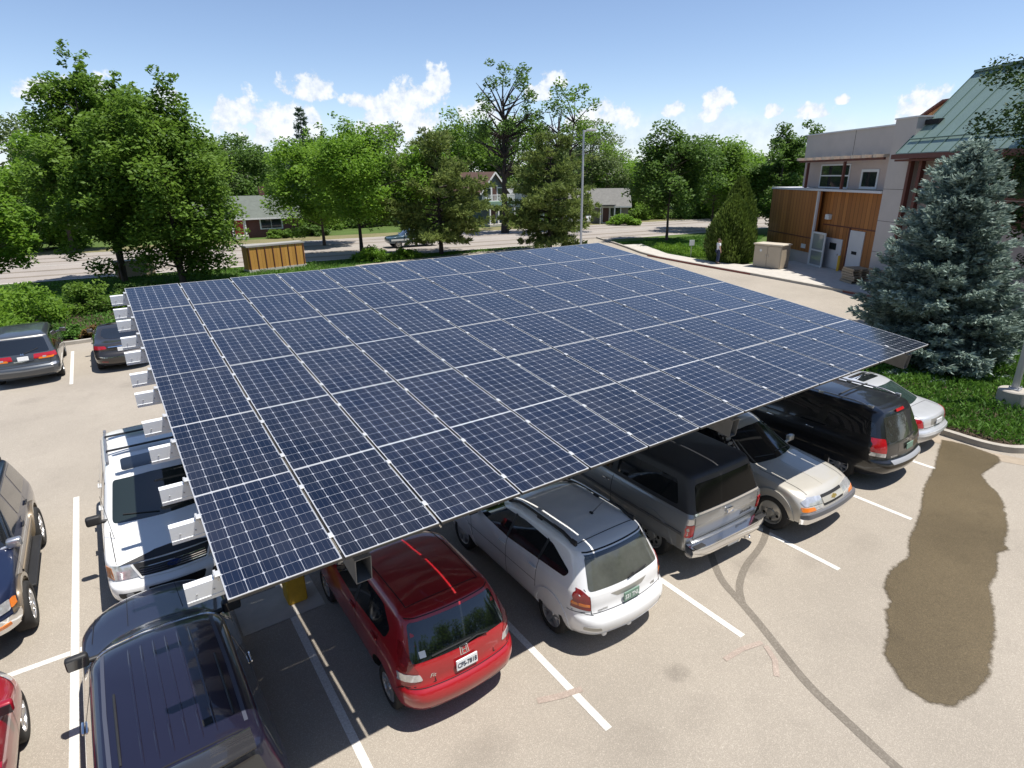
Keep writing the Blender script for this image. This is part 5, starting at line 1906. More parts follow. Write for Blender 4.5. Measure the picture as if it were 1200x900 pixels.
def part(name, m, shapes, parent=bld, smooth=None):
    mb = MB()
    for s in shapes:
        if s[0] == 'b':            # box by corners
            (x0, y0, z0), (x1, y1, z1) = s[1], s[2]
            mb.box(((x0 + x1) / 2, (y0 + y1) / 2, (z0 + z1) / 2), (abs(x1 - x0), abs(y1 - y0), abs(z1 - z0)))
        elif s[0] == 'rb':
            (x0, y0, z0), (x1, y1, z1) = s[1], s[2]
            mb.rbox(((x0 + x1) / 2, (y0 + y1) / 2, (z0 + z1) / 2), (abs(x1 - x0), abs(y1 - y0), abs(z1 - z0)), s[3])
        elif s[0] == 't':
            mb.tube(s[1], s[2])
    return mb.build(name, m, parent, smooth)


# lower storey: cedar screen on a concrete plinth, recessed entrance behind it
part('plinth', STUCCO, [('b', (-1.0, 0, 0), (5.8, .3, .96))])
part('cedar_wall', WOOD, [('b', (-1.0, -.03, .96), (5.8, .27, 5.22))])
part('cedar_rail', BROWNP, [('b', (-1.0, -.055, 1.95), (5.8, -.033, 2.03))])
part('cedar_wall', WOOD, [('b', (1.6, .62, 0), (12.7, .9, 5.22))])
part('cedar_rail', BROWNP, [('b', (5.95, .595, 2.95), (12.7, .617, 3.03))])
part('side_wall', STUCCO, [('b', (-1.0, .3, 0), (-.7, 9.0, 5.2))])
part('corner_post', CAPM, [('b', (5.78, -.08, .0), (5.92, .06, 5.22))])
part('coping', CAPM, [('b', (-1.1, -.1, 5.24), (12.72, 3.0, 5.38))])
# upper storey
part('upper_wall', STUCCO2, [('b', (2.3, .6, 5.42), (12.75, .9, 7.3))])
part('parapet', STUCCO, [('b', (2.25, .5, 7.3), (12.75, 8.0, 9.0))])
part('parapet_cap', CAPM, [('b', (2.15, .42, 9.0), (12.75, 8.1, 9.08))])
part('side_wall', STUCCO, [('b', (2.3, .9, 5.42), (2.6, 8.0, 7.3))])
part('parapet_joint', SEAM, [('b', (8.2, .494, 7.3), (8.23, .499, 9.0))])
w = part('window', FRAMEW, [('b', (4.62, .55, 5.42), (4.7, .598, 6.98)), ('b', (8.05, .55, 5.42), (8.13, .598, 6.98)), ('b', (4.7, .55, 6.9), (8.05, .598, 6.98)), ('b', (4.7, .55, 5.42), (8.05, .598, 5.5)), ('b', (7.32, .55, 5.5), (7.4, .598, 6.9)), ('b', (4.7, .55, 6.2), (8.05, .598, 6.28))])
part('pane', WINGL, [('b', (4.72, .575, 5.52), (8.03, .597, 6.88))], w)
w = part('window', FRAMEW, [('b', (9.4, .55, 5.44), (9.55, .598, 6.62)), ('b', (11.0, .55, 5.44), (11.15, .598, 6.62)), ('b', (9.55, .55, 6.47), (11.0, .598, 6.62)), ('b', (9.55, .55, 5.44), (11.0, .598, 5.58))])
part('pane', WINGL, [('b', (9.56, .575, 5.6), (10.98, .597, 6.45))], w)
part('pergola_beam', BROWNP, [('b', (3.2, -.35, 7.14), (12.7, -.2, 7.27))])
raf = []
for k in range(9):
    s = 3.3 + k * 1.1
    part('pergola_rafter', RAFT, [('b', (s, -.62, 7.27), (s + .3, .5, 7.45))])
for s in (4.3, 8.75):
    part('pergola_post', BROWNP, [('b', (s, -.34, 5.42), (s + .14, -.2, 7.12))])
# entrance
g = part('gate', FRAMEW, [('b', (5.95, -.10, 0.14), (6.05, -.02, 2.5)), ('b', (7.5, -.1, .14), (7.6, -.02, 2.5)), ('b', (6.05, -.1, 2.38), (7.5, -.02, 2.5)), ('b', (6.05, -.1, 1.2), (7.5, -.02, 1.3)), ('b', (6.05, -.1, .14), (7.5, -.02, .26))])
part('gate_panel', mat('wired glass panel', (.25, .27, .27), .15, coat=1.0), [('b', (6.06, -.07, .27), (7.49, -.05, 1.19)), ('b', (6.06, -.07, 1.31), (7.49, -.05, 2.37))], g)
d = part('door', DOORG, [('rb', (6.45, .56, .14), (8.6, .617, 2.15), .01)])
part('pane', WINGL, [('b', (7.2, .54, 1.4), (8.0, .558, 1.85))], d)
part('handle', CHROME, [('rb', (8.35, .48, 1.05), (8.45, .56, 1.2), .01)], d)
d = part('door', DOORG, [('rb', (9.3, .56, .14), (10.85, .617, 2.85), .01)])
part('door_plate', SEAM, [('b', (9.8, .55, 1.35), (10.35, .559, 1.55))], d)
part('door_frame', BROWNP, [('b', (9.16, .54, .14), (9.29, .618, 2.95))], d)
part('wall_lamp', FRAMEW, [('rb', (6.4, .34, 3.35), (6.85, .618, 3.7), .04)])
part('bollard', MAT['yellow'], [('t', [(9.0, .3, .1), (9.0, .3, 1.15)], .09)])
part('notice', FRAMEW, [('b', (4.55, -.06, 1.2), (5.15, -.032, 1.5))])
part('downpipe', CAPM, [('t', [(2.9, .55, 5.42), (2.9, .55, 7.3)], .05)])
# end pier, with joints
part('pier', STUCCO, [('b', (12.76, -.05, 0), (14.55, 6.0, 9.25))])
part('pier_cap', CAPM, [('b', (12.7, -.1, 9.25), (14.6, 6.1, 9.32))])
for z in (1.9, 3.7, 5.5):
    part('pier_joint', SEAM, [('b', (12.76, -.056, z), (14.55, -.052, z + .02))])
# right wing under the green roof
part('wing_wall', STUCCO2, [('b', (14.55, .9, 0), (34, 1.2, 7.2))])
part('wing_boards', BROWNP, [('b', (15.4, .86, 3.9), (34, .897, 5.1))])
for s in (14.75, 15.6):
    part('timber_post', BROWNP, [('b', (s, -.25, 0), (s + .22, -.03, 7.2))])
for s in (16.6, 19.3, 22.0, 24.7):
    w = part('window', BROWNP, [('b', (s, .84, 5.15), (s + .1, .898, 7.1)), ('b', (s + 2.2, .84, 5.15), (s + 2.3, .898, 7.1)), ('b', (s + .1, .84, 7.0), (s + 2.2, .898, 7.1)), ('b', (s + .1, .84, 5.15), (s + 2.2, .898, 5.25)), ('b', (s + 1.1, .84, 5.25), (s + 1.2, .898, 7.0))])
    part('pane', WINGL, [('b', (s + .11, .87, 5.26), (s + 2.19, .896, 6.99))], w)
rf = MB()
e, r_ = (-.85, 7.41), (2.76, 11.44)
s0, s1 = 14.42, 36
th = .16
nx, nz_ = -(r_[1] - e[1]), (r_[0] - e[0])
ln_ = math.hypot(nx, nz_)
nx, nz_ = nx / ln_, nz_ / ln_
back = (6.4, 7.4)
rf.prism([(e[0], e[1]), (r_[0], r_[1]), (back[0], back[1]), (back[0], back[1] - .2), (r_[0], r_[1] - .25), (e[0], e[1] - .2)], 'x', s0, s1)
ro = rf.build('roof', GREENROOF, bld)
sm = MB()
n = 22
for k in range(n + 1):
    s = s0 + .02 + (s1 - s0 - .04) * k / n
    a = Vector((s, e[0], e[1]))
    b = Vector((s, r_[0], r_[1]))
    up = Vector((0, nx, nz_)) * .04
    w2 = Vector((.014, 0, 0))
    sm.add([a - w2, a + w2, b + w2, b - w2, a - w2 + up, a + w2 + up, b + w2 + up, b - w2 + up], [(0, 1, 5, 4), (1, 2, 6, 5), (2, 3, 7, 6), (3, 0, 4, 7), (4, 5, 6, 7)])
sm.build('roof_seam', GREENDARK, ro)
part('gutter', BROWNP, [('b', (s0 - .05, -1.05, 7.12), (s1, -.86, 7.36))])
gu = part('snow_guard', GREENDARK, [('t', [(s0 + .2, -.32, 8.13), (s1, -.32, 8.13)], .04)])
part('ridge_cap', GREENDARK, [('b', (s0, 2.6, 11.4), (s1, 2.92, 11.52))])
part('soffit', BROWNP, [('b', (s0, -.85, 7.0), (s1, .9, 7.1))])
# timber gable showing beyond the roof, and a low roof vent
gb = MB()
gb.prism([(9.3, 9.08), (14.3, 9.08), (14.3, 10.33), (11.0, 10.33), (9.3, 9.62)], 'y', 4.0, 5.5)
gb.build('timber_gable', board_mat('gable boards', (.34, .16, .06), (.55, .28, .12), .5, 'X'), bld)
gb = MB()
gb.prism([(9.0, 9.52), (11.0, 10.37), (14.3, 10.37), (14.3, 10.47), (10.97, 10.47), (8.95, 9.62)], 'y', 3.75, 5.7)
gb.build('gable_roof', BROWNP, bld)
part('vent', SEAM, [('b', (14.6, .35, 8.85), (15.6, .9, 9.1))])

# things standing by the building
cab = thing('utility_cabinet', 'tan two door electrical cabinet standing beside the conical evergreen', 'cabinet', (39.0, 19.85, .12), R(4))
TANM = mat('tan cabinet paint', (.40, .335, .25), .55, var=.05, vscale=2)
mb = MB()
mb.rbox((0, 0, .8), (1.15, 2.05, 1.55), .03)
mb.build('body', TANM, cab)
mb = MB()
mb.rbox((0, 0, 1.62), (1.3, 2.2, .1), .03)
mb.build('lid', mat('pale tan lid', (.5, .44, .35), .55), cab)
for s in (-1, 1):
    mb = MB()
    mb.rbox((-.59, s * .5, .8), (.03, .95, 1.4), .01)
    do = mb.build('door', TANM, cab)
    mb = MB()
    mb.rbox((-.62, s * .08, .85), (.04, .04, .2), .01)
    mb.build('handle', STEELRIM, do)
mb = MB()
mb.lathe([(.09, 0), (.001, 0)], 16, 'x', (-.612, .5, 1.2))
mb.build('notice', FRAMEW, cab)
mb = MB()
mb.box((0, 0, -.05), (1.5, 2.4, .1))
mb.build('slab', MAT['concrete'], cab)

PALW = mat('weathered pallet wood', (.36, .28, .19), .85, var=.25, vscale=7)


def pallet(loc, rz, tilt, label):
    t = thing('pallet', label, 'pallet', loc, rz, 'pallets by the building door')
    t.rotation_euler = (tilt, 0, rz)
    for k in range(7):
        mb = MB()
        mb.box((-.54 + .18 * k, 0, .13), (.1, 1.0, .02))
        mb.build('deck_board', PALW, t)
    for k in range(3):
        mb = MB()
        mb.box((0, -.47 + .47 * k, .075), (1.2, .06, .09))
        mb.build('runner', PALW, t)
        mb = MB()
        mb.box((0, -.45 + .45 * k, .018), (1.2, .1, .02))
        mb.build('base_board', PALW, t)
    return t


for k in range(6):
    pallet((37.3 + .05 * math.sin(k * 2.1), 13.1 + .06 * math.cos(k * 1.7), .13 + .15 * k), R(58 + 3 * math.sin(k)), 0, ['bottom pallet of the stack under the grey doors', 'second pallet from the bottom of the stack by the doors', 'third pallet from the bottom of the stack by the doors', 'third pallet from the top of the stack by the doors', 'second pallet from the top of the stack by the doors', 'topmost pallet of the wooden stack by the doors'][k])
pallet((36.9, 11.75, .62), R(62), R(78), 'pallet standing on edge beside the wooden stack, nearest the spruce')

sg = thing('sign_post', 'small white sign on a thin post in the planting by the walk', 'sign', (39.5, 27.3, 0), R(-30))
mb = MB()
mb.tube([(0, 0, 0), (0, 0, 1.35)], .03, 8)
mb.build('post', STEELRIM, sg)
mb = MB()
mb.rbox((0, -.04, 1.2), (.42, .02, .45), .008)
mb.build('sign_panel', FRAMEW, sg)


def lamp_post(name, label, loc, h, r, base=None, arm=(1, 0), square=False, head=True):
    t = thing(name, label, 'lamp post', loc)
    GR = mat(name + ' paint', (.45, .46, .48), .4, metal=.3, var=.05)
    z0 = 0
    if base:
        mb = MB()
        mb.lathe([(base[0], 0), (base[0], base[1] - .03), (base[0] - .03, base[1]), (.001, base[1])], 32, 'z')
        mb.build('footing', mat('cast concrete footing', (.38, .35, .3), .9, var=.18, vscale=4, bump=.3, bscale=30), t, smooth=40)
        z0 = base[1]
        mb = MB()
        mb.rbox((0, 0, z0 + .02), (r * 3.6, r * 3.6, .04), .01)
        for a in (-1, 1):
            for b in (-1, 1):
                mb.tube([(a * r * 1.4, b * r * 1.4, z0 + .02), (a * r * 1.4, b * r * 1.4, z0 + .1)], .018, 6)
        mb.build('base_plate', GR, t)
    mb = MB()
    if square:
        mb.rbox((0, 0, (z0 + h) / 2), (2 * r, 2 * r, h - z0), .015)
    else:
        mb.tube([(0, 0, z0), (0, 0, h)], [r, r * .75], 14)
    mb.build('pole', GR, t, smooth=40)
    a = Vector((arm[0], arm[1], 0)).normalized()
    mb = MB()
    mb.tube([(0, 0, h - .12), tuple(a * .35 + Vector((0, 0, h - .02)))], r * .6, 8)
    mb.build('arm', GR, t, smooth=40)
    mb = MB()
    m4 = Matrix.Rotation(math.atan2(a.y, a.x), 4, 'Z')
    mb.rbox(tuple(a * .55 + Vector((0, 0, h))), (.75, .34, .14), .05, m4)
    mb.build('lamp_head', mat('lamp head white', (.62, .63, .64), .4), t, smooth=40)
    return t


lamp_post('lamp_post', 'tall grey lamp post with a boxy head rising behind the canopy', (29.3, 29.2, 0), 9.45, .09, None, (.82, -.57))
lamp_post('lamp_post', 'square grey pole on a round concrete footing at the right edge', (20.25, .12, .05), 8.6, .075, (.37, .62), (-.6, -.6), True)

# ------------------------------------------------------------------ houses across the street
SHG = mat('grey green shingles', (.12, .135, .115), .9, var=.18, vscale=2.5)
SHB = mat('brown shingles', (.13, .075, .06), .9, var=.2, vscale=2.5)
SHGR = mat('grey shingles', (.17, .165, .15), .9, var=.18, vscale=2.5)
SHL = mat('pale grey roofing', (.4, .4, .4), .8, var=.1, vscale=2)
HRED = mat('dark red brick', (.12, .05, .045), .85, var=.15, vscale=4)
HGRN = mat('blue green siding', (.09, .12, .125), .75, var=.08, vscale=3)
HGRAY = mat('olive grey siding', (.17, .165, .125), .8, var=.08, vscale=3)
HWHITE = mat('white siding', (.65, .65, .63), .75, var=.05, vscale=3)
TRIMW = mat('white house trim', (.68, .68, .66), .6)


def house(label, loc, rz, w, d, eave, ridge, wall, roof, over=.4, ridge_x=True, openings=(), chimney=None):
    t = thing('house', label, 'house', loc, rz)
    mb = MB()
    mb.box((0, 0, eave / 2), (w, d, eave))
    if ridge_x:
        mb.prism([(-d / 2, eave), (d / 2, eave), (0, ridge - .08)], 'x', -w / 2, w / 2)
    else:
        mb.prism([(-w / 2, eave), (w / 2, eave), (0, ridge - .08)], 'y', -d / 2, d / 2)
    mb.build('wall', wall, t)
    mb = MB()
    hw = (d if ridge_x else w) / 2
    sl = (ridge - eave) / hw
    o = hw + over
    zo = ridge - sl * o
    poly = [(-o, zo), (0, ridge), (o, zo), (o, zo - .16), (0, ridge - .18), (-o, zo - .16)]
    if ridge_x:
        mb.prism(poly, 'x', -w / 2 - over, w / 2 + over)
    else:
        mb.prism(poly, 'y', -d / 2 - over, d / 2 + over)
    rfo = mb.build('roof', roof, t)
    mb = MB()
    if ridge_x:
        mb.box((0, -o - .02, zo - .1), (w + 2 * over, .05, .18))
    else:
        a = math.atan2(ridge - zo, o)
        L = math.hypot(ridge - zo, o)
        for s in (-1, 1):
            mb.box((s * o / 2, -d / 2 - over - .02, (ridge + zo) / 2 - .1), (L, .05, .2), Matrix.Rotation(s * a, 4, 'Y'))
    mb.build('fascia', TRIMW, rfo)
    for op in openings:
        kind, side, a, z, ww, hh = op[:6]
        # side: 'S' faces -y, 'W' faces -x
        if side == 'S':
            c0, sx, sy, dv = (a, -d / 2, z), ww, .1, Vector((0, -1, 0))
        else:
            c0, sx, sy, dv = (-w / 2, a, z), .1, ww, Vector((-1, 0, 0))
        fr_ = MB()
        fr_.box(Vector(c0) + dv * .03, (sx + (.24 if side == 'S' else 0), sy + (.24 if side == 'W' else 0), hh + .24))
        fo = fr_.build(kind, TRIMW, t)
        pn = MB()
        n = 2 if kind == 'window' and ww > 1.2 else 1
        for k in range(n):
            q = (k - (n - 1) / 2) * ww / n
            if side == 'S':
                pn.box(Vector(c0) + dv * .085 + Vector((q, 0, 0)), (ww / n - .06, .02, hh))
            else:
                pn.box(Vector(c0) + dv * .085 + Vector((0, q, 0)), (.02, ww / n - .06, hh))
        pn.build('pane' if kind == 'window' else 'leaf', WINGL if kind == 'window' else op[6], fo)
    if chimney:
        mb = MB()
        mb.box((chimney[0], chimney[1], (eave + ridge + 1.0) / 2), (.6, .6, ridge + 1.0 - eave))
        mb.build('chimney', HRED, rfo)
    return t


REDDOOR = mat('bright red door', (.32, .02, .03), .5)
BROWND = mat('brown door', (.09, .04, .03), .6)
hz = house('low dark red brick house with grey green roof and red door across the street', (15.5, 74.2, 0), R(-7), 10.5, 6.5, 2.55, 4.6, HRED, SHG, .5, True,
           [('door', 'S', -1.35, 1.1, 1.0, 2.0, REDDOOR), ('window', 'S', 2.2, 1.55, 2.3, 1.1), ('window', 'S', -3.6, 1.55, 1.6, 1.1)], (2.0, .6))
mb = MB()
mb.box((-1.35, -4.2, .2), (1.6, 1.6, .4))
mb.build('step', MAT['concrete'], hz)
for x in (-2.05, -.65):
    mb = MB()
    mb.box((x, -3.6, 1.25), (.14, .14, 2.5))
    mb.build('porch_post', TRIMW, hz)
hz = house('narrow two storey blue green house with white balcony and brown gable roof', (45.9, 70.6, 0), R(4), 4.3, 7.5, 4.7, 7.0, HGRN, SHB, .45, False,
           [('window', 'S', -.95, 4.25, .8, 1.2), ('door', 'S', .05, 4.2, .8, 1.9, BROWND), ('window', 'S', 1.0, 4.25, .8, 1.2), ('door', 'S', -.3, 1.15, 1.0, 2.1, BROWND), ('window', 'S', 1.3, 1.4, .9, 1.3)])
mb = MB()
mb.box((0, -4.75, 3.05), (4.5, 2.0, .22))
mb.box((0, -5.76, 2.95), (4.6, .06, .5))
mb.build('porch_roof', mat('green porch roof', (.16, .26, .2), .7), hz)
rl = MB()
rl.box((0, -5.65, 4.05), (4.2, .08, .08))
rl.box((0, -5.65, 3.3), (4.2, .08, .08))
for k in range(20):
    rl.box((-2.05 + k * 4.1 / 19, -5.65, 3.68), (.06, .05, .7))
for s in (-1, 1):
    rl.box((s * 2.08, -4.75, 4.05), (.08, 1.8, .08))
    for k in range(6):
        rl.box((s * 2.08, -5.5 + k * .3, 3.68), (.05, .06, .7))
rl.build('balcony_rail', TRIMW, hz)
for x in (-2.1, -.7, .7, 2.1):
    mb = MB()
    mb.box((x, -5.6, 1.48), (.16, .16, 2.95))
    mb.build('porch_post', TRIMW, hz)
mb = MB()
mb.box((0, -4.9, .15), (5.0, 2.3, .3))
mb.build('porch_floor', MAT['concrete'], hz)
hz = house('small olive grey bungalow with grey gable roof beyond the lamp post', (60.3, 61.2, 0), R(-38), 8.0, 5.2, 2.6, 4.6, HGRAY, SHGR, .4, True,
           [('window', 'S', -2.6, 1.5, .5, 1.3), ('window', 'S', 2.2, 1.5, 1.4, 1.1), ('window', 'W', 0, 1.5, 1.3, 1.1), ('door', 'S', .9, 1.1, .9, 2.0, BROWND)])
mb = MB()
mb.box((1.0, -3.3, 2.5), (2.2, 1.5, .12))
mb.build('porch_roof', SHGR, hz)
for x in (0.05, 1.95):
    mb = MB()
    mb.box((x, -3.95, 1.2), (.13, .13, 2.4))
    mb.build('porch_post', TRIMW, hz)
house('pale roofed white cottage half hidden behind the tall cottonwood trunk', (53.5, 71.5, 0), R(-25), 6.5, 7.0, 2.8, 5.4, HWHITE, SHL, .4, False, [('window', 'S', 1.4, 1.5, 1.2, 1.2)])

# timber bin enclosure behind the canopy
enc = thing('bin_enclosure', 'orange stained timber bin enclosure with grey cap on the grass strip', 'enclosure', (10.75, 43.1, 0), R(11))
EW = board_mat('orange stained boards', (.36, .17, .03), (.55, .29, .06), .3, 'X', rough=.75)
for (nm, cx, cy, sx, sy) in (('front_wall', 0, -.45, 4.3, .08), ('rear_wall', 0, .45, 4.3, .08)):
    mb = MB()
    mb.box((cx, cy, 1.0), (sx, sy, 1.6))
    mb.build(nm, EW, enc)
for s in (-1, 1):
    mb = MB()
    mb.box((s * 2.19, 0, 1.0), (.08, .82, 1.6))
    mb.build('side_wall', board_mat('orange stained side boards', (.36, .17, .03), (.55, .29, .06), .3, 'Y', rough=.75), enc)
mb = MB()
mb.box((0, 0, 1.86), (4.55, 1.1, .12))
mb.build('roof', mat('grey sheet roofing', (.3, .29, .27), .7, var=.1), enc)
mb = MB()
mb.box((0, 0, .09), (4.5, 1.05, .2))
mb.build('curb', MAT['concrete'], enc)
for k in range(8):
    mb = MB()
    mb.box((-2.1 + k * .6, -.52, 1.0), (.06, .05, 1.6))
    mb.build('batten', BROWNP, enc)

tn = thing('utility_cabinet', 'low tan cabinet standing on the grass behind the large left tree', 'cabinet', (1.7, 46.0, 0), R(5))
mb = MB()
mb.rbox((0, 0, .55), (2.4, .9, 1.1), .03)
mb.build('body', mat('sandy cabinet paint', (.42, .34, .25), .6, var=.06), tn)
mb = MB()
mb.rbox((0, 0, 1.13), (2.55, 1.0, .07), .02)
mb.build('lid', TANM, tn)
ps = thing('wooden_post', 'short brown wooden post in the grass beside the left tree', 'post', (.7, 44.6, 0))
mb = MB()
mb.rbox((0, 0, .6), (.14, .14, 1.2), .02)
mb.build('shaft', mat('brown timber post', (.2, .1, .05), .8, var=.2), ps)
mb = MB()
mb.box((0, 0, 1.22), (.17, .17, .05))
mb.build('cap', BROWNP, ps)

# ================================================================== vegetation
def leaf_mat(name, c1, c2, trans=0.35, rough=0.6):
    m = bpy.data.materials.new(name)
    m.use_nodes = True
    nt = m.node_tree
    N, L = nt.nodes, nt.links
    out = N['Material Output']
    b = N['Principled BSDF']
    b.inputs['Roughness'].default_value = rough
    set_in(b, ('Specular IOR Level', 'Specular'), 0.3)
    geo = N.new('ShaderNodeNewGeometry')
    no = N.new('ShaderNodeTexNoise')
    no.inputs['Scale'].default_value = 0.55
    no.inputs['Detail'].default_value = 3
    L.new(geo.outputs['Position'], no.inputs['Vector'])
    ad = N.new('ShaderNodeMath')
    ad.operation = 'MULTIPLY_ADD'
    L.new(no.outputs['Fac'], ad.inputs[0])
    ad.inputs[1].default_value = 1.3
    sc = N.new('ShaderNodeMath')
    sc.operation = 'MULTIPLY_ADD'
    L.new(geo.outputs['Random Per Island'], sc.inputs[0])
    sc.inputs[1].default_value = 0.6
    sc.inputs[2].default_value = -0.45
    L.new(sc.outputs[0], ad.inputs[2])
    mx = N.new('ShaderNodeMixRGB')
    mx.use_clamp = True
    L.new(ad.outputs[0], mx.inputs['Fac'])
    mx.inputs['Color1'].default_value = (*c1, 1)
    mx.inputs['Color2'].default_value = (*c2, 1)
    L.new(mx.outputs[0], b.inputs['Base Color'])
    tr = N.new('ShaderNodeBsdfTranslucent')
    L.new(mx.outputs[0], tr.inputs['Color'])
    ms = N.new('ShaderNodeMixShader')
    ms.inputs['Fac'].default_value = trans
    L.new(b.outputs[0], ms.inputs[1])
    L.new(tr.outputs[0], ms.inputs[2])
    L.new(ms.outputs[0], out.inputs['Surface'])
    return m


LEAF = {
    'mid': leaf_mat('mid green leaves', (.062, .128, .016), (.2, .325, .045), .48),
    'dark': leaf_mat('dark green leaves', (.048, .1, .02), (.145, .245, .045), .45),
    'bright': leaf_mat('bright green leaves', (.078, .175, .016), (.235, .39, .04), .5),
    'deep': leaf_mat('deep green leaves', (.022, .05, .014), (.075, .135, .03), .3),
    'olive': leaf_mat('olive green leaves', (.08, .12, .04), (.21, .275, .1), .45),
    'pine': leaf_mat('pine needles', (.08, .125, .028), (.26, .32, .085), .4),
    'blue': leaf_mat('blue spruce needles', (.1, .15, .12), (.42, .52, .45), .25),
    'spruce': leaf_mat('green spruce needles', (.045, .08, .045), (.12, .18, .1), .25),
    'arbor': leaf_mat('arborvitae sprays', (.05, .09, .014), (.17, .24, .045), .35),
    'grass': leaf_mat('ground cover leaves', (.05, .13, .015), (.13, .26, .035), .4),
    'red': leaf_mat('reddish leaves', (.12, .06, .02), (.2, .14, .04), .3),
}
BARK = mat('grey brown bark', (.085, .065, .05), .95, var=.3, vscale=5, bump=.5, bscale=20, stretch=(1, 1, .3))
BARKD = mat('dark bark', (.04, .032, .027), .95, var=.3, vscale=5, bump=.5, bscale=20, stretch=(1, 1, .3))


def quads_mesh(name, C, U, V, m):
    """one diamond leaf per centre: half axes U (long) and V (short)"""
    n = len(C)
    v = np.empty((n, 4, 3), np.float32)
    v[:, 0] = C - U
    v[:, 1] = C + V + U * .1
    v[:, 2] = C + U
    v[:, 3] = C - V + U * .1
    me = bpy.data.meshes.new(name)
    me.vertices.add(n * 4)
    me.vertices.foreach_set('co', v.reshape(-1))
    me.loops.add(n * 4)
    me.loops.foreach_set('vertex_index', np.arange(n * 4, dtype=np.int32))
    me.polygons.add(n)
    me.polygons.foreach_set('loop_start', np.arange(0, n * 4, 4, dtype=np.int32))
    me.polygons.foreach_set('loop_total', np.full(n, 4, np.int32))
    me.materials.append(m)
    me.update(calc_edges=True)
    return me


def rdir(n, rng):
    a = rng.normal(size=(n, 3))
    return a / np.linalg.norm(a, axis=1)[:, None]


def leaf_axes(n, rng, size, up=0.6, aspect=0.6):
    N_ = rdir(n, rng)
    N_[:, 2] = np.abs(N_[:, 2]) * 1.0 + up
    N_ /= np.linalg.norm(N_, axis=1)[:, None]
    T = rdir(n, rng)
    U = np.cross(N_, T)
    U /= np.linalg.norm(U, axis=1)[:, None] + 1e-9
    V = np.cross(N_, U)
    s = size * rng.uniform(.6, 1.3, n)
    return U * s[:, None], V * (s * aspect)[:, None]


def clusters_to_leaves(P, rc, per, size, rng, up=.6, flat=.75):
    """leaf centres round every clump, denser towards its upper shell"""
    k = len(P)
    n = k * per
    w = rc ** 2 / np.sum(rc ** 2)
    idx = rng.choice(k, n, p=w)
    d = rdir(n, rng)
    rad = rng.uniform(0, 1, n) ** (1 / 2.2)
    off = d * rad[:, None] * rc[idx][:, None]
    off[:, 2] *= flat
    C = P[idx] + off
    U, V = leaf_axes(n, rng, size, up)
    return C, U, V


def limb(mb, a, b, r0, r1, rng, sag=.12, n=5):
    a, b = np.array(a, float), np.array(b, float)
    L = np.linalg.norm(b - a)
    c = (a + b) / 2 + rng.normal(size=3) * L * .06 + np.array([0, 0, L * sag])
    pts, rs = [], []
    for i in range(n + 1):
        t = i / n
        pts.append(tuple(a * (1 - t) ** 2 + c * 2 * t * (1 - t) + b * t * t))
        rs.append(r0 + (r1 - r0) * t)
    mb.tube(pts, rs, 6, cap=False)


def tree_thing(name, label, cat, x, y, rz=0, group=None, z=0):
    return thing(name, label, cat, (x, y, z), rz, group)


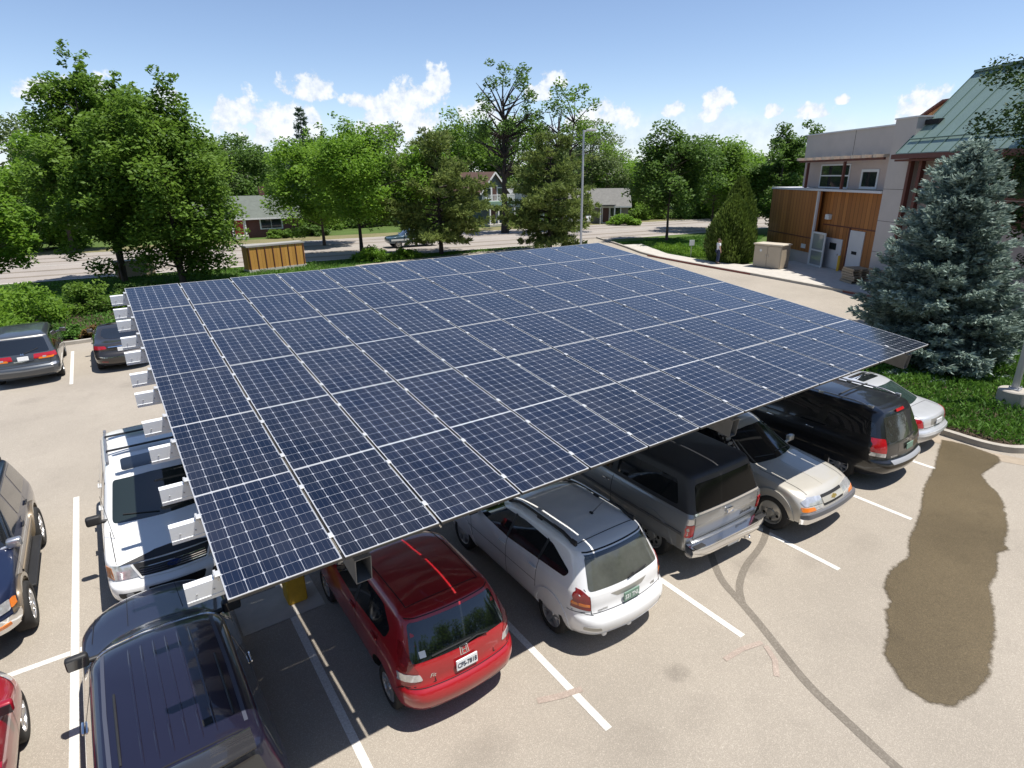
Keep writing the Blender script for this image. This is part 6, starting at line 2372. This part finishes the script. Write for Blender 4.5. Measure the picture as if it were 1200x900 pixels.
def broadleaf(name, label, x, y, h, r, leaf, seed, base=.22, n=70, per=150, size=.17, rc=.16, lobes=7, bare=0, trunk_r=None, bark=BARK, group=None, lean=0, squash=1.0, fork=1, gappy=0.0, top=.5, spires=0):
    rng = np.random.default_rng(seed)
    t = tree_thing(name, label, 'tree', x, y, 0, group)
    zc = h * (base + (1 - base) * .5)
    rz = h * (1 - base) * .5
    # uneven envelope: random lobes pushing out and in
    ld = rdir(lobes, rng)
    la = rng.uniform(-.28, .3, lobes)

    def env(d):
        w = np.ones(len(d))
        for q, a in zip(ld, la):
            w += a * np.clip((d @ q - .35) / .65, 0, 1) ** 1.2
        return w
    d = rdir(n * 3, rng)
    rad = rng.uniform(.25, 1, n * 3) ** .55
    w = env(d)
    P = d * (rad * w)[:, None] * np.array([r, r, rz])
    # narrower towards the top, and nothing right under the crown
    tz = P[:, 2] / rz
    P[:, :2] *= np.clip(1.05 - top * np.clip(tz, 0, 1) ** 1.5, .2, 1)[:, None]
    P[:, 2] += zc
    keep = P[:, 2] > h * base * .8
    P = P[keep][:n]
    # scale so the top meets h
    P[:, 2] = h * base + (P[:, 2] - h * base) * (h * .965 - h * base) / max(1e-3, P[:, 2].max() - h * base)
    rcs = r * rc * 2 * rng.uniform(.55, 1.25, len(P))
    if spires:
        sp_, sr_ = [], []
        for q in range(spires):
            a, rad_ = rng.uniform(0, 6.283), r * rng.uniform(.1, .72)
            zt = h * rng.uniform(.86, 1.0) * (1 - .25 * (rad_ / r) ** 2)
            if q == 0:
                zt, rad_ = h, r * .2
            z0 = h * rng.uniform(.45, .6)
            for k in range(12):
                u = k / 11
                ww = .75 + .25 * u
                sp_.append((math.cos(a) * rad_ * ww + rng.normal() * .22, math.sin(a) * rad_ * ww + rng.normal() * .22, z0 + (zt - z0) * u))
                sr_.append(r * rc * (1.7 - .95 * u) * rng.uniform(.75, 1.2))
        cap = P[:, 2] < h * .86
        P, rcs = np.concatenate([P[cap], np.array(sp_)]), np.concatenate([rcs[cap], np.array(sr_)])
    if gappy:
        sel = rng.uniform(0, 1, len(P)) > gappy * (P[:, 2] < h * .55)
        Pl, rl = P[sel], rcs[sel]
    else:
        Pl, rl = P, rcs
    C, U, V = clusters_to_leaves(Pl, rl, per, size, rng)
    o = bpy.data.objects.new('crown', quads_mesh('crown', C.astype(np.float32), U, V, LEAF[leaf]))
    link(o, t)
    mb = MB()
    tr = trunk_r or h * .018
    forks = []
    for f in range(fork):
        a = rng.uniform(0, 6.28) if fork > 1 else 0
        sp = r * .22 if fork > 1 else 0
        pts, rs = [], []
        for i in range(8):
            q = i / 7
            pts.append((math.cos(a) * sp * q * 1.6 + rng.normal() * .05 * q, math.sin(a) * sp * q * 1.6 + rng.normal() * .05 * q, h * .78 * q))
            rs.append(tr * (1.25 if i == 0 else 1) * (1 - .8 * q) / (1 if fork == 1 else 1.25))
        mb.tube(pts, rs, 9)
        forks.append(pts)
    order = np.argsort(-rcs)
    for q in order[:26]:
        p = P[q]
        ax = forks[q % fork]
        zt = max(h * base * .75, min(p[2] - .25 * np.hypot(p[0], p[1]) - .3, h * .74))
        f = zt / (h * .78) * 7
        i = min(6, int(f))
        a = np.array(ax[i]) * (1 - (f - i)) + np.array(ax[i + 1]) * (f - i)
        limb(mb, a, p, tr * .42 * (1 - .6 * zt / h), tr * .06, rng, .02)
    for q in range(bare):
        a = np.array(forks[0][rng.integers(3, 7)])
        dd = rdir(1, rng)[0]
        dd[2] = abs(dd[2]) * .8 + .25
        e = a + dd * np.array([r, r, h * .25]) * rng.uniform(.6, 1.05)
        limb(mb, a, e, tr * .35, tr * .05, rng, .03)
        for s in range(3):
            m_ = a + (e - a) * rng.uniform(.4, .85)
            limb(mb, m_, m_ + rdir(1, rng)[0] * r * .3 + np.array([0, 0, r * .15]), tr * .12, tr * .03, rng, .02, 3)
    mb.build('trunk', bark, t, smooth=60)
    return t


def conifer(name, label, x, y, h, r, leaf, seed, base=.06, levels=26, around=10, tuft=.16, needles=9, droop=.15, dens=1.0, puff=False, bark=BARKD, power=.85, group=None, rz=0, uneven=.15):
    rng = np.random.default_rng(seed)
    t = tree_thing(name, label, 'tree', x, y, rz, group)
    mb = MB()
    mb.tube([(0, 0, 0), (0, 0, h * .5), (0, 0, h * .97)], [h * .022, h * .013, .01], 8)
    Cs, Us, Vs = [], [], []
    for l in range(levels):
        f = (l + .5) / levels
        z = h * (base + (1 - base) * f)
        R0 = r * (1 - f) ** power * (1 if not puff else 1.0) + .12
        if puff:
            R0 = r * math.sqrt(max(0.02, 1 - (max(0, f - .25) / .78) ** 2)) * (.55 + .45 * min(1, f / .25)) * (1 - .35 * f)
        k = max(4, int(around * (1 - .5 * f)))
        for b in range(k):
            a = rng.uniform(0, 6.283)
            L = R0 * rng.uniform(1 - uneven * 2, 1 + uneven)
            el = (.35 * f - droop * (1 - f)) + rng.normal() * .08
            d = np.array([math.cos(a), math.sin(a), el])
            e = np.array([0, 0, z]) + d * L + np.array([0, 0, .08 * L])
            if b % 2 == 0 or puff:
                limb(mb, (0, 0, z), e, .012 + .012 * L, .006, rng, -.05 if not puff else .02, 3)
            nt_ = max(3, int(L / (tuft * .62) * dens))
            side = np.cross(d, [0, 0, 1])
            side /= np.linalg.norm(side)
            for q in range(nt_):
                u = (q + rng.uniform(.2, .8)) / nt_
                if u < (.12 if not puff else .3):
                    continue
                spread = L * .34 * (1.05 - u) + tuft * .5
                for sgn in (-1, 0, 1):
                    c = np.array([0, 0, z]) + d * L * u + np.array([0, 0, .08 * L * u * u - .06 * L * u * (1 - u) * 4 * (not puff)]) + side * sgn * spread * rng.uniform(.3, 1)
                    c += rng.normal(size=3) * tuft * .3
                    dirn = d * .7 + side * sgn * .7 + np.array([0, 0, .15 if not puff else .35])
                    dirn /= np.linalg.norm(dirn)
                    nn = needles
                    rd = rdir(nn, rng) * (.55 if not puff else .95) + dirn
                    rd /= np.linalg.norm(rd, axis=1)[:, None]
                    s = tuft * rng.uniform(.6, 1.15, nn)
                    Cs.append(c + rd * s[:, None] * .5 + rng.normal(size=(nn, 3)) * tuft * .15)
                    Us.append(rd * s[:, None] * .62)
                    v = np.cross(rd, rdir(nn, rng))
                    v /= np.linalg.norm(v, axis=1)[:, None] + 1e-9
                    Vs.append(v * s[:, None] * (.17 if not puff else .15))
    C, U, V = (np.concatenate(q).astype(np.float32) for q in (Cs, Us, Vs))
    o = bpy.data.objects.new('crown', quads_mesh('crown', C, U, V, LEAF[leaf]))
    link(o, t)
    mb.build('trunk', bark, t, smooth=60)
    return t


def shrub(name, label, x, y, h, r, leaf, seed, n=26, per=120, size=.09, group=None, cat='shrub', ry=None):
    rng = np.random.default_rng(seed)
    t = tree_thing(name, label, cat, x, y, 0, group)
    d = rdir(n, rng)
    d[:, 2] = np.abs(d[:, 2])
    P = d * (rng.uniform(.3, .95, n) ** .6)[:, None] * np.array([r, ry or r, h * .85])
    P *= rng.uniform(.75, 1.08, n)[:, None]
    P[:, 2] = np.maximum(P[:, 2], h * .12)
    rc = np.full(n, min(r, h) * .32) * rng.uniform(.7, 1.25, n)
    C, U, V = clusters_to_leaves(P, rc, per, size, rng, .5)
    o = bpy.data.objects.new('foliage', quads_mesh('foliage', C.astype(np.float32), U, V, LEAF[leaf]))
    link(o, t)
    mb = MB()
    for q in range(9):
        limb(mb, (0, 0, 0), P[q] * .9, .02, .006, rng, .05, 3)
    mb.build('stems', BARKD, t)
    return t


def cone_evergreen(name, label, x, y, h, r, seed, leaf='arbor'):
    rng = np.random.default_rng(seed)
    t = tree_thing(name, label, 'tree', x, y)
    n = 15000
    f = rng.uniform(0, 1, n) ** 1.25
    a = rng.uniform(0, 6.283, n)
    prof = np.where(f < .25, .72 + .28 * np.sqrt(f / .25), np.maximum(0.03, 1 - ((f - .25) / .77) ** 2.3))
    bump = 1 + .09 * np.sin(a * 5 + f * 9) + .06 * np.sin(a * 11 - f * 17)
    rr_ = r * prof * bump * rng.uniform(.72, 1.03, n)
    C = np.stack([rr_ * np.cos(a), rr_ * np.sin(a), .05 + f * h * .96], 1)
    out = np.stack([np.cos(a), np.sin(a), np.full(n, 1.6)], 1) + rng.normal(size=(n, 3)) * .3
    out /= np.linalg.norm(out, axis=1)[:, None]
    s = .16 * rng.uniform(.6, 1.3, n)
    v = np.cross(out, rdir(n, rng))
    v /= np.linalg.norm(v, axis=1)[:, None]
    o = bpy.data.objects.new('crown', quads_mesh('crown', C.astype(np.float32), out * s[:, None], v * (s * .3)[:, None], LEAF[leaf]))
    link(o, t)
    mb = MB()
    mb.tube([(0, 0, 0), (0, 0, h * .85)], [.14, .02], 8)
    mb.build('trunk', BARKD, t)
    return t


# near trees on the grass strip at the left
broadleaf('deciduous_tree', 'large leafy tree on the left whose crown stands just behind the canopy corner', 4.0, 39.6, 12.6, 4.85, 'mid', 21, base=.03, n=170, per=200, size=.135, rc=.12, lobes=10, fork=2, trunk_r=.2, top=.5, spires=9)
broadleaf('deciduous_tree', 'tall leafy tree on the left with the highest pointed top', .9, 43.6, 14.3, 3.9, 'mid', 5, base=.08, n=140, per=190, size=.135, rc=.12, lobes=10, fork=2, trunk_r=.2, top=.6, spires=7)
broadleaf('deciduous_tree', 'small bright tree hanging into the left margin above the street', -5.2, 37.6, 6.8, 2.4, 'bright', 33, base=.2, n=60, per=170, size=.13, rc=.16, trunk_r=.1)
broadleaf('deciduous_tree', 'bright yellow green tree left of the tallest leafy tree', -2.2, 69.5, 11.6, 4.6, 'bright', 8, base=.1, n=80, per=150, size=.2, rc=.15)
broadleaf('deciduous_tree', 'thin olive tree at the far left of the skyline', -7.6, 82, 14.4, 5.6, 'olive', 9, base=.1, n=85, per=140, size=.22, rc=.14)
broadleaf('deciduous_tree', 'dark tree low behind the far left street edge', -8.5, 73, 8.0, 4.6, 'mid', 10, base=.05, n=60, per=140, size=.2, rc=.16)
# across the street and beyond
broadleaf('deciduous_tree', 'dull green tree standing behind the red brick house', 19.0, 90, 12.2, 5.6, 'dark', 12, base=.12, n=80, per=140, size=.22, rc=.15, bare=6)
broadleaf('deciduous_tree', 'round tree behind the left end of the brick house', 14.2, 97, 11.6, 5.0, 'mid', 13, base=.1, n=70, per=130, size=.24, rc=.15)
conifer('spruce_tree', 'slim dark spruce poking above the bright trees beside the brick house', 24.9, 80, 15.0, 3.8, 'spruce', 14, levels=26, around=9, tuft=.34, needles=6, dens=.8)
broadleaf('deciduous_tree', 'bright green lobed tree with bare trunk showing above the canopy back edge', 18.6, 45.6, 11.3, 5.0, 'bright', 15, base=.16, n=125, per=170, size=.13, rc=.13, lobes=10, trunk_r=.17, bark=BARKD, top=.6, spires=6)
broadleaf('deciduous_tree', 'bright green tree just left of the lobed one in front of the spruce', 19.0, 57.0, 11.2, 4.6, 'bright', 16, base=.1, n=105, per=160, size=.15, rc=.13, trunk_r=.15, spires=5)
conifer('pine_tree', 'olive pine with open lower limbs in front of the blue pickup', 24.7, 42.5, 9.6, 5.0, 'pine', 17, base=.12, levels=18, around=10, tuft=.36, needles=16, dens=.62, puff=True, uneven=.2)
conifer('pine_tree', 'olive pine left of the tall lamp post', 33.0, 37.6, 9.5, 4.7, 'pine', 18, base=.08, levels=18, around=10, tuft=.36, needles=16, dens=.62, puff=True, uneven=.22)
broadleaf('deciduous_tree', 'rounded green tree left of the tall cottonwood top', 50.0, 83, 15.6, 6.6, 'mid', 19, base=.1, n=85, per=140, size=.24, rc=.14)
broadleaf('deciduous_tree', 'broad green tree behind the first pine', 38.4, 83, 13.3, 6.2, 'olive', 20, base=.1, n=85, per=140, size=.24, rc=.14, bare=5)
broadleaf('deciduous_tree', 'green tree between the pine and the two storey house', 44.0, 79, 10.8, 5.4, 'bright', 22, base=.08, n=75, per=140, size=.22, rc=.15)
broadleaf('cottonwood_tree', 'tall half bare cottonwood with dark trunk beside the two storey house', 40.6, 56.0, 18.7, 4.4, 'dark', 23, base=.30, n=46, per=105, size=.18, rc=.115, lobes=9, bare=34, trunk_r=.42, bark=BARKD, gappy=.8, top=.5)
broadleaf('cottonwood_tree', 'second sparse cottonwood right of the tallest half bare one', 46.0, 52.0, 16.4, 4.6, 'mid', 24, base=.25, n=44, per=105, size=.18, rc=.125, lobes=9, bare=26, trunk_r=.32, bark=BARKD, gappy=.6, fork=2)
broadleaf('deciduous_tree', 'green tree filling in behind the second cottonwood', 61.0, 82, 15.2, 7.2, 'mid', 25, base=.08, n=90, per=140, size=.25, rc=.14)
broadleaf('willow_tree', 'grey green feathery willow above the bungalow roof', 67.3, 70.5, 14.6, 5.8, 'olive', 26, base=.12, n=100, per=170, size=.17, rc=.13, lobes=5)
broadleaf('deciduous_tree', 'bright green tree right behind the grey bungalow', 72.5, 72.5, 9.9, 6.0, 'bright', 27, base=.06, n=80, per=140, size=.22, rc=.15)
broadleaf('deciduous_tree', 'small green tree between the bungalow and the dark maple', 79.5, 73.5, 8.6, 4.8, 'bright', 28, base=.06, n=60, per=130, size=.22, rc=.16)
broadleaf('maple_tree', 'dark green maple on the lawn left of the standing person', 47.8, 37.2, 10.9, 4.3, 'dark', 29, base=.2, n=100, per=180, size=.16, rc=.14, lobes=9, trunk_r=.14, top=.55)
broadleaf('maple_tree', 'smaller green maple right behind the dark maple on the lawn', 60.6, 41.6, 10.2, 4.3, 'mid', 30, base=.22, n=80, per=150, size=.18, rc=.15, trunk_r=.14)
broadleaf('deciduous_tree', 'bright tree across the street above the conical evergreen', 79.5, 52.5, 10.9, 6.2, 'bright', 31, base=.06, n=85, per=140, size=.22, rc=.15)
broadleaf('deciduous_tree', 'mid green tree right of the lawn maples across the street', 79.5, 61.0, 10.4, 6.4, 'mid', 32, base=.06, n=80, per=140, size=.24, rc=.15)
broadleaf('deciduous_tree', 'dark tall tree standing at the left end of the building', 63.0, 34.9, 11.3, 3.7, 'dark', 34, base=.08, n=90, per=150, size=.18, rc=.14, top=.5)
broadleaf('deciduous_tree', 'dark tree peeping over the flat roof of the building', 68.5, 35.6, 11.9, 3.4, 'dark', 35, base=.08, n=70, per=140, size=.18, rc=.15)
for k, (x, y, h, r, lf, lab) in enumerate([
        (4.5, 102, 13.6, 9.0, 'mid', 'broad distant tree behind the large left trees'), (14.0, 112, 13.0, 8.0, 'olive', 'distant olive tree behind the brick house'),
        (30.5, 101, 12.0, 8.0, 'dark', 'distant dark tree behind the slim spruce'), (41.5, 106, 14.6, 9.0, 'mid', 'distant green tree behind the first pine'),
        (62.0, 99, 14.0, 8.5, 'dark', 'distant dark tree behind the second cottonwood'), (92.0, 78, 8.6, 9.0, 'mid', 'distant low tree between the maples'),
        (103.0, 66, 9.6, 9.0, 'olive', 'distant low tree right of the lawn maples'), (-16, 96, 14, 9.0, 'mid', 'distant tree beyond the left margin'),
        (80, 92, 10.5, 8.5, 'olive', 'distant tree behind the bungalow garden'), (96, 48, 10.0, 7.0, 'dark', 'distant dark tree left of the building wall'), (112, 40, 11, 9, 'mid', 'distant tree behind the building'), (25, 118, 12, 9, 'mid', 'far tree closing the gap behind the slim spruce')]):
    broadleaf('deciduous_tree', lab, x, y, h, r, lf, 60 + k, base=.03, n=75, per=130, size=.3, rc=.14, lobes=8, top=.4, group='distant trees')
conifer('spruce_tree', 'big blue spruce on the planted island at the right edge', 23.05, 3.4, 7.3, 2.5, 'blue', 41, base=.02, levels=34, around=17, tuft=.18, needles=9, droop=.12, dens=1.1, uneven=.17, power=.64)
broadleaf('ash_tree', 'dark leafy tree overhanging the green roof at the upper right corner', 31.2, 1.4, 14.2, 3.5, 'deep', 42, base=.1, n=170, per=330, size=.085, rc=.13, lobes=9, trunk_r=.2, top=.4)
cone_evergreen('arborvitae', 'conical green evergreen behind the standing person', 39.6, 23.7, 5.1, 1.75, 43)
cone_evergreen('arborvitae', 'darker taller evergreen between the conical one and the cedar wall', 43.4, 26.0, 6.4, 1.5, 44)
# shrubs
for k, (x, y, h, r, lf, lab) in enumerate([
        (-6.2, 32.5, 2.3, 2.1, 'bright', 'bright leafy shrub at the left margin behind the slate minivan'), (-3.6, 31.8, 2.5, 2.0, 'bright', 'bright shrub behind the roof of the slate minivan'),
        (-5.0, 29.0, 1.7, 1.9, 'bright', 'low bright shrub closest behind the slate minivan'), (-1.2, 33.6, 1.9, 1.7, 'mid', 'shaded green shrub under the large left trees'),
        (1.2, 36.5, 1.1, 1.5, 'dark', 'dark shrub in the shade of the left tree trunks'), (18.4, 42.6, 1.3, 1.8, 'bright', 'light green shrub at the foot of the lobed tree trunk'),
        (21.0, 42.4, 1.1, 1.5, 'bright', 'light green shrub at the foot of the first pine'), (59.3, 55.0, 1.7, 2.4, 'bright', 'rounded bush in front of the grey bungalow'),
        (17.6, 69.0, 1.1, 1.8, 'mid', 'bush under the window of the brick house'), (21.5, 69.0, 1.5, 2.4, 'dark', 'dark bush right of the brick house'), (48.6, 64.0, 1.6, 1.8, 'bright', 'light bush right of the two storey house porch'), (40.6, 65.6, 1.8, 1.5, 'dark', 'dark bush left of the two storey house porch')]):
    shrub('shrub', lab, x, y, h, r, lf, 100 + k, n=30, per=130, size=.09 if y < 50 else .14)
for k, (x, y, h, r, lf, lab) in enumerate([(-2.0, 27.4, .7, .8, 'grass', 'low green plant at the back kerb right of the slate minivan'), (-1.15, 26.9, .55, .6, 'red', 'reddish low plant at the back kerb beside the dark sedan'), (-.2, 27.6, .7, .8, 'grass', 'low green plant in front of the dark sedan')]):
    shrub('low_plant', lab, x, y, h, r, lf, 140 + k, n=20, per=90, size=.07, cat='plant')


def ground_cover(name, poly, n, h, size, leaf, seed, z=.1, blade=2.2):
    rng = np.random.default_rng(seed)
    xs = [p[0] for p in poly]
    ys = [p[1] for p in poly]
    C = []
    while len(C) < n:
        p = (rng.uniform(min(xs), max(xs)), rng.uniform(min(ys), max(ys)))
        if inside(p, poly):
            C.append((p[0], p[1], 0))
    C = np.array(C)
    bumpy = .5 + .5 * np.sin(C[:, 0] * 2.3 + np.sin(C[:, 1] * 1.9) * 1.5) * np.sin(C[:, 1] * 2.7 + 1)
    C[:, 2] = z + h * (.25 + .75 * bumpy) * rng.uniform(.3, 1, n)
    d = rdir(n, rng) * .8
    d[:, 2] = np.abs(d[:, 2]) + .35
    d /= np.linalg.norm(d, axis=1)[:, None]
    s = size * rng.uniform(.6, 1.3, n)
    v = np.cross(d, rdir(n, rng))
    v /= np.linalg.norm(v, axis=1)[:, None]
    o = bpy.data.objects.new(name, quads_mesh(name, C.astype(np.float32), d * s[:, None], v * (s / blade * .6)[:, None], LEAF[leaf]))
    link(o)
    return tag(o, kind='stuff')


isl_in = [(17.25, 5), (17.2, .6), (17.15, -.4), (17.5, -.98), (19.2, -1.55), (22.5, -2.4), (27, -3.1), (30, -3), (30.5, 3), (26, 6), (20.5, 6.4)]
ground_cover('ground_cover', isl_in, 46000, .34, .085, 'grass', 51)
ground_cover('lawn_grass', [(42.5, 39.5), (39.5, 28.0), (43, 22.5), (47, 27.5), (60, 34), (56, 38)], 26000, .16, .1, 'grass', 52, -.02)
ground_cover('planting', [(39.3, 26.2), (41.2, 33), (43.5, 33), (42.6, 25.6), (40.5, 24.8)], 9000, .65, .1, 'bright', 53, 0)
ground_cover('verge_grass', [(-22, 27), (-.5, 27), (14, 28), (15, 41), (28, 41.5), (40, 41.5), (28, 43.2), (10, 45), (-6, 46.8), (-22, 48)], 60000, .16, .11, 'grass', 54, -.03)
# mulch under the shrubs at the left
sheet('mulch_bed', smooth_pts([(-9, 26.2), (13, 26.6), (13, 34), (4, 38), (-2, 36.5), (-9, 34)], 2, True), -.01, MAT['soil'])
# low growth that closes the view under the far crowns
for k, (x, y, h, r, lf, lab) in enumerate([
        (24.5, 76, 3.2, 4.0, 'mid', 'low thicket right of the brick house garden'), (31.5, 77, 3.6, 4.4, 'dark', 'low thicket behind the blue pickup'), (38.2, 74, 3.4, 3.6, 'mid', 'low thicket left of the two storey house'),
        (51.5, 66.5, 3.0, 2.6, 'mid', 'thicket at the foot of the tall cottonwood trunk'), (56.0, 70, 3.2, 3.2, 'bright', 'thicket between the white cottage and the bungalow'), (69.5, 60, 3.2, 3.8, 'mid', 'thicket right of the bungalow porch'),
        (76.0, 57, 3.4, 4.2, 'dark', 'thicket behind the dark lawn maple'), (84.0, 54, 3.6, 4.6, 'mid', 'thicket behind the smaller lawn maple'), (93, 50, 4.0, 5.0, 'mid', 'thicket across the street left of the cedar wall'), (5.5, 78, 3.4, 4.6, 'mid', 'thicket left of the brick house'),
        (-4.5, 72, 3.2, 4.6, 'bright', 'thicket across the street at the far left'), (-13, 72, 3.4, 5, 'mid', 'thicket across the street beyond the left margin')]):
    shrub('thicket', lab, x, y, h, r, lf, 170 + k, n=34, per=120, size=.2, ry=r * .6, group='thickets across the street')

# the trees behind the viewpoint that the car windows mirror
back = []
for k, (x, y, sc) in enumerate([(-16, -24, 1.0), (-8, -27, 1.15), (1, -25, 1.0), (9, -28, 1.2), (18, -26, 1.05), (27, -25, 1.1), (36, -20, 1.0), (44, -12, 1.1), (-24, -16, 1.05), (-28, -4, 1.0)]):
    if k == 0:
        b0 = broadleaf('deciduous_tree', 'leafy tree at the far side of the car park behind the viewpoint', x, y, 11.5, 5.5, 'mid', 90, base=.1, n=80, per=120, size=.24, rc=.16, group='trees behind the viewpoint')
        continue
    t = copy_tree(b0)
    t.location = (x, y, 0)
    t.scale = (sc, sc, sc)
    t.rotation_euler = (0, 0, k * 1.7)

# ================================================================== person on the walk
SKIN = mat('skin', (.5, .3, .22), .55)
SHIRT = mat('white shirt', (.72, .72, .74), .85, var=.06, vscale=9)
TROUSERS = mat('navy trousers', (.02, .03, .07), .85, var=.15, vscale=9)
HAIR = mat('short brown hair', (.07, .045, .03), .8)
SHOE = mat('dark shoes', (.03, .028, .027), .6)


def skin_mesh(name, verts, edges, radii, m, parent, root=0, sub=2):
    me = bpy.data.meshes.new(name)
    me.from_pydata([Vector(v) for v in verts], edges, [])
    o = bpy.data.objects.new(name, me)
    COL.objects.link(o)
    o.modifiers.new('s', 'SKIN')
    for i, r_ in enumerate(radii):
        sv = me.skin_vertices[0].data[i]
        sv.radius = (r_, r_) if not hasattr(r_, '__len__') else r_
        sv.use_root = (i == root)
    sb = o.modifiers.new('u', 'SUBSURF')
    sb.levels = sub
    sb.render_levels = sub
    dg = bpy.context.evaluated_depsgraph_get()
    new = bpy.data.meshes.new_from_object(o.evaluated_get(dg), depsgraph=dg)
    bpy.data.objects.remove(o, do_unlink=True)
    new.materials.clear()
    new.materials.append(m)
    new.polygons.foreach_set('use_smooth', [True] * len(new.polygons))
    q = bpy.data.objects.new(name, new)
    link(q, parent)
    return q


per = thing('person', 'person in white shirt and navy trousers standing on the walk, hand raised to the face', 'person', (37.5, 23.2, .13), R(62))
per.scale = (1.06, 1.06, 1.06)
# faces local -y (towards the canopy); x to the person's left
J = dict(pel=(0, 0, .95), sp1=(0, .01, 1.1), sp2=(0, .01, 1.28), neck=(0, .01, 1.45), hb=(0, 0, 1.52), hm=(0, -.01, 1.61), ht=(0, 0, 1.70),
         sl=(-.17, .01, 1.39), el=(-.24, .02, 1.13), wl=(-.25, -.05, .90), hl=(-.25, -.07, .82), sr=(.17, .01, 1.39), er=(.24, -.12, 1.20), wr=(.12, -.20, 1.44), hr=(.08, -.18, 1.53),
         hpl=(-.09, 0, .90), knl=(-.11, -.02, .49), anl=(-.12, .02, .09), tol=(-.13, -.12, .04), hpr=(.09, 0, .90), knr=(.10, -.03, .49), anr=(.11, .02, .09), tor=(.12, -.12, .04))
K = list(J)
ed = [('pel', 'sp1'), ('sp1', 'sp2'), ('sp2', 'neck'), ('neck', 'hb'), ('hb', 'hm'), ('hm', 'ht'), ('sp2', 'sl'), ('sl', 'el'), ('el', 'wl'), ('wl', 'hl'), ('sp2', 'sr'), ('sr', 'er'), ('er', 'wr'), ('wr', 'hr'), ('pel', 'hpl'), ('hpl', 'knl'), ('knl', 'anl'), ('anl', 'tol'), ('pel', 'hpr'), ('hpr', 'knr'), ('knr', 'anr'), ('anr', 'tor')]
rad = dict(pel=(.15, .11), sp1=(.14, .1), sp2=(.16, .11), neck=.055, hb=.065, hm=.085, ht=.06, sl=.06, el=.042, wl=.028, hl=.03, sr=.06, er=.042, wr=.028, hr=.03, hpl=.085, knl=.058, anl=.04, tol=.035, hpr=.085, knr=.058, anr=.04, tor=.035)
skin_mesh('body', [J[k] for k in K], [(K.index(a), K.index(b)) for a, b in ed], [rad[k] for k in K], SKIN, per, 0)


def garment(name, keys, edges, grow, m, cutz=None):
    ks = keys
    skin_mesh(name, [J[k] if isinstance(k, str) else k for k in ks], edges, grow, m, per, 0)


garment('shirt', ['sp1', 'sp2', (0, .01, 1.40), 'sl', (-.215, .02, 1.22), 'sr', (.215, -.06, 1.27), (0, 0, .92)], [(0, 1), (1, 2), (1, 3), (3, 4), (1, 5), (5, 6), (0, 7)], [(.165, .125), (.18, .13), .075, .075, .07, .075, .07, (.17, .13)], SHIRT)
garment('trousers', ['pel', 'hpl', 'knl', (-.12, .02, .13), 'hpr', 'knr', (.11, .02, .13)], [(0, 1), (1, 2), (2, 3), (0, 4), (4, 5), (5, 6)], [(.16, .12), .1, .075, .062, .1, .075, .062], TROUSERS)
for s, a, b in ((-1, 'anl', 'tol'), (1, 'anr', 'tor')):
    mb = MB()
    p, q = Vector(J[a]), Vector(J[b])
    mb.rbox(((p.x + q.x) / 2, -.05, .05), (.1, .27, .09), .035, seg=3)
    mb.build('shoe', SHOE, per, smooth=60)
hm = MB()
prof = []
hm.lathe([(.001, 1.735), (.05, 1.73), (.085, 1.70), (.098, 1.66), (.1, 1.62), (.09, 1.58)], 18, 'z', (0, .02, 0))
hm.build('hair', HAIR, per, smooth=60)
fm = MB()
for s in (-1, 1):
    fm.rbox((s * .032, -.095, 1.625), (.022, .012, .012), .004)
fm.rbox((0, -.093, 1.56), (.045, .012, .01), .004)
fm.build('face', HAIR, per)
nm = MB()
nm.rbox((0, -.105, 1.597), (.024, .03, .04), .01)
nm.build('nose', SKIN, per, smooth=60)
for (w_, e_, s) in (('hr', 'wr', 1), ('hl', 'wl', -1)):
    p = Vector(J[w_])
    d = (Vector(J[w_]) - Vector(J[e_])).normalized()
    side = d.cross(Vector((0, 1, 0))).normalized()
    for k in range(4):
        mb = MB()
        b = p + side * (.012 * (k - 1.5) * 1.4)
        L = (.055, .065, .06, .048)[k]
        mb.tube([b, b + d * L * .55, b + d * L + Vector((0, .012, 0))], [.0085, .008, .006], 6)
        mb.build('finger', SKIN, per, smooth=60)
    mb = MB()
    mb.tube([p - d * .01 + side * .028, p + d * .02 + side * .05], [.01, .008], 6)
    mb.build('thumb', SKIN, per, smooth=60)
